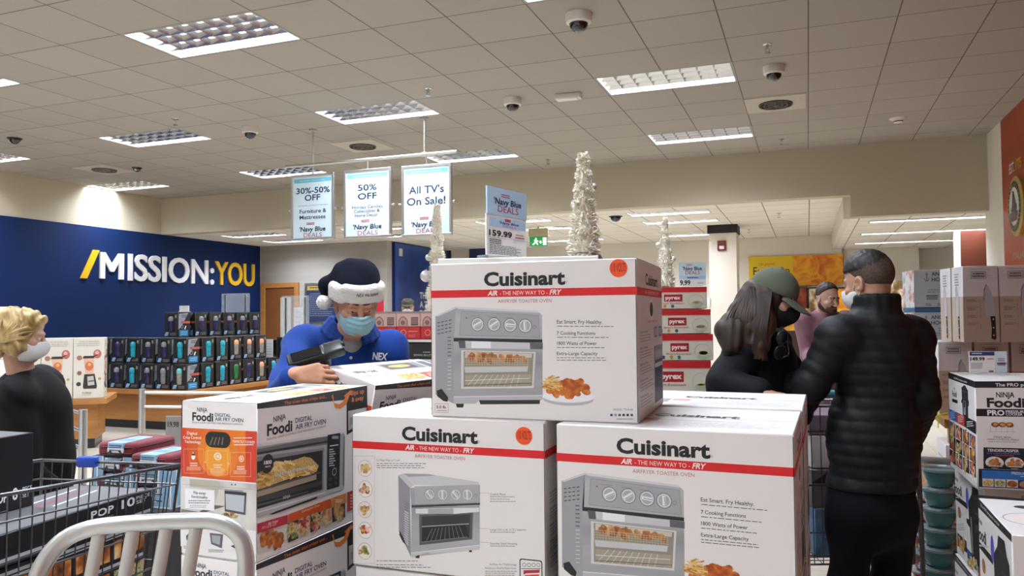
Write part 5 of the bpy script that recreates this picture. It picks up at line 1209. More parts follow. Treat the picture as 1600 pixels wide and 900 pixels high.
# ---- tinsel trees
ramp_mat('tinsel', [(.25, '#e3dcc4'), (.5, '#f6f0de'), (.8, '#fffcf2')], scale=60, rough=.35)
mat('pearl', '#d9d9d8', 0.18, .35, coat=.5)
def tinsel_tree(label, base, h, r0, r1, seed, baubles, n=4200):
    t = thing('tinsel_tree', label, 'christmas tree', base, 0, 'white tinsel trees')
    rnd = random.Random(seed); b = MB(); vs = []; fs = []
    b.lathe([(r0 * .84, .02), (r1 * .80, h * .985), (.002, h)], M('tinsel'), 14)
    for i in range(n):
        z = h * (1 - (1 - rnd.random()) ** 1.0 * 1.0); f = z / h; r = (r0 + (r1 - r0) * f) * (1 + .10 * math.sin(f * 46 + seed))
        a = rnd.uniform(0, 6.283); d = Vector((math.cos(a), math.sin(a), rnd.uniform(-.5, .7))).normalized()
        p = Vector((math.cos(a), math.sin(a), 0)) * r * .74 + Vector((0, 0, z)); q = p + d * r * rnd.uniform(.34, .56); s = d.cross(Vector((rnd.uniform(-1, 1), rnd.uniform(-1, 1), rnd.uniform(-1, 1)))).normalized() * rnd.uniform(.0014, .0028)
        k = len(vs); m_ = (p + q) / 2 + Vector((0, 0, rnd.uniform(-.004, .004))); vs += [p - s, p + s, m_ + s * 1.2, q, m_ - s * 1.2]; fs += [[k, k + 1, k + 2, k + 4], [k + 4, k + 2, k + 3]]
    b.add(vs, fs, M('tinsel')); b.build('tinsel_cone', t, None)
    b = MB(); b.lathe([(r0 * .8, 0), (r0 * .8, .015), (.01, .03)], M('shelf_white'), 20); b.build('base', t)
    for (f, a, rb_) in baubles:
        r = r0 + (r1 - r0) * f; x, y, z = math.cos(a) * (r + rb_ * .5), math.sin(a) * (r + rb_ * .5), f * h
        q = MB(); q.ball((x, y, z), rb_, M('pearl'), 18); q.cyl((x, y, z + rb_ * .95), (x, y, z + rb_ * 1.2), rb_ * .2, M('chrome'), n=8); q.build('bauble', t, 60)
    return t
p = at(913, 400, 3.14); h = at(911, 238, 3.14).z - RZ
tinsel_tree('tallest white tinsel tree, behind the top carton with one silver bauble', (p.x, p.y, RZ), h, .062, .021, 3, [(.68, YAW + .1, .0135)])

# ---- shelf unit with diffuser boxes behind the scanning man
gx0, gx1 = at(556, 531, 4.6), at(800, 531, 4.35); GZ = at(640, 531, 4.5).z; GZ2 = at(640, 562, 4.5).z
gth = math.atan2(gx1.y - gx0.y, gx1.x - gx0.x); GLn = math.hypot(gx1.x - gx0.x, gx1.y - gx0.y)
t = thing('shelf_unit', 'white shelf unit of gift boxes behind the scanning man', 'shelf unit', (gx0.x, gx0.y, 0), gth)
b = MB(); b.box((0, 0, GZ - .014), (GLn, .5, GZ), M('shelf_white'), .002); b.build('shelf', t)
b = MB(); b.box((0, 0, GZ2 - .02), (GLn, .5, GZ2), M('shelf_white'), .002); b.build('shelf', t)
b = MB(); b.box((0.02, .03, 0), (GLn - .02, .48, GZ2 - .02), M('shelf_white')); b.build('base_cabinet', t)
for x in (0, GLn - .02): b = MB(); b.box((x, .44, GZ2), (x + .02, .5, GZ - .014), M('shelf_white')); b.build('upright', t)
GX_ = Matrix.Translation((gx0.x, gx0.y, 0)) @ Matrix.Rotation(gth, 4, 'Z')
def on_unit(x, y, z): return GX_ @ Vector((x, y, z))
mat('pink_box', '#c9a39a', .5); mat('red_box', '#b3161c', .4, coat=.3); mat('black_box', '#121212', .4, coat=.2)
PW_ = .148; PHt = at(640, 487, 4.5).z - at(640, 511, 4.5).z; RHt = at(640, 511, 4.5).z - GZ - .001
pb = rb_ = kb = None
for k in range(6):
    x = .10 + k * (PW_ + .003) + PW_ / 2; 
    lab_ = ['leftmost, behind the scanning man', 'second from the left', 'third from the left', 'fourth from the left', 'fifth, beside the slim white tree', 'sixth, hidden by the top carton'][k]
    p = on_unit(x, .09, GZ + .001)
    if rb_ is None:
        b = MB(); b.box((-PW_ / 2, -.07, 0), (PW_ / 2, .07, RHt), M('red_box'), .002); a = Art(b, (-PW_ / 2, -.07, 0), (1, 0, 0), (0, 0, 1), .0008).frac(PW_, RHt); a.ring(.30, .45, .018, .004, '#d98a80', 1); a.fine(.5, .92, .35, 1, .1, .004, '#e9b0a8', 1, 3); a.fine(.5, .85, .65, 2, .14, .003, '#d98a80', 1, 5); a.rect(.04, .84, .96, .96, '#8f0e14', 1)
        rb_ = tag(b.build('red_gift_box'), 'glossy red gift box in the row, ' + lab_, 'gift box', 'red gift boxes on the shelf unit'); rb_.location = p; rb_.rotation_euler = (0, 0, gth)
    else: dup(rb_, p, gth, 'glossy red gift box in the row, ' + lab_)
    p = on_unit(x, .09, GZ + RHt + .003)
    if pb is None:
        b = MB(); b.box((-PW_ / 2, -.07, 0), (PW_ / 2, .07, PHt), M('pink_box'), .002); a = Art(b, (-PW_ / 2, -.07, 0), (1, 0, 0), (0, 0, 1), .0008).frac(PW_, PHt)
        a.rect(0, 0, 1, .14, '#8d7a70', 1); a.poly([(.08, .95), (.08, .62), (.16, .40), (.28, .30), (.40, .40), (.48, .62), (.48, .95)], '#8f6a62', 1); a.poly([(.13, .95), (.13, .65), (.20, .47), (.28, .40), (.36, .47), (.43, .65), (.43, .95)], '#b98f86', 2); a.disc(.28, .74, .014, '#7a5a54', 3); a.rect(.62, .38, .92, .92, '#5f4a46', 1); a.fine(.64, .90, .48, 4, .10, .004, '#a98a82', 2, 3, 0)
        pb = tag(b.build('pink_gift_box'), 'pale pink gift box with arch picture, ' + lab_, 'gift box', 'pink gift boxes on the shelf unit'); pb.location = p; pb.rotation_euler = (0, 0, gth)
    else: dup(pb, p, gth, 'pale pink gift box with arch picture, ' + lab_)
for k in range(3):
    w = .29; x = .03 + k * .30 + w / 2; p = on_unit(x, .10, GZ2 + .001); hh = GZ - GZ2 - .02
    lab_ = ['left of three', 'middle of three', 'right of three, partly behind the top carton'][k]
    if kb is None:
        b = MB(); b.box((-w / 2, -.08, 0), (w / 2, .08, hh), M('black_box'), .002); a = Art(b, (-w / 2, -.08, 0), (1, 0, 0), (0, 0, 1), .0008).frac(w, hh); a.text('SERVING SKILLET', .10, .48, .80, -.12, '#b9b5ae', 1); a.fine(.30, .46, .56, 1, .1, .004, '#b9b5ae', 1, 3); a.ring(.78, .68, .042, .007, '#b9b2a4', 1, ry=.036); a.disc(.78, .70, .024, M('print_bread'), 2)
        kb = tag(b.build('black_gift_box'), 'black skillet box under the shelf, ' + lab_, 'gift box', 'black skillet boxes on the shelf unit'); kb.location = p; kb.rotation_euler = (0, 0, gth)
    else: dup(kb, p, gth, 'black skillet box under the shelf, ' + lab_)
p = at(659, 531, 4.55); p = Vector((p.x, p.y + .06, GZ)); zt_ = at(676, 315, 4.55).z
q = GX_.inverted() @ p; q.y = .30; p = GX_ @ q; 
tinsel_tree('slim white tinsel tree left of the top carton, on the gift box shelf', (p.x, p.y, GZ), at(677, 315, 4.72).z - GZ, .078, .020, 5, [(.46, YAW + 3.3, .036), (.60, YAW + 2.9, .022)])

# ---- price sign on the rack: two cards in a clear stand
sp_ = at(785, 405, 3.16); sth = YAW + .98; sw = .285
t = thing('price_sign', 'two-card price sign reading 159.99 above the top carton', 'price sign', (sp_.x, sp_.y + .05, RZ), sth)
zt1 = at(785, 338, 3.2).z - RZ; zt2 = at(785, 296, 3.2).z - RZ
b = MB(); b.box((-sw / 2 - .004, -.003, .012), (sw / 2 + .002, .003, zt1), M('carton_white')); a = Art(b, (-sw / 2, -.003, .012), (1, 0, 0), (0, 0, 1), .0006).frac(sw, zt1 - .012)
a.rect(.05, .07, .98, .30, '#a9c4dd', 1); navy(a, .30, .80, .28, .18, -.055); a.text('159.99', .04, .62, .52, -.135, INK, 2, bold=1.6); a.fine(.72, .93, .43, 1, .1, .004, '#8a3a48', 2, 3, 0); a.fine(.70, .95, .50, 1, .1, .006, '#a5253a', 2, 4, 0); a.line(.04, .56, .97, .56, .0012, '#77777a', 2)
a.fine(.05, .4, .61, 3, .045, .004, '#4a4a4c', 2, 5); a.fine(.05, .92, .75, 6, .04, .0028, '#6a6a6c', 2, 6, .3); a.fine(.75, .94, .98, 1, .1, .004, '#2a2a2c', 2, 7, 0); b.build('price_card', t)
b = MB(); b.box((-sw / 2, -.005, zt1 + .001), (sw / 2 + .003, .002, zt2), mat('card_blue', '#a9c6da', .4)); a = Art(b, (-sw / 2, -.005, zt1), (1, 0, 0), (0, 0, 1), .0006).frac(sw, zt2 - zt1); a.fine(.34, .56, .22, 2, .08, .004, '#b04050', 2, 3, 0); a.text("'Navy Blue", .16, .86, .60, -.22, '#1d2747', 2, bold=1.2, shear=.1); a.text('DEALS', .25, .78, .88, -.23, '#a5253a', 2); tag(b.build('header_card', t), 'pale blue card reading Navy Blue DEALS')
b = MB(); b.box((-sw / 2, -.05, 0), (sw / 2, .05, .012), M('acrylic'), .003); b.build('stand', t)

# ---- bakeware boxes (red and cream) behind the stack on the right
py0 = at(1105, 447, 4.0)
BXW, BXD = .36, .22; bth = .22
zs = [at(1108, y, 4.0).z for y in (447, 482, 521, 563, 615)]
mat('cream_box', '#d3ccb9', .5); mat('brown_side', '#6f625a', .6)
def bakeware(h, big):
    b = MB(); b.box((-BXW / 2, -BXD / 2, 0), (BXW / 2, BXD / 2, h), M('cream_box'), .002)
    a = Art(b, (-BXW / 2, -BXD / 2, 0), (1, 0, 0), (0, 0, 1), .0006).frac(BXW, h); lid = .24 if not big else .22
    a.rect(0, 0, 1, lid, '#b8181d', 1); a.rect(0, lid, 1, lid + .03, '#d9a09a', 2); s = 1.0
    x0, x1 = (.40, .66) if not big else (.28, .62); y0, y1 = (.34, .66) if not big else (.32, .64)
    a.rect(x0, y0, x1, y1, '#a3151b', 2); a.text('pyrex', x0 + .02, x1 - .025, y0 + (y1 - y0) * .70, -(y1 - y0) * .50, '#f0e3dc', 3, bold=1.8); a.text('Smart Essentials', x0 - .06, x1 + .03, y1 + .12, -.07, '#a3151b', 3)
    if not big:
        for k, c in enumerate(('#2a3a5a', '#c98a3a', '#3a5a5a')): a.disc(x0 - .10 + k * .11, .88, .008, c, 3)
    a.ring(.85, .66, .040, .002, '#a9a898', 2, ry=.034 if not big else .05); a.disc(.86, .78, .030, '#b9b89a', 3, ry=.016); a.disc(.86, .70, .022, '#d9d6a0', 3, ry=.010)
    for O, U in (((BXW / 2, -BXD / 2, 0), (0, 1, 0)), ((-BXW / 2, BXD / 2, 0), (0, -1, 0))):
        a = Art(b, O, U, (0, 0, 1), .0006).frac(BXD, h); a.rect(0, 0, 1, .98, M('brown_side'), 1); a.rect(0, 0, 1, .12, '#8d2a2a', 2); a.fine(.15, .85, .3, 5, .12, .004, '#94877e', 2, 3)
    return b
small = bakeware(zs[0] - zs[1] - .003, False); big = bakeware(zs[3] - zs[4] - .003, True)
so = bo = None
def bpos(col, px): 
    f = at(px, 480, 4.0); u = Vector((math.cos(bth), math.sin(bth), 0)); v = Vector((-math.sin(bth), math.cos(bth), 0)); return f - u * BXW / 2 + v * (BXD / 2 + col * (BXD + .012))
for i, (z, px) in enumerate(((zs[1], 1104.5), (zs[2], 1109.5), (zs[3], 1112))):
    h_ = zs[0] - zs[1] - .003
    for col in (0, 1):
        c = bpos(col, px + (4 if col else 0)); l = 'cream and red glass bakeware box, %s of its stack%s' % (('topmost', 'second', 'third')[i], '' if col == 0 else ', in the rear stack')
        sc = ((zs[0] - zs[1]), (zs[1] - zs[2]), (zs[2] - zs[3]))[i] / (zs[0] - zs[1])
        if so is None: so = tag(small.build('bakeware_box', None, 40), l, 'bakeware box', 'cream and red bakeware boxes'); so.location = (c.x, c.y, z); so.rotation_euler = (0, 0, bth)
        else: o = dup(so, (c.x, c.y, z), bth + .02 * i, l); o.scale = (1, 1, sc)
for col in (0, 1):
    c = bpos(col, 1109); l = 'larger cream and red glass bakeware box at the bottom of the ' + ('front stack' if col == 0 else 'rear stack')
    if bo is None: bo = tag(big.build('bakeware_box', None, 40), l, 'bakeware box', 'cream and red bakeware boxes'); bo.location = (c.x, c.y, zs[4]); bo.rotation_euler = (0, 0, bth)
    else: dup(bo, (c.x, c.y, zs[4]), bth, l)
c = bpos(.5, 1109); t = thing('display_table', 'white display stand under the cream and red bakeware boxes', 'display stand', (c.x, c.y + .1, 0), bth)
b = MB(); b.box((-.30, -.30, zs[4] - .035), (.24, .42, zs[4] - .003), M('shelf_white'), .003); b.build('table_top', t); b = MB(); b.box((-.26, -.26, 0), (.2, .38, zs[4] - .035), M('shelf_white')); b.build('base', t)
s0 = at(1082, 446, 4.08); zt_ = zs[0]
t = thing('price_sign', 'small price sign reading 9.99 on top of the bakeware boxes', 'price sign', (s0.x, s0.y, zs[0]), YAW - .1); ww = .138; hh = at(1082, 410, 4.08).z - zs[0]
b = MB(); b.box((-ww / 2, -.003, .004), (ww / 2, .003, hh), mat('card_pale', '#c9dfe3', .4)); a = Art(b, (-ww / 2, -.003, .004), (1, 0, 0), (0, 0, 1), .0008).frac(ww, hh - .004); a.fine(.28, .5, .08, 2, .05, .003, '#b04050', 1, 3, 0); a.text("'Navy Blue", .14, .86, .33, -.15, '#1d2747', 1, bold=1.2); a.text('DEALS', .24, .78, .51, -.15, '#a5253a', 1); a.rect(0, .57, 1, .72, '#a9c4dd', 1); a.fine(.3, .72, .65, 1, .1, .005, '#1d2747', 2, 5, 0); a.rect(0, .72, 1, 1, '#e6e6e3', 1); a.text('9.99', .03, .42, .95, -.19, INK, 2, bold=1.5); a.fine(.68, .9, .88, 1, .1, .004, '#b04050', 2, 4, 0); b.build('card', t); b = MB(); b.box((-.05, -.03, 0), (.05, .03, .006), M('acrylic')); b.build('stand', t)
# third tree, on a dark column display behind the bakeware
tb = at(1040, 440, 5.3); tt_ = at(1040, 339, 5.3).z; TB = at(1040, 452, 5.3).z
plinth('display_plinth', 'dark tall plinth behind the bakeware boxes, carrying a white tinsel tree', (tb.x - .15, tb.y - .15, 0), (tb.x + .2, tb.y + .15, TB - .002))
tinsel_tree('small white tinsel tree right of the top carton with two silver baubles', (tb.x, tb.y, TB), tt_ - TB, .062, .016, 9, [(.62, YAW + 2.9, .020), (.42, YAW + .1, .020)], 3000)

# ---- oak table with knife block boxes and glassware boxes on the right
KT = at(1470, 648, 4.4).z
f0 = onz(1482, 655, KT); f1 = onz(1439, 634, KT)
TXa = f0.x - .02
t = thing('display_table', 'oak display table carrying the knife block boxes at the right', 'display table', (0, 0, 0))
b = MB(); b.box((TXa, f0.y, KT - .05), (TXa + 1.25, f0.y + 2.1, KT), M('oak'), .004); b.build('table_top', t)
b = MB(); b.box((TXa, f0.y + .02, .42), (TXa + 1.25, f0.y + 2.08, .45), M('oak'), .004); b.build('shelf', t)
for x in (TXa + .03, TXa + 1.16):
    for y in (f0.y + .06, f0.y + 1.98): b = MB(); b.box((x, y, 0), (x + .06, y + .06, KT - .05), M('oak'), .003); b.build('leg', t)
KW, KD, KH_ = .178, .15, .412
mat('knife_white', '#dcdadb', .4, coat=.15); mat('knife_tan', '#b9a898', .45, coat=.15)
def knife_box():
    b = MB(); b.box((-KW / 2, -KD / 2, 0), (KW / 2, KD / 2, KH_), M('knife_white'), .002)
    def blade(a, x, s=1.0):
        a.poly([(x - .17 * s, .55), (x - .19 * s, .45), (x - .17 * s, .30), (x - .10 * s, .235), (x + .02 * s, .33), (x + .10 * s, .45), (x + .12 * s, .66), (x - .17 * s, .66)], '#b9b9be', 3); a.line(x - .185 * s, .45, x - .165 * s, .66, .002, '#8d8d92', 4); a.poly([(x - .19 * s, .45), (x - .17 * s, .30), (x - .10 * s, .235), (x - .09 * s, .25), (x - .15 * s, .33), (x - .165 * s, .46)], '#7d7d82', 4)
        a.poly([(x - .01 * s, .66), (x + .13 * s, .66), (x + .14 * s, .95), (x + .10 * s, .97), (x + .0 * s, .95), (x + .02 * s, .82)], '#1d1b1b', 3)
        for y in (.70, .81, .91): a.disc(x + .07 * s, y, .004, '#c9c9cb', 4)
    a = Art(b, (-KW / 2, -KD / 2, 0), (1, 0, 0), (0, 0, 1), .0006).frac(KW, KH_)
    a.rect(0, .40, 1, 1, M('knife_tan'), 1); a.fine(.2, .75, .04, 1, .1, .003, '#a9a7a6', 2, 3, .1); a.outline(.24, .075, .66, .165, .0022, '#4a4648', 2); a.fine(.28, .62, .10, 1, .1, .008, '#4a4648', 2, 4, 0); a.fine(.27, .63, .135, 1, .1, .012, '#77716f', 2, 5, 0); a.line(.12, .125, .20, .125, .0012, '#8d8a88', 2); a.line(.70, .125, .80, .125, .0012, '#8d8a88', 2)
    blade(a, .76)
    for k in range(4): a.fine(.10, .46, .445 + k * .095 + (0 if k < 2 else .02), 2 if k != 1 else 3, .018, .003, '#6a5d54', 2, k, .35)
    a.line(.48, .43, .48, .58, .002, '#8d7f74', 2); a.line(.48, .62, .48, .68, .002, '#8d7f74', 2); a.line(.48, .74, .48, .83, .002, '#8d7f74', 2)
    a = Art(b, (-KW / 2, KD / 2, 0), (0, -1, 0), (0, 0, 1), .0006).frac(KD, KH_); a.rect(0, .40, 1, 1, M('knife_tan'), 1); blade(a, .55, .9); a.fine(.3, .7, .10, 5, .035, .006, '#77716f', 2, 3, .2)
    a = Art(b, (KW / 2, -KD / 2, 0), (0, 1, 0), (0, 0, 1), .0006).frac(KD, KH_); a.rect(0, .40, 1, 1, M('knife_tan'), 1)
    return b
kn = None
def put_knife(f, k, z, label, gap=.004):
    global kn
    th = .20; u = Vector((math.cos(th), math.sin(th), 0)); v = Vector((-math.sin(th), math.cos(th), 0)); c = f + u * (KW / 2 + k * (KW + gap)) + v * KD / 2
    if kn is None: kn = tag(knife_box().build('knife_box', None, 40), label, 'knife box', 'knife block boxes on the oak table'); kn.location = (c.x, c.y, z); kn.rotation_euler = (0, 0, th)
    else: dup(kn, (c.x, c.y, z), th, label)
for row, z, px, zc, pz, gp in (('upper', KT + KH_ + .004, 1505, 4.22, 480, .006), ('lower', KT + .001, 1467, 4.40, 590, .012)):
    f = at(px, pz, zc); vv = Vector((-math.sin(.2), math.cos(.2), 0)) * (KD + .02)
    for k in range(4 if row == 'lower' else 3):
        put_knife(f, k, z, 'white and tan knife block box, %s of the %s row' % (('leftmost', 'second', 'third, cut by the picture edge', 'fourth, outside the picture')[k], row), gp)
    for k in range(3 if row == 'lower' else 2):
        put_knife(f + vv, k, z, 'white and tan knife block box standing behind the %s row, %s' % (row, ('left one', 'next to the left one', 'third one')[k]), gp)
# glassware boxes
AW, AD, AH = .36, .26, .282
mat('glass_box', '#aeb3b6', .45)
def glass_box(strip):
    b = MB(); b.box((-AW / 2, -AD / 2, 0), (AW / 2, AD / 2, AH), M('glass_box'), .002)
    a = Art(b, (-AW / 2, -AD / 2, 0), (1, 0, 0), (0, 0, 1), .0006).frac(AW, AH); D_ = '#33373c'
    a.text('ANCHOR', .30, .70, .14, -.085, D_, 1, bold=1); a.text('HOCKING', .30, .74, .27, -.085, D_, 1, bold=1); a.line(.22, .06, .22, .26, .004, D_, 1); a.path([(.18, .20), (.20, .26), (.24, .26), (.26, .20)], .003, D_, 1); a.line(.19, .10, .25, .10, .003, D_, 1)
    a.fine(.42, .58, .36, 2, .05, .004, D_, 1, 3, 0); a.fine(.24, .86, .47, 1, .1, .004, D_, 1, 4); a.fine(.22, .92, .52, 1, .1, .003, D_, 1, 5)
    for x in (.20, .50): a.poly([(x, .60), (x + .20, .60), (x + .19, .70), (x + .01, .70)], '#7d8388', 1); a.line(x, .60, x + .2, .60, .004, D_, 2)
    for k in range(3): a.poly([(.18 + k * .2, .78), (.29 + k * .2, .78), (.28 + k * .2, .85), (.19 + k * .2, .85)], '#8d9296', 1)
    a.rect(0, .90, 1, 1, '#2b5f86' if strip else '#1c8aa6', 1); a.rect(0, .87, 1, .90, '#3a4650', 1)
    a = Art(b, (-AW / 2, AD / 2, 0), (0, -1, 0), (0, 0, 1), .0006).frac(AD, AH); a.rect(0, 0, 1, .88, ramp_mat('glass_side', [(.3, '#8f9aa0'), (.5, '#d3d6d6'), (.62, '#b06a5a'), (.7, '#e6e6e3')], scale=9), 1); a.rect(0, .88, 1, 1, '#2b5f86', 2)
    return b
g0 = at(1429, 480, 5.15); gt = .16
u = Vector((math.cos(gt), math.sin(gt), 0)); v = Vector((-math.sin(gt), math.cos(gt), 0)); c = g0 + u * AW / 2 + v * AD / 2
gz = at(1429, 422, 5.15).z - AH
ga = tag(glass_box(1).build('glassware_box', None, 40), 'grey glassware box with dark blue strip, topmost beside the knife boxes', 'glassware box', 'grey glassware boxes'); ga.location = (c.x, c.y, gz); ga.rotation_euler = (0, 0, gt)
gb = tag(glass_box(0).build('glassware_box', None, 40), 'grey glassware box with teal strip, below the topmost one', 'glassware box', 'grey glassware boxes'); gb.location = (c.x - .01, c.y, gz - AH - .003); gb.rotation_euler = (0, 0, gt)
zrest = gz - 2 * AH - .006
b = MB(); b.box((c.x - .2, c.y - .15, KT + .001), (c.x + .2, c.y + .17, zrest + AH - .003), M('glass_box'), .003); tag(b.build('riser_box'), 'plain grey riser under the glassware boxes', 'riser')
# clear hang tab and price cards in front of the lower knife boxes
pc_ = at(1545, 596, 2.80)
t = thing('price_sign', 'price card reading 149.99 with a pale blue side card, on the food grid carton', 'price sign', (pc_.x, pc_.y, 1.374), YAW - .12)
zc_t = at(1545, 549, 2.80).z - 1.374; 
b = MB(); b.box((-.065, -.002, .004), (.022, .002, zc_t), M('carton_white')); a = Art(b, (-.065, -.002, .004), (1, 0, 0), (0, 0, 1), .0005).frac(.087, zc_t - .004); a.rect(.02, .02, .98, .20, '#25356b', 1); a.fine(.1, .5, .1, 1, .1, .004, '#c9d0e0', 2, 3, 0); a.text('149.99', .04, .60, .44, -.16, INK, 1, bold=1.4); a.fine(.7, .95, .36, 1, .1, .003, '#b04050', 1, 4, 0); a.fine(.06, .6, .56, 5, .06, .0022, '#8a8a8c', 1, 5); a.fine(.75, .93, .93, 2, .03, .003, '#3a3a3c', 1, 6, 0); b.build('card', t)
b = MB(); b.box((.024, -.003, .004), (.062, .001, zc_t), M('card_pale')); a = Art(b, (.024, -.003, .004), (1, 0, 0), (0, 0, 1), .0005).frac(.038, zc_t - .004); a.fine(.2, .8, .35, 2, .08, .003, '#a04a8a', 1, 3, 0); a.fine(.1, .9, .58, 1, .08, .007, '#1d2747', 1, 4, 0); a.fine(.2, .8, .66, 1, .08, .003, '#a5253a', 1, 5, 0); tag(b.build('side_card', t), 'pale blue narrow card'); b = MB(); b.box((-.06, -.025, 0), (.06, .025, .005), M('acrylic')); b.build('stand', t)
# yellow strap hanging at the table corner
ys = at(1446, 648, 4.0)
b = MB(); yl = mat('strap_yellow', '#d8cf2a', .5)
P0, P1, P2 = onx(1460, 654, TXa - .02), onx(1468, 649, TXa - .02), onx(1479, 645, TXa - .015)
b.tube([P0, P1, P2], .006, yl, 8, flatten=(.010, .003, (0, 0, 1))); b.tube([onx(1466, 645, TXa - .018), onx(1466, 668, TXa - .018)], .006, yl, 8, flatten=(.008, .003, (1, 0, 0))); tag(b.build('strap'), 'bright yellow strap knotted at the oak table edge', 'strap')
# flat white boxes standing on the lower shelf
for k in range(5):
    x = TXa + .03 + k * .062; y = f0.y + .12 + .0 * k; b = MB(); b.box((-.025, -.15, 0), (.025, .15, .42), M('knife_white' if k != 1 else 'glass_box'), .003); a = Art(b, (-.025, -.15, 0), (1, 0, 0), (0, 0, 1), .0008).frac(.05, .42); a.line(.5, .05, .5, .9, .004, '#b5b2ae', 1)
    a = Art(b, (-.025, .15, 0), (0, -1, 0), (0, 0, 1), .0008).frac(.3, .42); a.fine(.2, .8, .2, 6, .1, .006, '#4a5a7a', 1, k); o = b.build('slim_box', None, 40); o.location = (x, y + .06, .451); tag(o, 'slim white box on the lower shelf of the oak table, ' + ('leftmost', 'second', 'third', 'fourth', 'fifth')[k] + ' in the row', 'slim box', 'slim white boxes below the oak table')
# stacked packs of glass bowls in front of the table
mat('bowl_teal', '#3f7c80', .12, coat=.6, alpha=.92); mat('bowl_red', '#8e1f2b', .12, coat=.6, alpha=.92); mat('bowl_clear', '#8f8a86', .1, coat=.7, alpha=.55); mat('lid_clear', '#b9c9c9', .1, alpha=.5, coat=.7)
def bowl(m_, label, loc, grp, first={}):
    if m_ in first: return dup(first[m_], loc, random.uniform(0, 3), label)
    t = thing('glass_bowl', label, 'glass bowl', loc, 0, grp); r = .083
    b = MB(); b.lathe([(.045, 0), (.060, .006), (r * .92, .045), (r, .078), (r + .006, .080), (r + .004, .086), (r - .004, .083), (r * .88, .045), (.05, .012), (.001, .010)], M(m_), 28, caps=False); b.lathe([(.001, 0), (.045, 0)], M(m_), 28, caps=False); b.build('bowl', t, 50)
    b = MB(); b.lathe([(r + .008, .084), (r + .009, .094), (r * .8, .098), (.001, .100)], M('lid_clear'), 28, caps=False); b.build('lid', t, 50); first[m_] = t; return t
bs = at(1468, 740, 4.05); br = at(1449, 800, 4.30)
pth = ['topmost', 'second from top', 'third from top', 'fourth from top', 'fifth from top', 'sixth from top', 'lowest']
topz = at(1466, 729, 4.05).z
plinth('display_plinth', 'low dark plinth under the stacked glass bowls', (bs.x - .24, bs.y - .10, 0), (bs.x + .10, bs.y + .28, max(.05, topz - 7 * .102)))
for k in range(7): bowl('bowl_teal', 'teal glass bowl with clear lid, %s of the teal stack' % pth[k], (bs.x - .004 * k, bs.y, topz - (k + 1) * .102 + .001), 'teal glass bowls')
for k in range(5): bowl('bowl_red', 'red glass bowl with clear lid, %s of the red stack' % pth[k], (br.x - .006 * (k % 2), br.y, topz - (k + 3) * .102 + .001), 'red glass bowls')
b = MB(); b.box((-.085, -.05, 0), (.085, .05, .004), M('carton_white'), .001, X=Matrix.Rotation(-.5, 4, 'X')); a = Art(b, (-.085, -.05 * .88, .028), (1, 0, 0), (0, .88, -.48), .001).frac(.17, .10); a.rect(0, .7, 1, 1, '#9a3038', 1); a.text('1', .30, .36, .6, -.4, '#9a3038', 1, bold=1); a.fine(.5, .9, .45, 2, .2, .006, '#9a3038', 1, 2); o = tag(b.build('shelf_card'), 'small pink edged price card on the topmost teal bowl', 'price card'); o.location = (bs.x - .01, bs.y - .0, topz + .026)
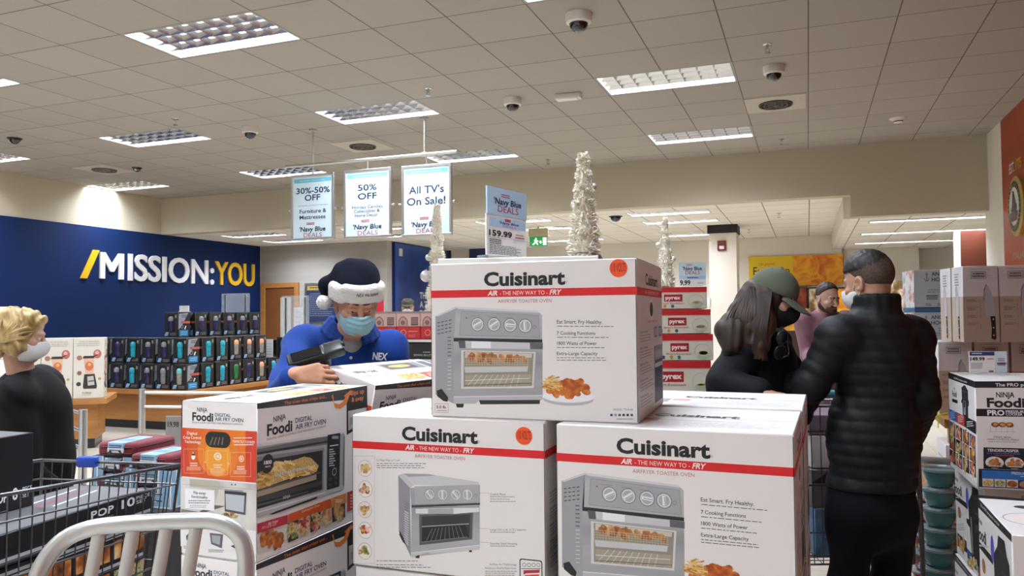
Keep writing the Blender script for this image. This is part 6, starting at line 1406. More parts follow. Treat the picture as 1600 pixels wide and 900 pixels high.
# ================================================================== shopping carts, cooler bags, chair
mat('cart_steel', '#6d6e70', 0.34, 1.0)
mat('cart_plastic_blue', '#1f45a8', 0.4); mat('cart_plastic_teal', '#4f9a9c', 0.45); mat('rubber', '#1b1b1b', .7)
def lerp(a, b, f): return a + (b - a) * f
def cart(label, rim, zr, zb, inset, step, loc_group, handle=None, handle_mat=None, hor=4, seat=False):
    """rim: four ground points (nose-left, nose-right, handle-right, handle-left); zr rim heights, zb basket floor"""
    cx = sum(p[0] for p in rim) / 4; cy = sum(p[1] for p in rim) / 4
    t = thing('shopping_cart', label, 'shopping cart', (cx, cy, 0), 0, loc_group)
    top = [Vector((p[0] - cx, p[1] - cy, z)) for p, z in zip(rim, zr)]; mid = Vector((0, 0, 0))
    bot = [Vector((p.x * (1 - inset), p.y * (1 - inset), zb)) for p in top]
    b = MB()
    b.tube(top + [top[0]], .0075, M('cart_steel'), 8); b.tube(bot + [bot[0]], .005, M('cart_steel'), 6)
    for i in range(4):
        j = (i + 1) % 4
        n = max(3, int((top[j] - top[i]).length / step))
        for k in range(1, n):
            f = k / n; b.tube([lerp(top[i], top[j], f), lerp(bot[i], bot[j], f)], .0026, M('cart_steel'), 5)
        for k in range(1, hor):
            f = [0, .16, .5, .8][k] if hor == 4 else k / hor; b.tube([lerp(top[i], bot[i], f), lerp(top[j], bot[j], f)], .0042, M('cart_steel'), 6)
        b.tube([top[i], bot[i]], .006, M('cart_steel'), 6)
    n = max(4, int((bot[1] - bot[2]).length / (step * 1.3)))
    for k in range(1, n): f = k / n; b.tube([lerp(bot[1], bot[2], f), lerp(bot[0], bot[3], f)], .0026, M('cart_steel'), 5)
    n = max(4, int((bot[0] - bot[1]).length / (step * 1.3)))
    for k in range(1, n): f = k / n; b.tube([lerp(bot[0], bot[1], f), lerp(bot[3], bot[2], f)], .0026, M('cart_steel'), 5)
    b.build('basket', t, 60)
    b = MB()
    for i in (0, 1): 
        q = 3 - i; b.tube([bot[i] * 1.0, Vector((bot[i].x * 1.05, bot[i].y * 1.05, .22)), Vector((bot[q].x * 1.1, bot[q].y * 1.1, .16)), Vector((top[q].x, top[q].y, zr[q]))], .012, M('cart_steel'), 8)
    b.tube([Vector((bot[0].x * 1.05, bot[0].y * 1.05, .22)), Vector((bot[1].x * 1.05, bot[1].y * 1.05, .22))], .01, M('cart_steel'), 8); b.build('frame', t, 60)
    for i in range(4):
        p = Vector((bot[i].x * (1.05 if i < 2 else 1.1), bot[i].y * (1.05 if i < 2 else 1.1), 0)); b = MB()
        b.cyl((p.x - .014, p.y, .055), (p.x + .014, p.y, .055), .055, M('rubber'), n=20); b.cyl((p.x - .018, p.y, .055), (p.x + .018, p.y, .055), .018, M('cart_steel'), n=12)
        b.box((p.x - .022, p.y - .012, .055), (p.x - .017, p.y + .012, .19), M('cart_steel')); b.box((p.x + .017, p.y - .012, .055), (p.x + .022, p.y + .012, .19), M('cart_steel')); b.box((p.x - .022, p.y - .012, .14), (p.x + .022, p.y + .012, .2), M('cart_steel')); b.build('caster', t)
    if handle_mat:
        a, c = top[3], top[2]; up = Vector((0, 0, .06)); out = (top[3] - top[0]).normalized() * .09
        b = MB(); b.tube([a, a + out + up, c + out + up, c], .011, M('cart_steel'), 8); b.build('handle_frame', t, 60)
        b = MB(); b.tube([lerp(a, c, .08) + out + up, lerp(a, c, .92) + out + up], .017, handle_mat, 12); b.build('handle', t, 60)
    return t, top, bot, Vector((cx, cy, 0))
# left cart; its nose points into the shop, handle beside the viewer
NR = onz(281, 726, .985); NL = onz(66, 719, .985)
HR = (-2.36, 1.56); HL = (-3.05, 1.45)
lc, ltop, lbot, lo_ = cart('shopping cart at lower left loaded with black food container boxes', [(NL.x, NL.y), (NR.x, NR.y), HR, HL], [.985, .985, 1.06, 1.06], .50, .10, .048, 'shopping carts', handle_mat=M('cart_plastic_blue'))
# blue corner bracket on the far rim
f0_ = onz(121, 722, .985); f1_ = onz(153, 722, .985); d = (f1_ - f0_).normalized()
b = MB(); c_ = (f0_ + f1_) / 2 - lo_; L_ = (f1_ - f0_).length / 2
R4 = Matrix.Translation(c_) @ Matrix.Rotation(math.atan2(d.y, d.x), 4, 'Z'); b.box((-L_, -.016, -.022), (L_, .016, .024), M('cart_plastic_blue'), .01, X=R4, seg=2); tag(b.build('bumper', lc), 'blue plastic rim clip')
# black food container boxes inside
mat('pop_black', '#0e0e0f', .45, coat=.15); mat('pop_grey', '#6f6f70', .45)
ramp_mat('pop_food', [(.3, '#3a1c0c'), (.5, '#a85a22'), (.62, '#d99a50'), (.8, '#e9d2a0')], scale=16, detail=4)
def pop_box(name, label, dx, dy, dz, loc, rz, num, ty=0.0, ts=1.0):
    b = MB(); b.box((-dx / 2, -dy / 2, 0), (dx / 2, dy / 2, dz), M('pop_black'), .002)
    a = Art(b, (-dx / 2, -dy / 2, 0), (1, 0, 0), (0, 0, 1), .0005).frac(dx, dz)
    a.text('POP', .60, .74, .40 + ty, -.24 * ts, '#e9e9e9', 3, bold=1.6); a.fine(.61, .74, .52 + ty, 1, .1, .005 * ts, '#8d8d8d', 3, 2, 0); a.text(num, .79, .88 if len(num) > 1 else .84, .40 + ty, -.30 * ts, '#e9e9e9', 3, bold=1.2); a.text('PIECE', .89, .985, .40 - .16 * ts + ty, -.12 * ts, '#e9e9e9', 3); a.text('SET', .89, .96, .40 + ty, -.12 * ts, '#e9e9e9', 3)
    if ts == 1: a.line(0, .80, 1, .80, .012, '#b9bcc0', 1); a.line(0, .90, 1, .90, .006 * ts, '#5d6066', 1)
    a = Art(b, (-dx / 2, -dy / 2, dz), (1, 0, 0), (0, 1, 0), .0005).frac(dx, dy)
    a.rect(.02, .03, .98, .97, M('pop_grey'), 1)
    for k in range(3): a.line(.52 + k * .03, .30 + k * .14, .90, .18 + k * .14, .012 if k != 1 else .008, ('#e3e3e3', '#c0353a', '#e3e3e3')[k], 2)
    a = Art(b, (dx / 2, -dy / 2, 0), (0, 1, 0), (0, 0, 1), .0005).frac(dy, dz); a.line(0, .85, 1, .85, .008, '#b9bcc0', 1)
    o = b.build(name, None, 40); o.location = loc; o.rotation_euler = (0, 0, rz); return tag(o, label, 'food container box', 'black food container boxes in the left cart')
# side direction of the cart (handle to nose) and its basket floor
sd = Vector((NR.x - HR[0], NR.y - HR[1], 0)); sa = math.atan2(sd.y, sd.x); sdn = sd.normalized(); inn = Vector((-sdn.y, sdn.x, 0))
def incart(s, w): # along the right side from the nose, inward from that side
    return Vector((NR.x, NR.y, 0)) - sdn * s + inn * w
pA = incart(.50, .235)
pop_box('container_box', 'long black food container box marked 10 piece set, along the cart side', .80, .36, .105, (pA.x, pA.y, .80), sa, '10')
b = MB(); dx, dy, dz = .74, .33, .270; b.box((-dx / 2, -dy / 2, 0), (dx / 2, dy / 2, dz), M('pop_black'), .002); a = Art(b, (-dx / 2, -dy / 2, 0), (1, 0, 0), (0, 0, 1), .0005).frac(dx, dz)
for k in range(4): a.rect(.04 + k * .25, .18, .26 + k * .25, .44, M('pop_food'), 1); a.rect(.04 + k * .25, .60, .26 + k * .25, .92, M('print_salad') if k % 2 else M('pop_food'), 1)
a.line(0, .08, 1, .08, .012, '#b9bcc0', 1); a.line(0, .13, 1, .13, .004, '#b9bcc0', 1); a.line(0, .52, 1, .52, .012, '#b9bcc0', 1); a.line(0, .56, 1, .56, .004, '#5d6066', 1)
o = b.build('container_box', None, 40); o.location = (pA.x, pA.y, .522); o.rotation_euler = (0, 0, sa); tag(o, 'black food container box with orange food pictures, lower in the left cart', 'food container box', 'black food container boxes in the left cart')
p8 = at(8, 735, 2.62); z8t = at(40, 699, 2.55).z
pop_box('container_box', 'big black food container box marked 8 piece, highest in the left cart', .40, .30, z8t - .91, (pA.x - .20, pA.y - .16, .907), sa - .05, '8', .46, .5)
# ---- cooler bags in striped display trays
mat('bag_red', '#6d0f1f', .75, bump=.25, bscale=180, sheen=.3); mat('bag_label', '#9fc1d8', .4); mat('tray_blue', '#7fa6bf', .5); mat('tray_white', '#dcdcd8', .5)
def tray(label, loc, rz, W=.31, D=.36, H=.20):
    t = thing('display_tray', label, 'display tray', loc, rz, 'blue and white display trays'); b = MB(); th = .006
    b.box((-W / 2, -D / 2, 0), (W / 2, D / 2, .012), M('tray_blue'))
    for s in (-1, 1):
        b.box((s * W / 2 - th / 2, -D / 2, 0), (s * W / 2 + th / 2, D / 2, H), M('tray_blue'))
    b.box((-W / 2, D / 2 - th, 0), (W / 2, D / 2, H), M('tray_blue'))
    b.prism([(-W / 2, 0), (W / 2, 0), (W / 2, H), (W * .24, H), (W * .22, H * .36), (-W * .22, H * .36), (-W * .24, H), (-W / 2, H)], (0, -D / 2, 0), (1, 0, 0), (0, 0, 1), (0, 1, 0), th, M('tray_blue'))
    a = Art(b, (-W / 2, -D / 2, 0), (1, 0, 0), (0, 0, 1), .0008).frac(W, H)
    for p in ([(0, .97), (1, .97)], [(.01, .0), (.01, 1)], [(.99, 0), (.99, 1)], [(.26, .0), (.28, .62), (.72, .62), (.74, .0)], [(.13, 0), (.13, .95)]): a.path(p, .010, M('tray_white'), 1)
    a.fine(.34, .7, .82, 1, .1, .006, '#cfdde6', 2, 3, 0)
    a = Art(b, (W / 2 + th / 2, -D / 2, 0), (0, 1, 0), (0, 0, 1), .0008).frac(D, H)
    for k in range(4): a.line(.1 + k * .26, 0, .1 + k * .26, 1, .012, M('tray_white'), 1)
    a.line(0, .97, 1, .97, .01, M('tray_white'), 1)
    b.build('tray_body', t); return t
def bag(label, loc, rz, first=[None], tilt=0.0):
    if first[0] is not None:
        o = dup(first[0], loc, rz, label); o.rotation_euler = (tilt, 0, rz); return o
    t = thing('cooler_bag', label, 'cooler bag', loc, rz, 'red cooler bags in the display trays'); t.rotation_euler = (tilt, 0, rz)
    b = MB(); b.box((-.135, -.17, 0), (.135, .17, .085), M('bag_red'), .026, seg=4); b.build('body', t, 60)
    b = MB(); 
    for z in (.026, .060): b.tube([(-.136, -.13, z), (-.136, .13, z), (-.1, .171, z), (.1, .171, z), (.136, .13, z), (.136, -.13, z), (.1, -.171, z), (-.1, -.171, z)], .004, mat('bag_piping', '#4d0a16', .6), 6, closed=True)
    b.build('piping', t, 60)
    b = MB(); b.box((-.055, -.176, .03), (.055, -.10, .088), M('bag_label'), .003); b.box((-.055, -.10, .083), (.055, .06, .0885), M('bag_label'), .002)
    a = Art(b, (-.055, -.1765, .03), (1, 0, 0), (0, 0, 1), .0008).frac(.11, .058); a.rect(0, .55, 1, 1, '#e3e3de', 1); a.fine(.1, .9, .3, 2, .2, .006, '#3d5a7c', 1, 3, .1); a.fine(.1, .9, .75, 1, .2, .008, '#8a8a88', 2, 4)
    a = Art(b, (-.055, -.17, .0885), (1, 0, 0), (0, 1, 0), .0008).frac(.11, .23); a.rect(.1, .45, .9, .75, '#6f97b5', 1); a.fine(.15, .85, .15, 3, .08, .006, '#3d5a7c', 1, 5); tag(b.build('label_band', t), 'pale blue paper band')
    b = MB(); b.tube([(-.03, -.178, .040), (-.050, -.188, .028), (.0, -.192, .020), (.050, -.188, .028), (.03, -.178, .040)], .007, M('rubber'), 8); b.build('carry_strap', t, 60)
    first[0] = t; return t
tr = at(228, 793, 4.15); th_ = .05; tz = at(228, 793, 4.15).z
tray('blue and white display tray of red cooler bags, nearer to the orange carton', (tr.x, tr.y + .18, tz), th_)
tray('blue and white display tray of red cooler bags, farther left behind the cart', (tr.x - .41, tr.y + .33, tz + .02), th_)
plinth('display_plinth', 'dark plinth under the red cooler bags', (tr.x - .60, tr.y - .04, 0), (tr.x + .20, tr.y + .56, tz - .002))
b = MB(); b.box((tr.x - .58, tr.y + .14, tz), (tr.x - .24, tr.y + .52, tz + .018), M('tray_blue')); tag(b.build('tray_riser'), 'blue cardboard riser under the farther tray', 'riser')
# bags: one standing pair in each tray, two lying on top
for i, (dx, dy, dz, lb) in enumerate(((.0, .175, .014, 'red cooler bag at the bottom of the nearer tray'), (.0, .175, .104, 'red cooler bag, middle of the nearer pile, with pale blue band'), (.005, .18, .194, 'red cooler bag on top of the nearer pile, beside the orange carton'),
        (-.41, .32, .034, 'red cooler bag at the bottom of the farther tray'), (-.41, .32, .124, 'red cooler bag, middle of the farther pile, with pale blue band'), (-.40, .325, .214, 'red cooler bag on top of the farther pile, beside the steel post'))):
    bag(lb, (tr.x + dx, tr.y + dy, tz + dz), th_ + (.04 if i % 2 else -.03))
# small grey price holder standing behind the bags
gp = at(273, 665, 5.2); t = thing('price_holder', 'grey price holder reading 19.98 behind the red cooler bags', 'price holder', (gp.x, gp.y, 0), .3)
zt0 = at(273, 650, 5.2).z; zt1 = at(273, 682, 5.2).z
b = MB(); b.box((-.06, -.006, zt1 - .1), (.07, .006, zt0), mat('grey_card', '#8d8781', .5), .002); a = Art(b, (-.06, -.006, zt1 - .1), (1, 0, 0), (0, 0, 1), .001).frac(.13, zt0 - zt1 + .1); a.text('19.98', .12, .70, .30, -.14, '#2b2a29', 1, bold=1.2); b.build('card', t); b = MB(); b.cyl((0, .01, 0), (0, .01, zt1 - .05), .008, M('alu'), n=8); b.cyl((0, 0, 0), (0, 0, .012), .09, M('alu'), n=18); b.build('stand', t)

# ---- brushed aluminium stool
mat('brushed_alu', '#c6c7c3', .32, .75, vary=.05, vscale=3)
SZ = at(235, 816, 1.62)
cth = YAW + .12; wx = Vector((math.cos(cth), math.sin(cth), 0)); fx = Vector((-math.sin(cth), math.cos(cth), 0))
t = thing('metal_stool', 'brushed aluminium stool in the foreground, only its slatted back rest in view', 'stool', (SZ.x, SZ.y, 0), cth)
ZT = SZ.z; ZS = .76
def back(x, z): # leaning plane of the back rest in stool coordinates
    return Vector((x + .10 * (z - ZT), .27 * (z - ZT) * .8, z))
cl = [(-.208, ZS - .06), (-.208, ZT - .20), (-.204, ZT - .115), (-.190, ZT - .062), (-.162, ZT - .026), (-.118, ZT - .008), (-.06, ZT - .002), (0, ZT), (.07, ZT), (.125, ZT - .003), (.165, ZT - .018), (.192, ZT - .046), (.206, ZT - .088), (.210, ZT - .14), (.210, ZT - .22), (.208, ZS - .06)]
def smooth_path(p, n=5):
    out = []
    for i in range(len(p) - 1):
        a = p[max(0, i - 1)]; b_ = p[i]; c = p[i + 1]; d_ = p[min(len(p) - 1, i + 2)]
        for k in range(n):
            u = k / n; out.append(.5 * ((2 * b_) + (c - a) * u + (2 * a - 5 * b_ + 4 * c - d_) * u * u + (3 * b_ - a - 3 * c + d_) * u ** 3))
    return out + [p[-1]]
b = MB(); b.tube(smooth_path([back(x, z) for x, z in cl]), .018, M('brushed_alu'), 14, flatten=(.018, .013, (0, 1, .2))); b.build('back_frame', t, 60)
for k, x in enumerate((-.098, -.032, .034, .094)):
    b = MB(); p = smooth_path([back(x, ZT - .012), back(x - .004, ZT - .12) + Vector((0, .012, 0)), back(x - .006, ZT - .26) + Vector((0, .012, 0)), back(x - .006, ZS + .03)]); b.tube(p, .013, M('brushed_alu'), 10, flatten=(.0135, .0035, (0, 1, .2))); b.build('slat', t, 60)
off = back(0, ZS)
b = MB(); b.box((-.215 + off.x, -.41 + off.y, ZS - .02), (.215 + off.x, off.y + .01, ZS + .012), M('brushed_alu'), .02, seg=3); b.build('seat', t, 60)
for sx in (-1, 1):
    for yy, y2 in ((-.38, -.43), (-.01, .05)):
        b = MB(); b.tube([(sx * .195 + off.x, yy + off.y, ZS - .01), (sx * .215 + off.x, y2 + off.y, 0)], .014, M('brushed_alu'), 12); b.build('leg', t, 60)
b = MB(); b.tube([(-.208 + off.x, -.40 + off.y, .32), (.208 + off.x, -.40 + off.y, .32)], .011, M('brushed_alu'), 10); b.tube([(-.208 + off.x, .02 + off.y, .26), (.208 + off.x, .02 + off.y, .26)], .011, M('brushed_alu'), 10); b.build('stretcher', t, 60)

# ---- cart on the right, between the cartons and the black jacket man
rc = at(1258, 650, 3.64); u_ = Vector((math.cos(YAW), math.sin(YAW), 0)); w_ = Vector((-math.sin(YAW), math.cos(YAW), 0))
r0_ = Vector((rc.x, rc.y, 0)) 
rim = [r0_ + w_ * .80 + u_ * .05, r0_ + w_ * .80 + u_ * .45, r0_ + u_ * .52, r0_ - u_ * .02]
rt, rtop, rbot, ro_ = cart('shopping cart on the right, standing between the white cartons and the black jacket man', [(p.x, p.y) for p in rim], [1.10, 1.10, 1.16, 1.16], .42, .06, .042, 'shopping carts', handle_mat=M('cart_plastic_teal'))
cc_ = r0_ + w_ * .34 + u_ * .26
def goods(name, label, cat, lo, hi, m, rz, art=None):
    b = MB(); b.box(lo, hi, m, .003); 
    if art: art(b)
    o = b.build(name, None, 40); o.location = (cc_.x, cc_.y, 0); o.rotation_euler = (0, 0, YAW + rz); return tag(o, label, cat)
goods('grey_carton', 'dark grey carton with a red oval logo inside the right cart', 'carton', (-.19, -.22, .66), (.12, .14, .84), mat('carton_grey', '#6d6b68', .5), .0, lambda b: (lambda a: (a.poly([(0, .35), (.3, 0), (1, 0), (1, .4)], '#232323', 1), a.disc(.5, .62, .052, '#b3161c', 2, ry=.028), a.text('OXO', .38, .62, .70, -.16, '#f0e6e2', 3, bold=1.2)))(Art(b, (-.19, -.22, .66), (1, 0, 0), (0, 0, 1), .0006).frac(.31, .18)))
goods('blue_bag', 'pale blue wrapped pack lying low in the right cart', 'pack', (-.18, -.22, .432), (.14, .14, .655), mat('pack_blue', '#6a8fb5', .35, vary=.35, vscale=14), .0)
goods('white_carton', 'tall pale carton leaning in the right cart behind the red oval logo', 'carton', (-.17, .15, .432), (.10, .24, 1.08), M('carton_white'), .0)
goods('folded_blanket', 'folded mauve blanket on top of the goods in the right cart', 'blanket', (-.19, -.20, 1.005), (.12, .14, 1.10), mat('mauve', '#6f5c68', .9, bump=.3, bscale=60), .0)
goods('white_carton', 'plain pale carton stacked on the grey one in the right cart', 'carton', (-.18, -.20, .845), (.10, .13, 1.0), M('knife_white'), .0)
# ================================================================== people: one skinned body surface each, clothing and hair as children
V3 = lambda *a: np.array(a if len(a) == 3 else a[0], float)
class SDF:
    """smooth union of tapered limbs, ellipsoids and free shapes on a grid, turned into one surface"""
    def __init__(s): s.p = []
    def cone(s, a, b, ra, rb, m, k=.02, disp=None, sub=False):
        a, b = V3(a), V3(b); r = max(ra, rb); lo = np.minimum(a, b) - r; hi = np.maximum(a, b) + r; ab = b - a; L2 = max(1e-12, ab @ ab)
        def f(P):
            q = P - a; t = np.clip((q @ ab) / L2, 0, 1); d = np.linalg.norm(q - t[..., None] * ab, axis=-1) - (ra + (rb - ra) * t)
            return d + (disp(P, t * math.sqrt(L2)) if disp else 0)
        s.p.append((f, lo, hi, k, m, sub)); return s
    def ell(s, c, r, m, k=.02, R=None, disp=None, sub=False):
        c, r = V3(c), V3(r); R = np.eye(3) if R is None else R          # columns of R = local axes
        e = np.sqrt(((R * r) ** 2).sum(1)); 
        def f(P):
            q = (P - c) @ R; n = np.linalg.norm(q / r, axis=-1); g = np.linalg.norm(q / (r * r), axis=-1)
            d = np.where(g > 1e-9, n * (n - 1) / np.maximum(g, 1e-9), -r.min())
            return d + (disp(P, None) if disp else 0)
        s.p.append((f, c - e, c + e, k, m, sub)); return s
    def fn(s, f, lo, hi, m, k=.005, sub=False): s.p.append((f, V3(lo), V3(hi), k, m, sub)); return s
    def mesh(s, name, h, fine=(), hf=None, base=(0, 0, 0), mats=None, smooth=1, pad=.02):
        lo = np.min([p[1] for p in s.p if not p[5]], 0) - pad; hi = np.max([p[2] for p in s.p if not p[5]], 0) + pad
        ax = []
        for i in range(3):
            cuts = [(max(lo[i], f[0][i]), min(hi[i], f[1][i])) for f in fine]; x = lo[i]; xs = [x]
            while x < hi[i]:
                x += hf if any(a - 1e-9 <= x < b for a, b in cuts) else h; xs.append(x)
            ax.append(np.array(xs))
        n = [len(a) for a in ax]; D = np.full(n, 1.0, np.float32); ID = np.zeros(n, np.int16)
        names = []
        for f, plo, phi, k, m, sub in s.p:
            if m not in names: names.append(m)
            mg = k + .02
            sl = tuple(slice(max(0, np.searchsorted(ax[i], plo[i] - mg) - 1), min(n[i], np.searchsorted(ax[i], phi[i] + mg) + 1)) for i in range(3))
            if any(q.stop - q.start < 2 for q in sl): continue
            G = np.stack(np.meshgrid(*[ax[i][sl[i]] for i in range(3)], indexing='ij'), -1); d = f(G).astype(np.float32); c = D[sl]
            if sub:
                d = -d; hh = np.maximum(k - np.abs(c - d), 0) / k if k > 0 else 0; D[sl] = np.maximum(c, d) + hh * hh * k * .25
            else:
                ID[sl] = np.where(d < c, names.index(m), ID[sl]); hh = np.maximum(k - np.abs(c - d), 0) / k if k > 0 else 0
                D[sl] = np.minimum(c, d) - hh * hh * k * .25
        ins = D < 0
        off = np.array([[i, j, k] for i in (0, 1) for j in (0, 1) for k in (0, 1)])
        cnt = sum(ins[o[0]:n[0] - 1 + o[0], o[1]:n[1] - 1 + o[1], o[2]:n[2] - 1 + o[2]].astype(np.int8) for o in off)
        act = (cnt > 0) & (cnt < 8); idx = np.argwhere(act); N = len(idx)
        cid = np.full(act.shape, -1, np.int32); cid[tuple(idx.T)] = np.arange(N)
        cd = np.stack([D[tuple((idx + o).T)] for o in off], 1); cp = np.stack([np.stack([ax[i][idx[:, i] + o[i]] for i in range(3)], 1) for o in off], 1)
        S = np.zeros((N, 3)); W = np.zeros(N)
        for a in range(8):
            for b in range(a + 1, 8):
                if abs(off[a] - off[b]).sum() != 1: continue
                da, db = cd[:, a], cd[:, b]; x = (da < 0) != (db < 0); t = np.where(x, da / np.where(x, da - db, 1), 0)
                S += np.where(x[:, None], cp[:, a] + t[:, None] * (cp[:, b] - cp[:, a]), 0); W += x
        vtx = S / W[:, None]; F = []
        for axis in range(3):
            a1, a2 = (axis + 1) % 3, (axis + 2) % 3
            A = ins; s0 = [slice(None)] * 3; s1 = [slice(None)] * 3; s0[axis] = slice(0, -1); s1[axis] = slice(1, None)
            ch = A[tuple(s0)] != A[tuple(s1)]; e = np.argwhere(ch)
            e = e[(e[:, a1] > 0) & (e[:, a2] > 0) & (e[:, a1] < n[a1] - 1) & (e[:, a2] < n[a2] - 1)]
            fl = A[tuple(e.T)]
            def c(d1, d2):
                q = e.copy(); q[:, a1] -= d1; q[:, a2] -= d2; return cid[tuple(q.T)]
            Q = np.stack([c(1, 1), c(0, 1), c(0, 0), c(1, 0)], 1); Q = np.where(fl[:, None], Q, Q[:, ::-1]); F.append(Q)
        F = np.concatenate(F); F = F[(F >= 0).all(1)]
        for _ in range(smooth):
            acc = np.zeros_like(vtx); w = np.zeros(N)
            for i in range(4): np.add.at(acc, F[:, i], vtx[F[:, (i + 1) % 4]]); np.add.at(w, F[:, i], 1)
            vtx = np.where(w[:, None] > 0, .5 * vtx + .5 * acc / np.maximum(w, 1)[:, None], vtx)
        me = bpy.data.meshes.new(name); me.vertices.add(N); me.vertices.foreach_set('co', (vtx - V3(base)).astype(np.float32).ravel())
        me.loops.add(len(F) * 4); me.loops.foreach_set('vertex_index', F.astype(np.int32).ravel()); me.polygons.add(len(F))
        me.polygons.foreach_set('loop_start', np.arange(0, len(F) * 4, 4, dtype=np.int32)); me.polygons.foreach_set('loop_total', np.full(len(F), 4, np.int32))
        for m in names: me.materials.append(M(m))
        me.polygons.foreach_set('material_index', ID[tuple(idx[F[:, 0]].T)].astype(np.int32)); me.polygons.foreach_set('use_smooth', np.ones(len(F), bool))
        me.update(); me.validate(); return me
def obj_of(me, name, parent=None, loc=None):
    o = bpy.data.objects.new(name, me); COL.objects.link(o)
    if parent is not None: o.parent = parent
    if loc is not None: o.location = loc
    return o
def skin(name, h, vary=.10):
    return mat(name, h, .55, vary=vary, vscale=22, bump=.05, bscale=300)
skin('skin_man', '#b07e60'); skin('skin_woman', '#b98d74'); skin('skin_back', '#b58a70'); skin('skin_pale', '#bb9480')
mat('eye_white', '#c9c0b8', .25); mat('eye_dark', '#1c1410', .2); mat('lips', '#8a4c42', .45)
mat('brow', '#2a1c14', .8)
for n_, h_ in (('polo_blue', '#0a347c'), ('tee_grey', '#8d8d88'), ('navy_cloth', '#0b0e1c'), ('black_cloth', '#070708'), ('trouser_navy', '#070911'), ('sweater_pink', '#7d5961'), ('jacket_woman', '#0e0f14'), ('jean_dark', '#14161d')):
    mat(n_, h_, .8, bump=.12, bscale=260, vary=.10, vscale=9, sheen=0 if n_ in ('black_cloth', 'jacket_woman', 'trouser_navy', 'navy_cloth', 'jean_dark') else .06, spec=.25)
mat('quilt_black', '#121315', .62, spec=.35, bump=.08, bscale=120, vary=.15, vscale=6); mat('mask_blue', '#8fb9c2', .7, bump=.05, bscale=200); mat('mask_black', '#0a0a0b', .75); mat('mask_white', '#d9d9d6', .7)
mat('hat_navy', '#060a18', .95, bump=.15, bscale=200, spec=.2); mat('fur_white', '#dcdad2', .95, bump=.8, bscale=110, sheen=.1); mat('cap_olive', '#555a4a', .85, bump=.12, bscale=300); mat('shoe_black', '#0b0b0b', .5)
ramp_mat('hair_brown', [(.3, '#150d07'), (.5, '#2e1e12'), (.75, '#4d3824')], scale=26, stretch=(1, 1, .12), rough=.62, detail=6)
ramp_mat('hair_blonde', [(.25, '#6d5430'), (.5, '#b1945c'), (.75, '#dcc690')], scale=30, stretch=(1, 1, .25), rough=.45, detail=6)
ramp_mat('hair_dark', [(.3, '#0d0b0a'), (.6, '#1d1814')], scale=80, rough=.6); ramp_mat('hair_fade', [(.3, '#33281f'), (.6, '#584538')], scale=160, rough=.7, detail=6)
ramp_mat('camo', [(.35, '#23301f'), (.48, '#4a4a30'), (.58, '#2a2620'), (.7, '#6d6848')], scale=30, rough=.8)
ramp_mat('beard', [(.3, '#2f1e15'), (.7, '#4d3628')], scale=120, rough=.8)

def frame(f, up=(0, 0, 1), roll=0.0):
    f = V3(f); f = f / np.linalg.norm(f); u = V3(up); x = np.cross(f, u); x /= np.linalg.norm(x); u = np.cross(x, f)
    if roll: x, u = x * math.cos(roll) + u * math.sin(roll), -x * math.sin(roll) + u * math.cos(roll)
    return np.stack([x, f, u], 1)                 # columns: right, forward, up
def head(S, H, R, m, s=1.0, beard=None, lid=0.0):
    L = lambda *p: V3(H) + R @ (V3(*p) * s)
    E = lambda c, r, mm=m, k=.02, sub=False: S.ell(L(*c), V3(*r) * s, mm, k * s, R, sub=sub)
    K = lambda a, b, ra, rb, mm=m, k=.015, sub=False: S.cone(L(*a), L(*b), ra * s, rb * s, mm, k * s, sub=sub)
    E((0, -.015, .032), (.075, .096, .086)); E((0, .022, -.030), (.061, .066, .084), k=.03)
    for q in (-1, 1):
        K((q * .052, .0, -.060), (q * .018, .062, -.096), .020, .018, beard or m, .025); E((q * .040, .060, -.030), (.022, .022, .018), k=.02)
        E((q * .077, -.010, -.010), (.010, .021, .032), k=.006); E((q * .084, -.006, -.008), (.006, .011, .018), k=.006, sub=True)
    E((0, .070, -.098), (.022, .018, .018), beard or m, .02)
    K((-.034, .080, .016), (.034, .080, .016), .012, .012, k=.015)
    for q in (-1, 1): E((q * .031, .095, -.008), (.019, .014, .012), k=.014, sub=True)
    for q in (-1, 1):
        E((q * .031, .0765, -.009), (.0125, .0125, .0125), 'eye_white', .001); E((q * .031, .0865, -.010), (.0052, .0036, .0052), 'eye_dark', 0)
        K((q * .018, .086, -.0005 - lid), (q * .045, .079, -.001 - lid), .0052 + lid * .5, .0045 + lid * .5, k=.004); K((q * .019, .0855, -.0165), (q * .043, .080, -.0155), .0042, .0036, k=.004)
        K((q * .014, .0935, .019), (q * .047, .083, .021), .0042, .003, 'brow', .002)
    K((0, .088, .004), (0, .113, -.036), .0075, .0125, k=.012)
    for q in (-1, 1): E((q * .0115, .102, -.040), (.0085, .010, .0075), k=.006)
    K((-.020, .084, -.066), (.020, .084, -.066), .0065, .0065, 'lips', .005); K((-.016, .084, -.074), (.016, .084, -.074), .0065, .0065, 'lips', .004)
    if beard: E((0, .060, -.080), (.050, .034, .034), beard, .012); K((-.026, .090, -.056), (.026, .090, -.056), .005, .005, beard, .004); K((-.018, .093, -.069), (.018, .093, -.069), .005, .005, 'lips', .003)
    return L
FING = [(.028, .088, (.044, .027, .021), .0088), (.009, .092, (.048, .030, .022), .0088), (-.010, .087, (.044, .028, .021), .0084), (-.027, .078, (.034, .021, .019), .0076)]
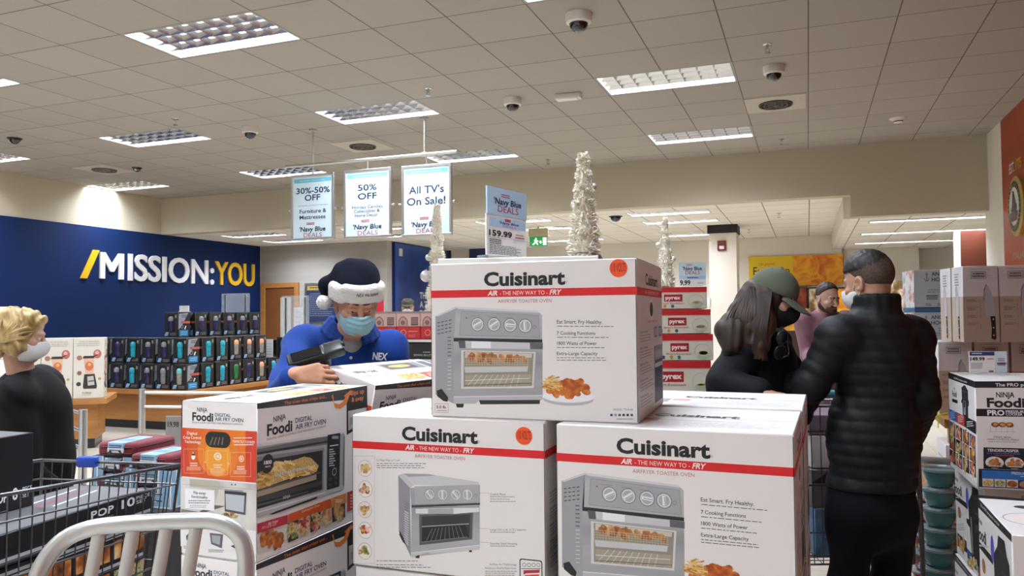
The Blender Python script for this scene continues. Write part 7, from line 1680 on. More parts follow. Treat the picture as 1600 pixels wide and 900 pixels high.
def hand(S, W, d, n, m, side=1, curl=(.5, .7, .4), thumb=(.5, .75), s=1.0, spread=.06):
    """W wrist, d towards the knuckles, n out of the back of the hand; side = +1 puts the thumb on cross(d, n)"""
    d = V3(d); d /= np.linalg.norm(d); n = V3(n); n = n - d * (n @ d); n /= np.linalg.norm(n); x = np.cross(d, n) * side; W = V3(W)
    for off, fwd, seg, r in FING:
        k = W + (x * off + d * fwd) * s; S.cone(W + (x * off * .55 + d * .012) * s, k, .0135 * s, .0115 * s, m, .012)
        p = k; a = 0; dd = d + x * off * spread * 30 * .03
        for L, c in zip(seg, curl):
            a += c; q = p + (dd * math.cos(a) - n * math.sin(a)) * L * s; S.cone(p, q, r * s, r * .90 * s, m, .004); p = q; r *= .92
    t0 = W + (x * .020 + d * .022) * s; v = (d * math.cos(thumb[0]) + x * math.sin(thumb[0]) * .9 - n * .35); v /= np.linalg.norm(v)
    t1 = t0 + v * .040 * s; v2 = d * math.cos(thumb[0] - thumb[1] * .6) + x * math.sin(thumb[0] - thumb[1] * .6) - n * (.35 + thumb[1] * .5); v2 /= np.linalg.norm(v2)
    t2 = t1 + v2 * .034 * s; t3 = t2 + (v2 - n * .3) / np.linalg.norm(v2 - n * .3) * .026 * s
    S.cone(t0, t1, .015 * s, .0115 * s, m, .014); S.cone(t1, t2, .0108 * s, .0098 * s, m, .005); S.cone(t2, t3, .0098 * s, .0082 * s, m, .004)
def wr(A, fr, ph=0.0, ax=(1.0, .35, .8)):
    ax = V3(*ax)
    return lambda P, t: A * (np.sin((P @ ax) * fr + ph + 1.6 * np.sin(P[..., 2] * fr * .37 + P[..., 0] * 9)) )
def quilt(p, z0, A):
    return lambda P, t: -A * np.abs(np.sin(math.pi * (P[..., 2] - z0) / p)) ** .55 + .0016 * np.sin(P[..., 0] * 90 + P[..., 2] * 40)
def quilt_arm(p, A):
    return lambda P, t: -A * np.abs(np.sin(math.pi * (P[..., 2] if t is None else t) / p)) ** .55 + .002 * np.sin(P[..., 0] * 70 + P[..., 1] * 50 + P[..., 2] * 60)
class Fig:
    """joints of a standing figure; f = chest direction"""
    def __init__(s, H, Rh, chest, pelvis, f, sh=.185, shz=.0, hs=1.0, nf=-.02):
        s.H, s.Rh, s.C, s.P = V3(H), Rh, V3(chest), V3(pelvis); s.R = frame(f, s.C - s.P); s.hs = hs
        x, y, u = s.R.T; s.x, s.y, s.u = x, y, u
        s.SL, s.SR = s.C - x * sh + u * (.12 + shz), s.C + x * sh + u * (.12 + shz)      # SL = own left (-x), SR = own right (+x)
        s.N = s.C + u * .175 + y * nf
        g = V3(s.P[0], s.P[1], 0); fx = V3(x[0], x[1], 0); fx /= np.linalg.norm(fx); fy = V3(y[0], y[1], 0); fy /= np.linalg.norm(fy); s.fx, s.fy = fx, fy
        s.hip = [s.P - fx * .085 - V3(0, 0, .05), s.P + fx * .085 - V3(0, 0, .05)]; s.knee = [g - fx * .10 + fy * .03 + V3(0, 0, .48), g + fx * .10 + fy * .02 + V3(0, 0, .48)]; s.ank = [g - fx * .11 - fy * .02 + V3(0, 0, .085), g + fx * .11 - fy * .03 + V3(0, 0, .085)]
        s.base = g
    def arms(s, EL, WL, ER, WR): s.E = [V3(EL), V3(ER)]; s.W = [V3(WL), V3(WR)]; return s
    def torso(s, S, m, o=0.0, k=.05, hem=None, disp=None, w=1.0, depth=1.0, belly=1.0):
        x = s.x
        S.cone(s.SL + x * .03, s.SR - x * .03, .050 + o, .050 + o, m, k, disp); S.ell(s.C + s.u * .02, (.160 * w + o, .112 * depth + o, .175 + o), m, k, s.R, disp)
        S.ell(s.C * .55 + s.P * .45, (.150 * w + o, .112 * depth * belly + o, .16 + o), m, k, s.R, disp); S.cone(s.C - s.u * .06, s.P, .118 * depth + o, .122 * depth + o, m, k, disp); S.ell(s.P, (.165 * w + o, .125 * depth + o, .13 + o), m, k, s.R, disp)
        S.cone(s.N - s.u * .04, s.C + s.u * .06, .062 + o, .10 + o, m, k, disp)
    def arm(s, S, i, m, o=0.0, disp=None, k=.03, upto=1.0, r=1.0):
        sh = (s.SL, s.SR)[i]; e, w = s.E[i], s.W[i]; w = e + (w - e) * upto
        S.ell(sh, V3(.060, .062, .062) * r + o, m, k, s.R, disp); S.cone(sh, e, .052 * r + o, .042 * r + o, m, k, disp); S.cone(e, w, .041 * r + o, .029 * r + o, m, k * .7, disp)
    def legs(s, S, m, o=0.0, disp=None, feet=True, to=1.0):
        for i in (0, 1):
            a = s.knee[i] + (s.ank[i] - s.knee[i]) * to
            S.cone(s.hip[i], s.knee[i], .088 + o, .058 + o, m, .03, disp); S.cone(s.knee[i], a, .058 + o, .040 + o, m, .03, disp)
            if feet: S.cone(s.ank[i] - V3(0, 0, .04), s.ank[i] + s.fy * .15 - V3(0, 0, .057), .038 + o * .3, .026 + o * .3, m, .02)
    def body(s, label, m, h=.008, hf=.0035, beard=None, hands=None, cat='person', fine_hands=False):
        S = SDF(); L = head(S, s.H, s.Rh, m, s.hs, beard, getattr(s, 'lid', 0)); s.L = L
        S.cone(L(0, -.020, -.055), s.N - s.u * .03, .056 * s.hs, .064, m, .03); s.torso(S, m)
        for i in (0, 1):
            s.arm(S, i, m); d = s.W[i] - s.E[i]; hd = (hands or {}).get(i, {}); 
            hand(S, s.W[i], hd.get('d', d), hd.get('n', V3(0, 0, 1) + s.y * .1), m, hd.get('side', 1 if i == 0 else -1), hd.get('curl', (.45, .55, .35)), hd.get('thumb', (.6, .5)))
        s.legs(S, m); r = .15 * s.hs; fine = [(s.H - r, s.H + r)]
        if fine_hands is not False: q = s.W[fine_hands]; fine.append((q - .13, q + .16))
        o = obj_of(S.mesh('person', h, fine, hf, s.base), 'person', None, s.base); tag(o, label, cat); s.o = o; return o
    def part(s, S, name, h, label=None, fine=(), hf=None, smooth=1):
        o = obj_of(S.mesh(name, h, fine, hf or h, s.base, smooth=smooth), name, s.o); return tag(o, label) if label else o
    def shoes(s):
        S = SDF()
        for a in s.ank: S.cone(a - V3(0, 0, .045), a + s.fy * .16 - V3(0, 0, .054), .044, .033, 'shoe_black', .02); S.cone(a + V3(0, 0, .0), a - V3(0, 0, .04), .045, .046, 'shoe_black', .02)
        return s.part(S, 'shoes', .008)
def local(L_inv_H, R, s=1.0):
    return lambda P: ((P - L_inv_H) @ R) / s
def sd_ell_np(q, c, r):
    q = q - V3(c); r = V3(r); n = np.linalg.norm(q / r, axis=-1); g = np.linalg.norm(q / (r * r), axis=-1); return n * (n - 1) / np.maximum(g, 1e-9)
def mask_part(F, m, label, pleat=True, top=-.014, wide=.068):
    """cloth face mask over nose and chin, thin shell"""
    q_ = local(F.H, F.Rh, F.hs); S = SDF()
    def f(P):
        q = q_(P); d = np.minimum(sd_ell_np(q, (0, .032, -.058), (.070, .075, .070)), sd_ell_np(q, (0, .088, -.042), (.026, .036, .042)))
        k = .03; a = sd_ell_np(q, (0, .032, -.058), (.070, .074, .072)); b = sd_ell_np(q, (0, .096, -.040), (.026, .036, .044)); h = np.maximum(k - np.abs(a - b), 0) / k; d = np.minimum(a, b) - h * h * k * .25
        if pleat: d = d + .0020 * np.sin(q[..., 2] * 2 * math.pi / .021) * (np.abs(q[..., 0]) < .05)
        top_ = q[..., 2] - (top - .9 * np.maximum(np.abs(q[..., 0]) - .018, 0) * .42)
        return np.maximum.reduce([d, -(d + .006), top_, -.118 - q[..., 2], np.abs(q[..., 0]) - wide, .012 - q[..., 1] + .10 * np.maximum(0, -q[..., 2] - .09)]) * F.hs
    r = .14; S.fn(f, F.H - r, F.H + r, m); o = F.part(S, 'face_mask', .0045, label, [(F.H - .14, F.H + .14)], .0032)
    for sx in (-1, 1):
        b = MB(); pts = [F.L(sx * .066, .030, -.030), F.L(sx * .077, .005, .004), F.L(sx * .082, -.020, .012), F.L(sx * .083, -.028, -.008), F.L(sx * .079, -.008, -.040), F.L(sx * .066, .025, -.088)]
        b.tube(smooth_path([Vector(p - F.base) for p in pts], 4), .0016, M(m), 6); b.build('ear_loop', o, 60)
    return o
def surf_text(target, s, centre, right, up, width, cap, m, bold=1.0, shear=0.0, lift=.0015):
    """print letters onto a cloth surface by dropping each point along the face direction"""
    from mathutils.bvhtree import BVHTree
    me = target.data; bv = BVHTree.FromPolygons([v.co for v in me.vertices], [p.vertices for p in me.polygons])
    vs, fs, w = text_geo(s, bold, shear); right, up = Vector(right).normalized(), Vector(up).normalized(); nrm = right.cross(up); c = Vector(centre); out = []
    for x, y in vs:
        p = c + right * ((x / w - .5) * width) + up * (y - .5) * cap; hit = bv.ray_cast(p + nrm * .12, -nrm, .4)
        out.append((hit[0] if hit[0] is not None else p) + nrm * lift)
    b = MB(); b.add(out, fs, m if not isinstance(m, str) else flat(m)); return b.build('lettering', target, None)
cam_f = V3(CF.x, CF.y, 0); cam_f /= np.linalg.norm(cam_f); cam_r = V3(CR.x, CR.y, 0); cam_r /= np.linalg.norm(cam_r); Z = V3(0, 0, 1)
A_ = lambda px, py, zc: V3(*at(px, py, zc))
def dirn(ahead, right, down=0.0):   # direction in view terms: ahead = away from the viewer
    return cam_f * ahead + cam_r * right - Z * down

# ------------------------------------------------------------------ the man scanning, with winter hat and face mask
H = A_(557, 472, 3.06); Rh = frame(dirn(-.90, .36, .34), roll=-.02)
Fg = Fig(H, Rh, A_(539, 588, 3.24), A_(510, 800, 3.42), dirn(-.93, .30, .0), sh=.178, nf=.035)
sc_grip = A_(499, 570, 2.66)
Fg.lid = .0055; Fg.arms(A_(624, 640, 3.38), A_(604, 700, 3.36), A_(432, 634, 2.84), A_(460, 587, 2.585))
gd = cam_r * .86 - cam_f * .25 + Z * .42
man = Fg.body('man in blue polo and navy winter hat with light blue mask, scanning a carton', 'skin_man', hf=.003, fine_hands=1,
    hands={1: dict(d=cam_r * .95 + Z * .06 - cam_f * .02, n=-cam_f * .92 + Z * .25 - cam_r * .1, side=1, curl=(.75, 1.0, .8), thumb=(.50, .55)), 0: dict(d=V3(0, 0, -.2) - cam_f)})
S = SDF(); w0 = wr(.0035, 34); Fg.torso(S, 'polo_blue', .016, .06, disp=w0, belly=1.15)
for i, u in ((0, .90), (1, .93)): Fg.arm(S, i, 'polo_blue', .016, wr(.005, 46, i, (.3, .2, 1)), upto=u, r=1.1)
nb = Fg.N
for k in range(16):              # fold-down collar, open at the front
    P = []
    for j in (0, 1):
        a = -1.18 + 4.72 * (k + j) / 16 + 3.14 - .59 + math.pi / 2 + .0
        a = math.pi / 2 + .42 + (2 * math.pi - .84) * (k + j) / 16; fr = max(0, math.sin(a)); P.append((a, Fg.N + Fg.u * (.062 - .055 * fr) + Fg.x * .083 * math.cos(a) + Fg.y * (.080 * math.sin(a) + .010)))
    (a0, q0), (a1, q1) = P; o0, o1 = [Fg.x * math.cos(a) + Fg.y * math.sin(a) for a in (a0, a1)]
    for f, r in ((0, .011), (.012, .010), (.026, .009), (.040, .008)): S.cone(q0 + o0 * f * .75 - Fg.u * f, q1 + o1 * f * .75 - Fg.u * f, r, r, 'polo_blue', .006)
polo = Fg.part(S, 'polo_shirt', .0075, 'bright blue long-sleeved polo shirt', [(Fg.N - .16, Fg.N + .14)], .0045)
S = SDF(); S.ell(Fg.N + Fg.y * .052 - Fg.u * .020, (.055, .050, .075), 'tee_grey', .01, Fg.R); Fg.part(S, 'undershirt', .006, 'grey undershirt at the neck')
b = MB(); nq = Vector(Fg.N - Fg.base)
for k in range(2):
    p = Fg.C + Fg.u * (.085 - k * .07) + Fg.y * (.150 - k * .004); b.cyl(Vector(p - Fg.base), Vector(p + Fg.y * .004 - Fg.base), .006, M('eye_white'), n=12)
b.build('button', polo)
lx = Vector(-Fg.x); lu = Vector(Fg.u); surf_text(polo, 'NEX', Vector(A_(600, 559, 3.09) - Fg.base), lx, lu, .064, .028, '#d9dbe0', 1.6, .1)
S = SDF(); Fg.legs(S, 'navy_cloth', .016, wr(.004, 30), feet=False, to=.95); S.ell(Fg.P, (.178, .138, .13), 'navy_cloth', .03, Fg.R); Fg.part(S, 'trousers', .009); Fg.shoes()
mask_part(Fg, 'mask_blue', 'pale blue pleated face mask', top=-.020)
# winter hat: navy cap with thick white fur band and pompom
q_ = local(Fg.H, Fg.Rh); S = SDF(); L = Fg.L
S.ell(L(0, -.020, .062), (.090, .108, .084), 'hat_navy', .03, Fg.Rh, wr(.003, 40)); S.ell(L(-.01, -.045, .105), (.075, .085, .056), 'hat_navy', .03, Fg.Rh, wr(.004, 46, 1))
S.cone(L(.03, -.06, .10), L(.108, -.055, .052), .052, .030, 'hat_navy', .03, wr(.004, 60)); S.cone(L(.108, -.055, .055), L(.118, -.035, .020), .028, .014, 'hat_navy', .02)
hat = Fg.part(S, 'winter_hat', .006, 'navy knitted crown of the hat')
S = SDF(); band = [(a, .090 * math.cos(a), -.010 + .110 * math.sin(a)) for a in np.linspace(0, 2 * math.pi, 29)]
for (a, x0, y0), (a2, x1, y1) in zip(band, band[1:]):
    zf = lambda y: .050 + (.010 * (y > .06)) - .024 * (y < 0) * min(1, -y / .06)
    for dz in (-.016, .002, .020): S.cone(L(x0, y0, zf(y0) + dz), L(x1, y1, zf(y1) + dz), .0165, .0165, 'fur_white', .010, wr(.0010, 420, a * 5, (1, .8, 1.2)))
bnd = obj_of(S.mesh('fur_band', .004, (), .004, Fg.base), 'fur_band', hat); tag(bnd, 'white fur band with black lettering')
S = SDF(); S.ell(L(.120, -.030, -.006), (.030, .030, .030), 'fur_white', 0, Fg.Rh, wr(.0018, 320)); tag(obj_of(S.mesh('pompom', .0045, (), .0045, Fg.base), 'pompom', hat), 'white fur pompom')
surf_text(bnd, 'NEX We believe', Vector(L(-.022, .118, .066) - Fg.base), Vector(-Fg.Rh[:, 0]) * 1.0 + Vector(Fg.Rh[:, 1]) * -.18, Vector(Fg.Rh[:, 2]), .090, .012, '#17171c', .8, .25, .002)
# the scanner in his hand
p0, p1 = at(449, 566, 2.62), at(537, 540, 2.68); axs = (p1 - p0).normalized(); upv = Vector(Z) - axs * axs.z; upv = (upv * .8 - Vector(cam_f) * .6); upv = (upv - axs * upv.dot(axs)).normalized(); sdv = axs.cross(upv)
Rm = Matrix((axs, sdv, upv)).transposed(); t = thing('barcode_scanner', 'black handheld barcode scanner held up by the man in the winter hat', 'barcode scanner', (p0 + p1) / 2, R=Rm)
Ls = (p1 - p0).length; b = MB(); sb = mat('scanner_black', '#0b0b0b', .42); b.box((-Ls / 2, -.030, -.018), (Ls * .30, .030, .011), sb, .009, seg=3); b.box((Ls * .10, -.033, -.022), (Ls / 2, .033, .014), sb, .013, seg=3); b.build('casing', t, 50)
b = MB(); b.box((-Ls * .42, -.024, .0115), (Ls * .10, .024, .0135), M('screen_black'), .001); b.build('display', t); b = MB(); b.cyl((Ls / 2 - .004, 0, 0), (Ls / 2 + .003, 0, 0), .014, M('smoke_dome'), n=16); b.build('scan_window', t)
b = MB(); b.box((-Ls * .46, -.026, -.023), (-Ls * .25, .026, -.018), mat('scanner_grey', '#3a3b3d', .5), .003); 
for k in range(4): b.cyl((Ls * .20 + k * .018, -.0385, .0), (Ls * .20 + k * .018, -.041, .0), .004, M('scanner_grey'), n=10)
b.build('keypad', t); gv = Rm.inverted() @ (Vector(sc_grip) - (p0 + p1) / 2)
b = MB(); g0 = Vector((Ls * .14, .0, -.02)); g1 = Vector((Ls * .08, .01, -.105)); b.tube([g0, g0.lerp(g1, .5), g1], .017, M('black_plastic'), 12, flatten=(.016, .020, (1, 0, 0))); b.build('pistol_grip', t, 60)
b = MB(); b.tube([(Ls * .20, 0, -.024), (Ls * .21, .0, -.042), (Ls * .18, 0, -.052)], .005, M('scanner_grey'), 8); b.build('trigger', t, 60)

# ------------------------------------------------------------------ man in the quilted black jacket, back to the viewer
H = A_(1357, 441, 3.17); Rh = frame(dirn(.86, -.50, .16), roll=.02)
Fm = Fig(H, Rh, A_(1369, 560, 3.15), A_(1361, 790, 3.17), dirn(.96, -.25, .02), sh=.172, shz=-.035)
Fm.arms(A_(1266, 604, 3.14), A_(1212, 603, 3.30), A_(1440, 622, 3.10), A_(1424, 680, 3.28))
Fm.body('man in quilted black jacket seen from behind, reaching towards the cap wearing woman', 'skin_back', hf=.0036, hands={0: dict(n=V3(0, 0, 1)), 1: dict(n=V3(0, 0, 1))})
S = SDF(); qz = quilt(.046, .02, .0050); qa = quilt_arm(.044, .0050)
Fm.torso(S, 'quilt_black', .022, .05, disp=qz, w=1.0, belly=1.1); S.ell(Fm.C * .4 + Fm.P * .6, (.182, .140, .22), 'quilt_black', .05, Fm.R, qz); S.ell(Fm.P + Fm.u * .02, (.184, .148, .16), 'quilt_black', .05, Fm.R, qz); S.cone(Fm.P - Fm.u * .06 - Fm.x * .10, Fm.P - Fm.u * .06 + Fm.x * .10, .105, .105, 'quilt_black', .05, qz)
for i in (0, 1): Fm.arm(S, i, 'quilt_black', .020, qa, r=1.08, upto=.98)
for k in range(14):
    a0, a1 = (2 * math.pi * j / 14 for j in (k, k + 1)); P = [Fm.N + Fm.x * .080 * math.cos(a) + Fm.y * (.078 * math.sin(a) + .012) for a in (a0, a1)]
    for dz in (-.02, .005, .028, .050, .070): S.cone(P[0] * 1 + Fm.u * dz, P[1] + Fm.u * dz, .014, .014, 'quilt_black', .010)
hem = A_(1366, 760, 3.17)[2]; S.fn(lambda P: P[..., 2] - hem, Fm.P - V3(.5, .5, .4), V3(Fm.P[0] + .5, Fm.P[1] + .5, hem), 'quilt_black', .012, True)
jk = Fm.part(S, 'quilted_jacket', .0062, 'black quilted puffer jacket'); 
b = MB(); c0_ = [Vector(Fm.C * (1 - f) + Fm.P * f + Fm.x * sx * (.118 + .02 * f) - Fm.y * (.125 - .012 * f) - Fm.base) for sx in (1,) for f in (-.3, .2, .6, 1.0)]
S = SDF(); Fm.legs(S, 'trouser_navy', .010, wr(.005, 26), feet=False, to=.97); S.ell(Fm.P - Fm.u * .04, (.180, .142, .14), 'trouser_navy', .05, Fm.R, wr(.004, 30)); S.ell(Fm.P + Fm.u * .05, (.178, .148, .20), 'trouser_navy', .04, Fm.R); Fm.part(S, 'trousers', .008, 'dark navy trousers'); Fm.shoes()
q_m = local(Fm.H, Fm.Rh)
def fade(P):
    q = q_m(P); d = sd_ell_np(q, (0, -.015, .032), (.0765, .0975, .0875)); a, b_ = V3(0, -.020, -.055), V3(0, -.045, -.19); ab = b_ - a; t = np.clip(((q - a) @ ab) / (ab @ ab), 0, 1)
    d = np.minimum(d, np.linalg.norm(q - a - t[..., None] * ab, axis=-1) - (.0585 + .006 * t)); k = .03
    low = -.048 + .75 * np.maximum(q[..., 1] + .045, 0); low = np.where(np.abs(q[..., 0]) > .060, np.maximum(low, -.03 + .9 * np.maximum(q[..., 1] + .05, 0)), low)
    return np.maximum.reduce([d, low - q[..., 2], q[..., 1] - .030 - .6 * np.maximum(q[..., 2] - .03, 0)])
def top(P):
    q = q_m(P); nz = .0011 * np.sin(q[..., 0] * 310 + 2 * np.sin(q[..., 1] * 140)) + .0010 * np.sin(q[..., 1] * 270 + 3 * np.sin(q[..., 0] * 120)); d = sd_ell_np(q, (0, -.006, .047), (.0785, .099, .088)) + nz
    return np.maximum(d, -(q[..., 2] - .052 + .10 * np.minimum(q[..., 1] + .02, 0)))
S = SDF(); S.fn(fade, Fm.H - .15, Fm.H + .15, 'hair_fade', 0); S.fn(top, Fm.H - .15, Fm.H + .16, 'hair_dark', .006); Fm.part(S, 'hair', .0042, 'short dark hair with faded back')
mask_part(Fm, 'mask_white', 'white face mask with ear loops', pleat=False)

# ------------------------------------------------------------------ woman with olive cap
H = A_(1209, 466, 3.24); Rh = frame(dirn(-.52, .80, .34), roll=.05)
Fw = Fig(H, Rh, A_(1186, 590, 3.34), A_(1182, 790, 3.36), dirn(-.62, .76, .0), sh=.160, hs=.93)
Fw.arms(A_(1256, 625, 3.46), A_(1240, 660, 3.26), A_(1128, 602, 3.14), A_(1186, 613, 3.02))
Fw.body('woman with long brown hair under an olive cap, black mask and black jacket', 'skin_woman', hf=.0036)
S = SDF(); Fw.torso(S, 'jacket_woman', .020, .05, disp=wr(.004, 34, 2), w=.94, depth=1.1)
for i in (0, 1): Fw.arm(S, i, 'jacket_woman', .022, wr(.006, 50, i, (.4, .3, 1)), upto=.98, r=1.05)
for k in range(12):
    a0, a1 = (2 * math.pi * j / 12 for j in (k, k + 1)); P = [Fw.N + Fw.x * .072 * math.cos(a) + Fw.y * (.07 * math.sin(a) + .01) for a in (a0, a1)]
    for dz in (-.02, .004): S.cone(P[0] + Fw.u * dz, P[1] + Fw.u * dz, .016, .016, 'jacket_woman', .012)
S.ell(Fw.C + Fw.y * .05 + Fw.u * .07, (.12, .10, .13), 'jacket_woman', .04, Fw.R); Fw.part(S, 'jacket', .007, 'black zipped jacket'); S = SDF(); Fw.legs(S, 'jean_dark', .012, wr(.004, 30), feet=False, to=.95); S.ell(Fw.P, (.172, .14, .13), 'jean_dark', .04, Fw.R); Fw.part(S, 'trousers', .009); Fw.shoes()
mask_part(Fw, 'mask_black', 'black face mask', pleat=False, top=-.012)
q_w = local(Fw.H, Fw.Rh, Fw.hs)
S = SDF(); L = Fw.L
cap_d = lambda P, t: .0014 * np.abs(np.sin(3 * np.arctan2(q_w(P)[..., 0], q_w(P)[..., 1] + .02)))
def crown(P):
    q = q_w(P); d = sd_ell_np(q, (0, -.012, .040), (.088, .108, .096)); d2 = d - .0012 * (np.abs(np.sin(3 * np.arctan2(q[..., 0], q[..., 1] + .012))) ** .25); return np.maximum(d2, .022 - q[..., 2] + .10 * np.minimum(q[..., 1], 0) * -1 * .3) * Fw.hs
def brim(P):
    q = q_w(P); r = np.sqrt((q[..., 0] / .078) ** 2 + ((q[..., 1] - .075) / .100) ** 2); zc_ = .030 - .50 * np.maximum(q[..., 1] - .07, 0) - 4.2 * q[..., 0] ** 2
    return np.maximum.reduce([(r - 1) * .07, np.abs(q[..., 2] - zc_) - .0042, .05 - q[..., 1]]) * Fw.hs
S.fn(crown, Fw.H - .16, Fw.H + .17, 'cap_olive', 0); S.fn(brim, Fw.H - .24, Fw.H + .24, 'cap_olive', .006); S.ell(L(0, -.012, .138), (.009, .009, .006), 'cap_olive', .003, Fw.Rh)
cp = Fw.part(S, 'cap', .0042, 'olive green baseball cap', [(Fw.H - .2, Fw.H + .2)], .0034)
surf_text(cp, 'AMERICA', Vector(L(-.058, .082, .042) - Fw.base), Vector(-Fw.Rh[:, 0]) * .5 + Vector(Fw.Rh[:, 1]) * .85 * 1, Vector(Fw.Rh[:, 2]), .034, .005, '#1b1c18', 1.0)
# long hair: one mass over the back and near shoulder plus separate locks
S = SDF(); hd = lambda P, t: .0022 * np.sin((P[..., 0] * 1.0 + P[..., 1] * .6) * 150 + 3 * np.sin(P[..., 2] * 14)) 
S.ell(L(0, -.030, .0), (.088, .100, .085), 'hair_brown', .03, Fw.Rh, hd); back_ = -Fw.y
rs = [A_(1186, 470, 3.30), A_(1172, 500, 3.27), A_(1152, 522, 3.20), A_(1140, 545, 3.16)]
for a, b_, ra, rb in ((0, 1, .070, .078), (1, 2, .078, .066), (2, 3, .060, .030)): S.cone(rs[a], rs[b_], ra, rb, 'hair_brown', .04, hd)
S.cone(A_(1178, 474, 3.27), A_(1137, 516, 3.20), .062, .034, 'hair_brown', .06, hd); S.cone(A_(1137, 516, 3.20), A_(1150, 536, 3.17), .034, .028, 'hair_brown', .05, hd)
r2 = [A_(1196, 470, 3.20), A_(1192, 505, 3.16), A_(1188, 540, 3.13), A_(1184, 556, 3.13)]
for a, b_, ra, rb in ((0, 1, .040, .046), (1, 2, .046, .034), (2, 3, .034, .012)): S.cone(r2[a], r2[b_], ra, rb, 'hair_brown', .03, hd)
hr = Fw.part(S, 'long_hair', .006, 'long dark brown hair', smooth=1)
rnd = random.Random(4); b = MB()
for k in range(300):
    f = rnd.random() ** .8; px0 = 1178 + rnd.uniform(-8, 22); px1 = 1124 + f * 66 + rnd.uniform(-3, 3); y1 = 522 + 36 * f + rnd.uniform(-8, 8); z0 = 3.215 - .02 * f
    p = [Vector(A_(px0, 452 + rnd.uniform(-4, 6), z0) - Fw.base), Vector(A_(px0 * .6 + px1 * .4 - 6 * (1 - f), 478, z0 - .035) - Fw.base), Vector(A_(px0 * .3 + px1 * .7 - 3, 502, 3.165 - .03 * f) - Fw.base), Vector(A_(px1 + 8, y1, 3.165 - .03 * f) - Fw.base)]
    q = smooth_path(p, 5); b.tube(q, [.0030 * (1 - .75 * i / (len(q) - 1)) + .001 for i in range(len(q))], M('hair_brown'), 5)
for k in range(90):
    px0 = 1196 + rnd.uniform(-9, 10); p = [Vector(A_(px0, 455, 3.150) - Fw.base), Vector(A_(px0 - 4, 485, 3.118) - Fw.base), Vector(A_(px0 - 8, 515, 3.095) - Fw.base), Vector(A_(px0 - 10 + rnd.uniform(-4, 4), 548 + rnd.uniform(-8, 16), 3.10) - Fw.base)]
    q = smooth_path(p, 5); b.tube(q, [.0028 * (1 - .75 * i / (len(q) - 1)) + .001 for i in range(len(q))], M('hair_brown'), 5)
b.build('hair_lock', hr, 60)
# sunglasses hanging on the jacket front
t = thing('sunglasses', 'dark sunglasses hooked on the front of the woman\'s jacket', 'sunglasses', at(1218, 538, 3.13)); t.rotation_euler = (.25, .18, YAW + .45)
b = MB()
for s_ in (-1, 1):
    b.lathe([(.026, -.002), (.028, .0), (.026, .003)], M('smoke_dome'), 22, X=Matrix.Translation((.018 * s_ * -.3, -.008, s_ * .030)) @ Matrix.Rotation(math.pi / 2, 4, 'X'))
b.build('lens', t, 40); b = MB()
for s_ in (-1, 1): b.tube([(.018 * s_ * -.3 + .028 * math.cos(k * .314), -.009, s_ * .030 + .028 * math.sin(k * .314)) for k in range(20)], .003, M('black_plastic'), 6, closed=True)
b.tube([(.0, -.012, -.008), (.004, -.014, .0), (.0, -.012, .008)], .003, M('black_plastic'), 6); b.build('frame', t, 60)
b = MB(); b.tube([(-.012, -.006, .058), (.02, .006, .052), (.07, .012, -.02), (.076, .012, -.045)], .0022, M('chrome'), 6); b.tube([(.0, -.006, -.058), (.03, .006, -.06), (.07, .012, -.04)], .0022, M('chrome'), 6); b.build('temple', t, 60)

# ------------------------------------------------------------------ bearded man in the pink sweater, farther back
H = A_(1293, 466, 6.25); Rh = frame(dirn(-.88, -.36 + .62, .24)); Rh = frame(dirn(-.90, .28, .22))
Fp = Fig(H, Rh, A_(1290, 524, 6.33), A_(1288, 622, 6.36), dirn(-.95, .1, 0), sh=.185)
Fp.arms(A_(1312, 560, 6.2), A_(1298, 556, 6.0), A_(1262, 556, 6.25), A_(1272, 562, 5.98))
Fp.body('bearded man in a pink sweater standing between the cap wearing woman and the black jacket', 'skin_pale', hf=.0045, beard='beard', h=.010)
S = SDF(); Fp.torso(S, 'sweater_pink', .016, .05, disp=wr(.003, 40))
for i in (0, 1): Fp.arm(S, i, 'sweater_pink', .018, wr(.005, 46), upto=.80 if i else .95)
for k in range(10):
    a0, a1 = (2 * math.pi * j / 10 for j in (k, k + 1)); P = [Fp.N + Fp.u * .01 + Fp.x * .07 * math.cos(a) + Fp.y * (.068 * math.sin(a) + .01) for a in (a0, a1)]; S.cone(P[0], P[1], .014, .014, 'sweater_pink', .01)
Fp.part(S, 'sweater', .009, 'mauve pink sweater'); S = SDF(); Fp.legs(S, 'jean_dark', .014, feet=False, to=.95); S.ell(Fp.P, (.178, .138, .13), 'jean_dark', .04, Fp.R); Fp.part(S, 'trousers', .012); Fp.shoes()
q_p = local(Fp.H, Fp.Rh)
def phair(P):
    q = q_p(P); d = sd_ell_np(q, (0, -.014, .040), (.081, .100, .092)) + .003 * np.sin(q[..., 0] * 180) * np.sin(q[..., 1] * 150); return np.maximum.reduce([d, -(q[..., 2] - .01 - 1.1 * np.maximum(q[..., 1] + .02, 0)), -(d + .02)])
S = SDF(); S.fn(phair, Fp.H - .15, Fp.H + .15, 'hair_brown', 0); Fp.part(S, 'hair', .006, 'short brown hair')

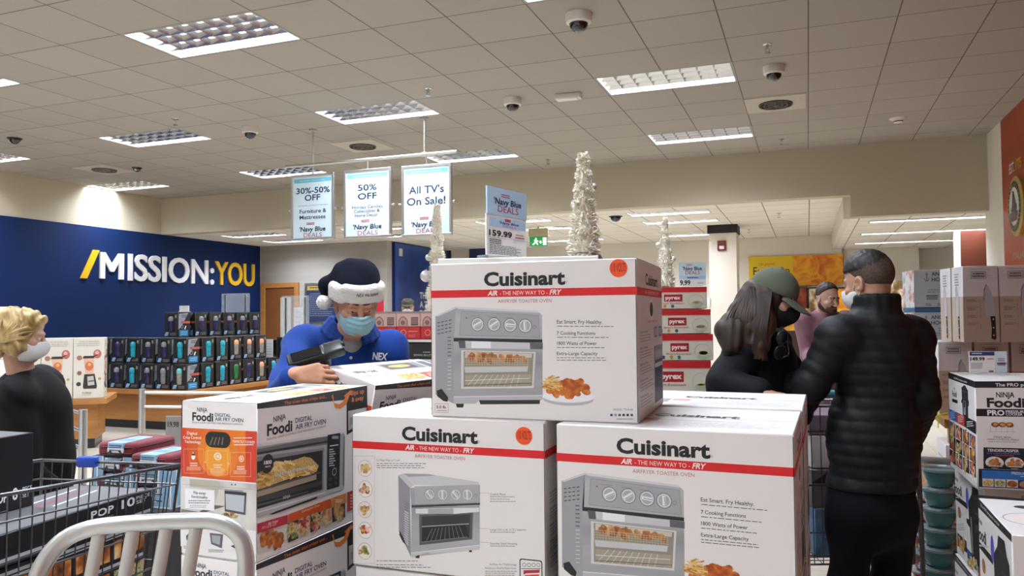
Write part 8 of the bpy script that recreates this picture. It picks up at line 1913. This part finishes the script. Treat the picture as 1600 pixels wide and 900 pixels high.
# ------------------------------------------------------------------ blonde woman at the left edge, turned away
H = A_(34, 524, 3.75); Rh = frame(dirn(.30, .92, .16))
Fb = Fig(H, Rh, A_(46, 648, 3.82), A_(44, 800, 3.84), dirn(.22, .96, 0), sh=.175)
Fb.arms(A_(-20, 720, 3.95), A_(60, 760, 4.0), A_(40, 742, 3.62), A_(98, 776, 3.72))
Fb.body('blonde woman in a black jacket at the left edge, turned away with a white mask', 'skin_woman', hf=.005, h=.010)
S = SDF(); Fb.torso(S, 'black_cloth', .026, .06, disp=wr(.005, 26), depth=1.35, belly=1.1, w=1.05)
for i in (0, 1): Fb.arm(S, i, 'black_cloth', .026, wr(.006, 40, i), upto=.97, r=1.15)
for k in range(12):
    a0, a1 = (2 * math.pi * j / 12 for j in (k, k + 1)); P = [Fb.N + Fb.x * .075 * math.cos(a) + Fb.y * (.075 * math.sin(a) + .01) for a in (a0, a1)]
    for dz in (-.01, .018): S.cone(P[0] + Fb.u * dz, P[1] + Fb.u * dz, .017, .017, 'black_cloth', .012)
S.cone(Fb.P - Fb.u * .05, Fb.P - V3(0, 0, .22), .20, .19, 'black_cloth', .05, wr(.006, 22)); Fb.part(S, 'jacket', .009, 'black hip-length jacket')
S = SDF(); Fb.legs(S, 'jean_dark', .014, feet=False, to=.95); Fb.part(S, 'trousers', .012); Fb.shoes(); mask_part(Fb, 'mask_white', 'white face mask', pleat=False)
S = SDF(); L = Fb.L; hb = lambda P, t: .0055 * np.sin(P[..., 2] * 70 + 4 * np.sin(P[..., 0] * 26 + P[..., 1] * 18)) + .003 * np.sin((P[..., 0] + P[..., 1]) * 160 + P[..., 2] * 60)
S.ell(L(0, -.030, .035), (.096, .108, .100), 'hair_blonde', .03, Fb.Rh, hb); S.ell(L(.0, -.090, .020), (.075, .060, .075), 'hair_blonde', .04, Fb.Rh, hb); S.ell(L(.066, -.010, -.035), (.028, .060, .065), 'hair_blonde', .03, Fb.Rh, hb); S.ell(L(.03, .045, .085), (.060, .055, .038), 'hair_blonde', .03, Fb.Rh, hb); S.ell(L(0, -.075, -.06), (.06, .04, .06), 'hair_blonde', .04, Fb.Rh, hb)
hr = Fb.part(S, 'hair', .006, 'pinned up blonde hair'); rnd = random.Random(8); b = MB()
for k in range(60):
    a = rnd.uniform(0, 1); y0 = rnd.uniform(-.10, .09); z0 = .12 - 8 * (y0 + .02) ** 2 * .6; p = [Fb.L(.070, y0 * .9 - .01, z0 - .035), Fb.L(.100, y0 * .7 - .02, .045 - rnd.uniform(0, .06)), Fb.L(.096, -.06 - .03 * a, -.0 - .05 * a), Fb.L(.060, -.11 - .02 * a, .02 - .05 * a)]
    q = smooth_path([Vector(x - Fb.base) for x in p], 4); b.tube(q, [.0050 * (1 - .6 * abs(2 * i / (len(q) - 1) - 1)) for i in range(len(q))], M('hair_blonde'), 5)
b.build('hair_lock', hr, 60)
t = MB(); X = Matrix.Translation(Vector(Fb.L(.085, -.085, .02) - Fb.base)); t.tube([X @ Vector((.004, .0, -.030)), X @ Vector((.018, .0, 0)), X @ Vector((.004, 0, .030))], .009, mat('clip', '#c9b7a8', .3), 8); t.build('hair_clip', hr, 60)

# ------------------------------------------------------------------ distant person with patterned cap
H = A_(637, 480, 10.6); Rh = frame(dirn(-1, .05, .05)); Fc = Fig(H, Rh, A_(637, 516, 10.65), A_(637, 576, 10.65), dirn(-1, 0, 0), sh=.185)
Fc.arms(A_(616, 552, 10.6), A_(622, 575, 10.5), A_(660, 552, 10.6), A_(654, 575, 10.5)); x_ = Fc.E; Fc.E = [x_[1], x_[0]]; Fc.W = Fc.W[::-1]
Fc.body('distant person with a patterned cap and white mask behind the pink gift boxes', 'skin_man', h=.014, hf=.006)
S = SDF(); Fc.torso(S, 'camo', .018, .05)
for i in (0, 1): Fc.arm(S, i, 'camo', .018)
Fc.part(S, 'jacket', .014, 'patterned field jacket'); S = SDF(); Fc.legs(S, 'camo', .016, feet=False, to=.95); S.ell(Fc.P, (.178, .138, .13), 'camo', .04, Fc.R); Fc.part(S, 'trousers', .016); Fc.shoes(); mask_part(Fc, 'mask_white', 'white face mask', pleat=False)
q_c = local(Fc.H, Fc.Rh)
def ccap(P):
    q = q_c(P); d = sd_ell_np(q, (0, -.010, .045), (.090, .108, .085)); return np.maximum(np.maximum(d, .030 - q[..., 2]), q[..., 2] - .118)
S = SDF(); S.fn(ccap, Fc.H - .16, Fc.H + .17, 'camo', 0); S.fn(lambda P: np.maximum.reduce([(np.sqrt((q_c(P)[..., 0] / .075) ** 2 + ((q_c(P)[..., 1] - .07) / .085) ** 2) - 1) * .06, np.abs(q_c(P)[..., 2] - .034 + .3 * np.maximum(q_c(P)[..., 1] - .07, 0)) - .006, .05 - q_c(P)[..., 1]]), Fc.H - .2, Fc.H + .2, 'camo', .004); Fc.part(S, 'cap', .006, 'patterned cap')
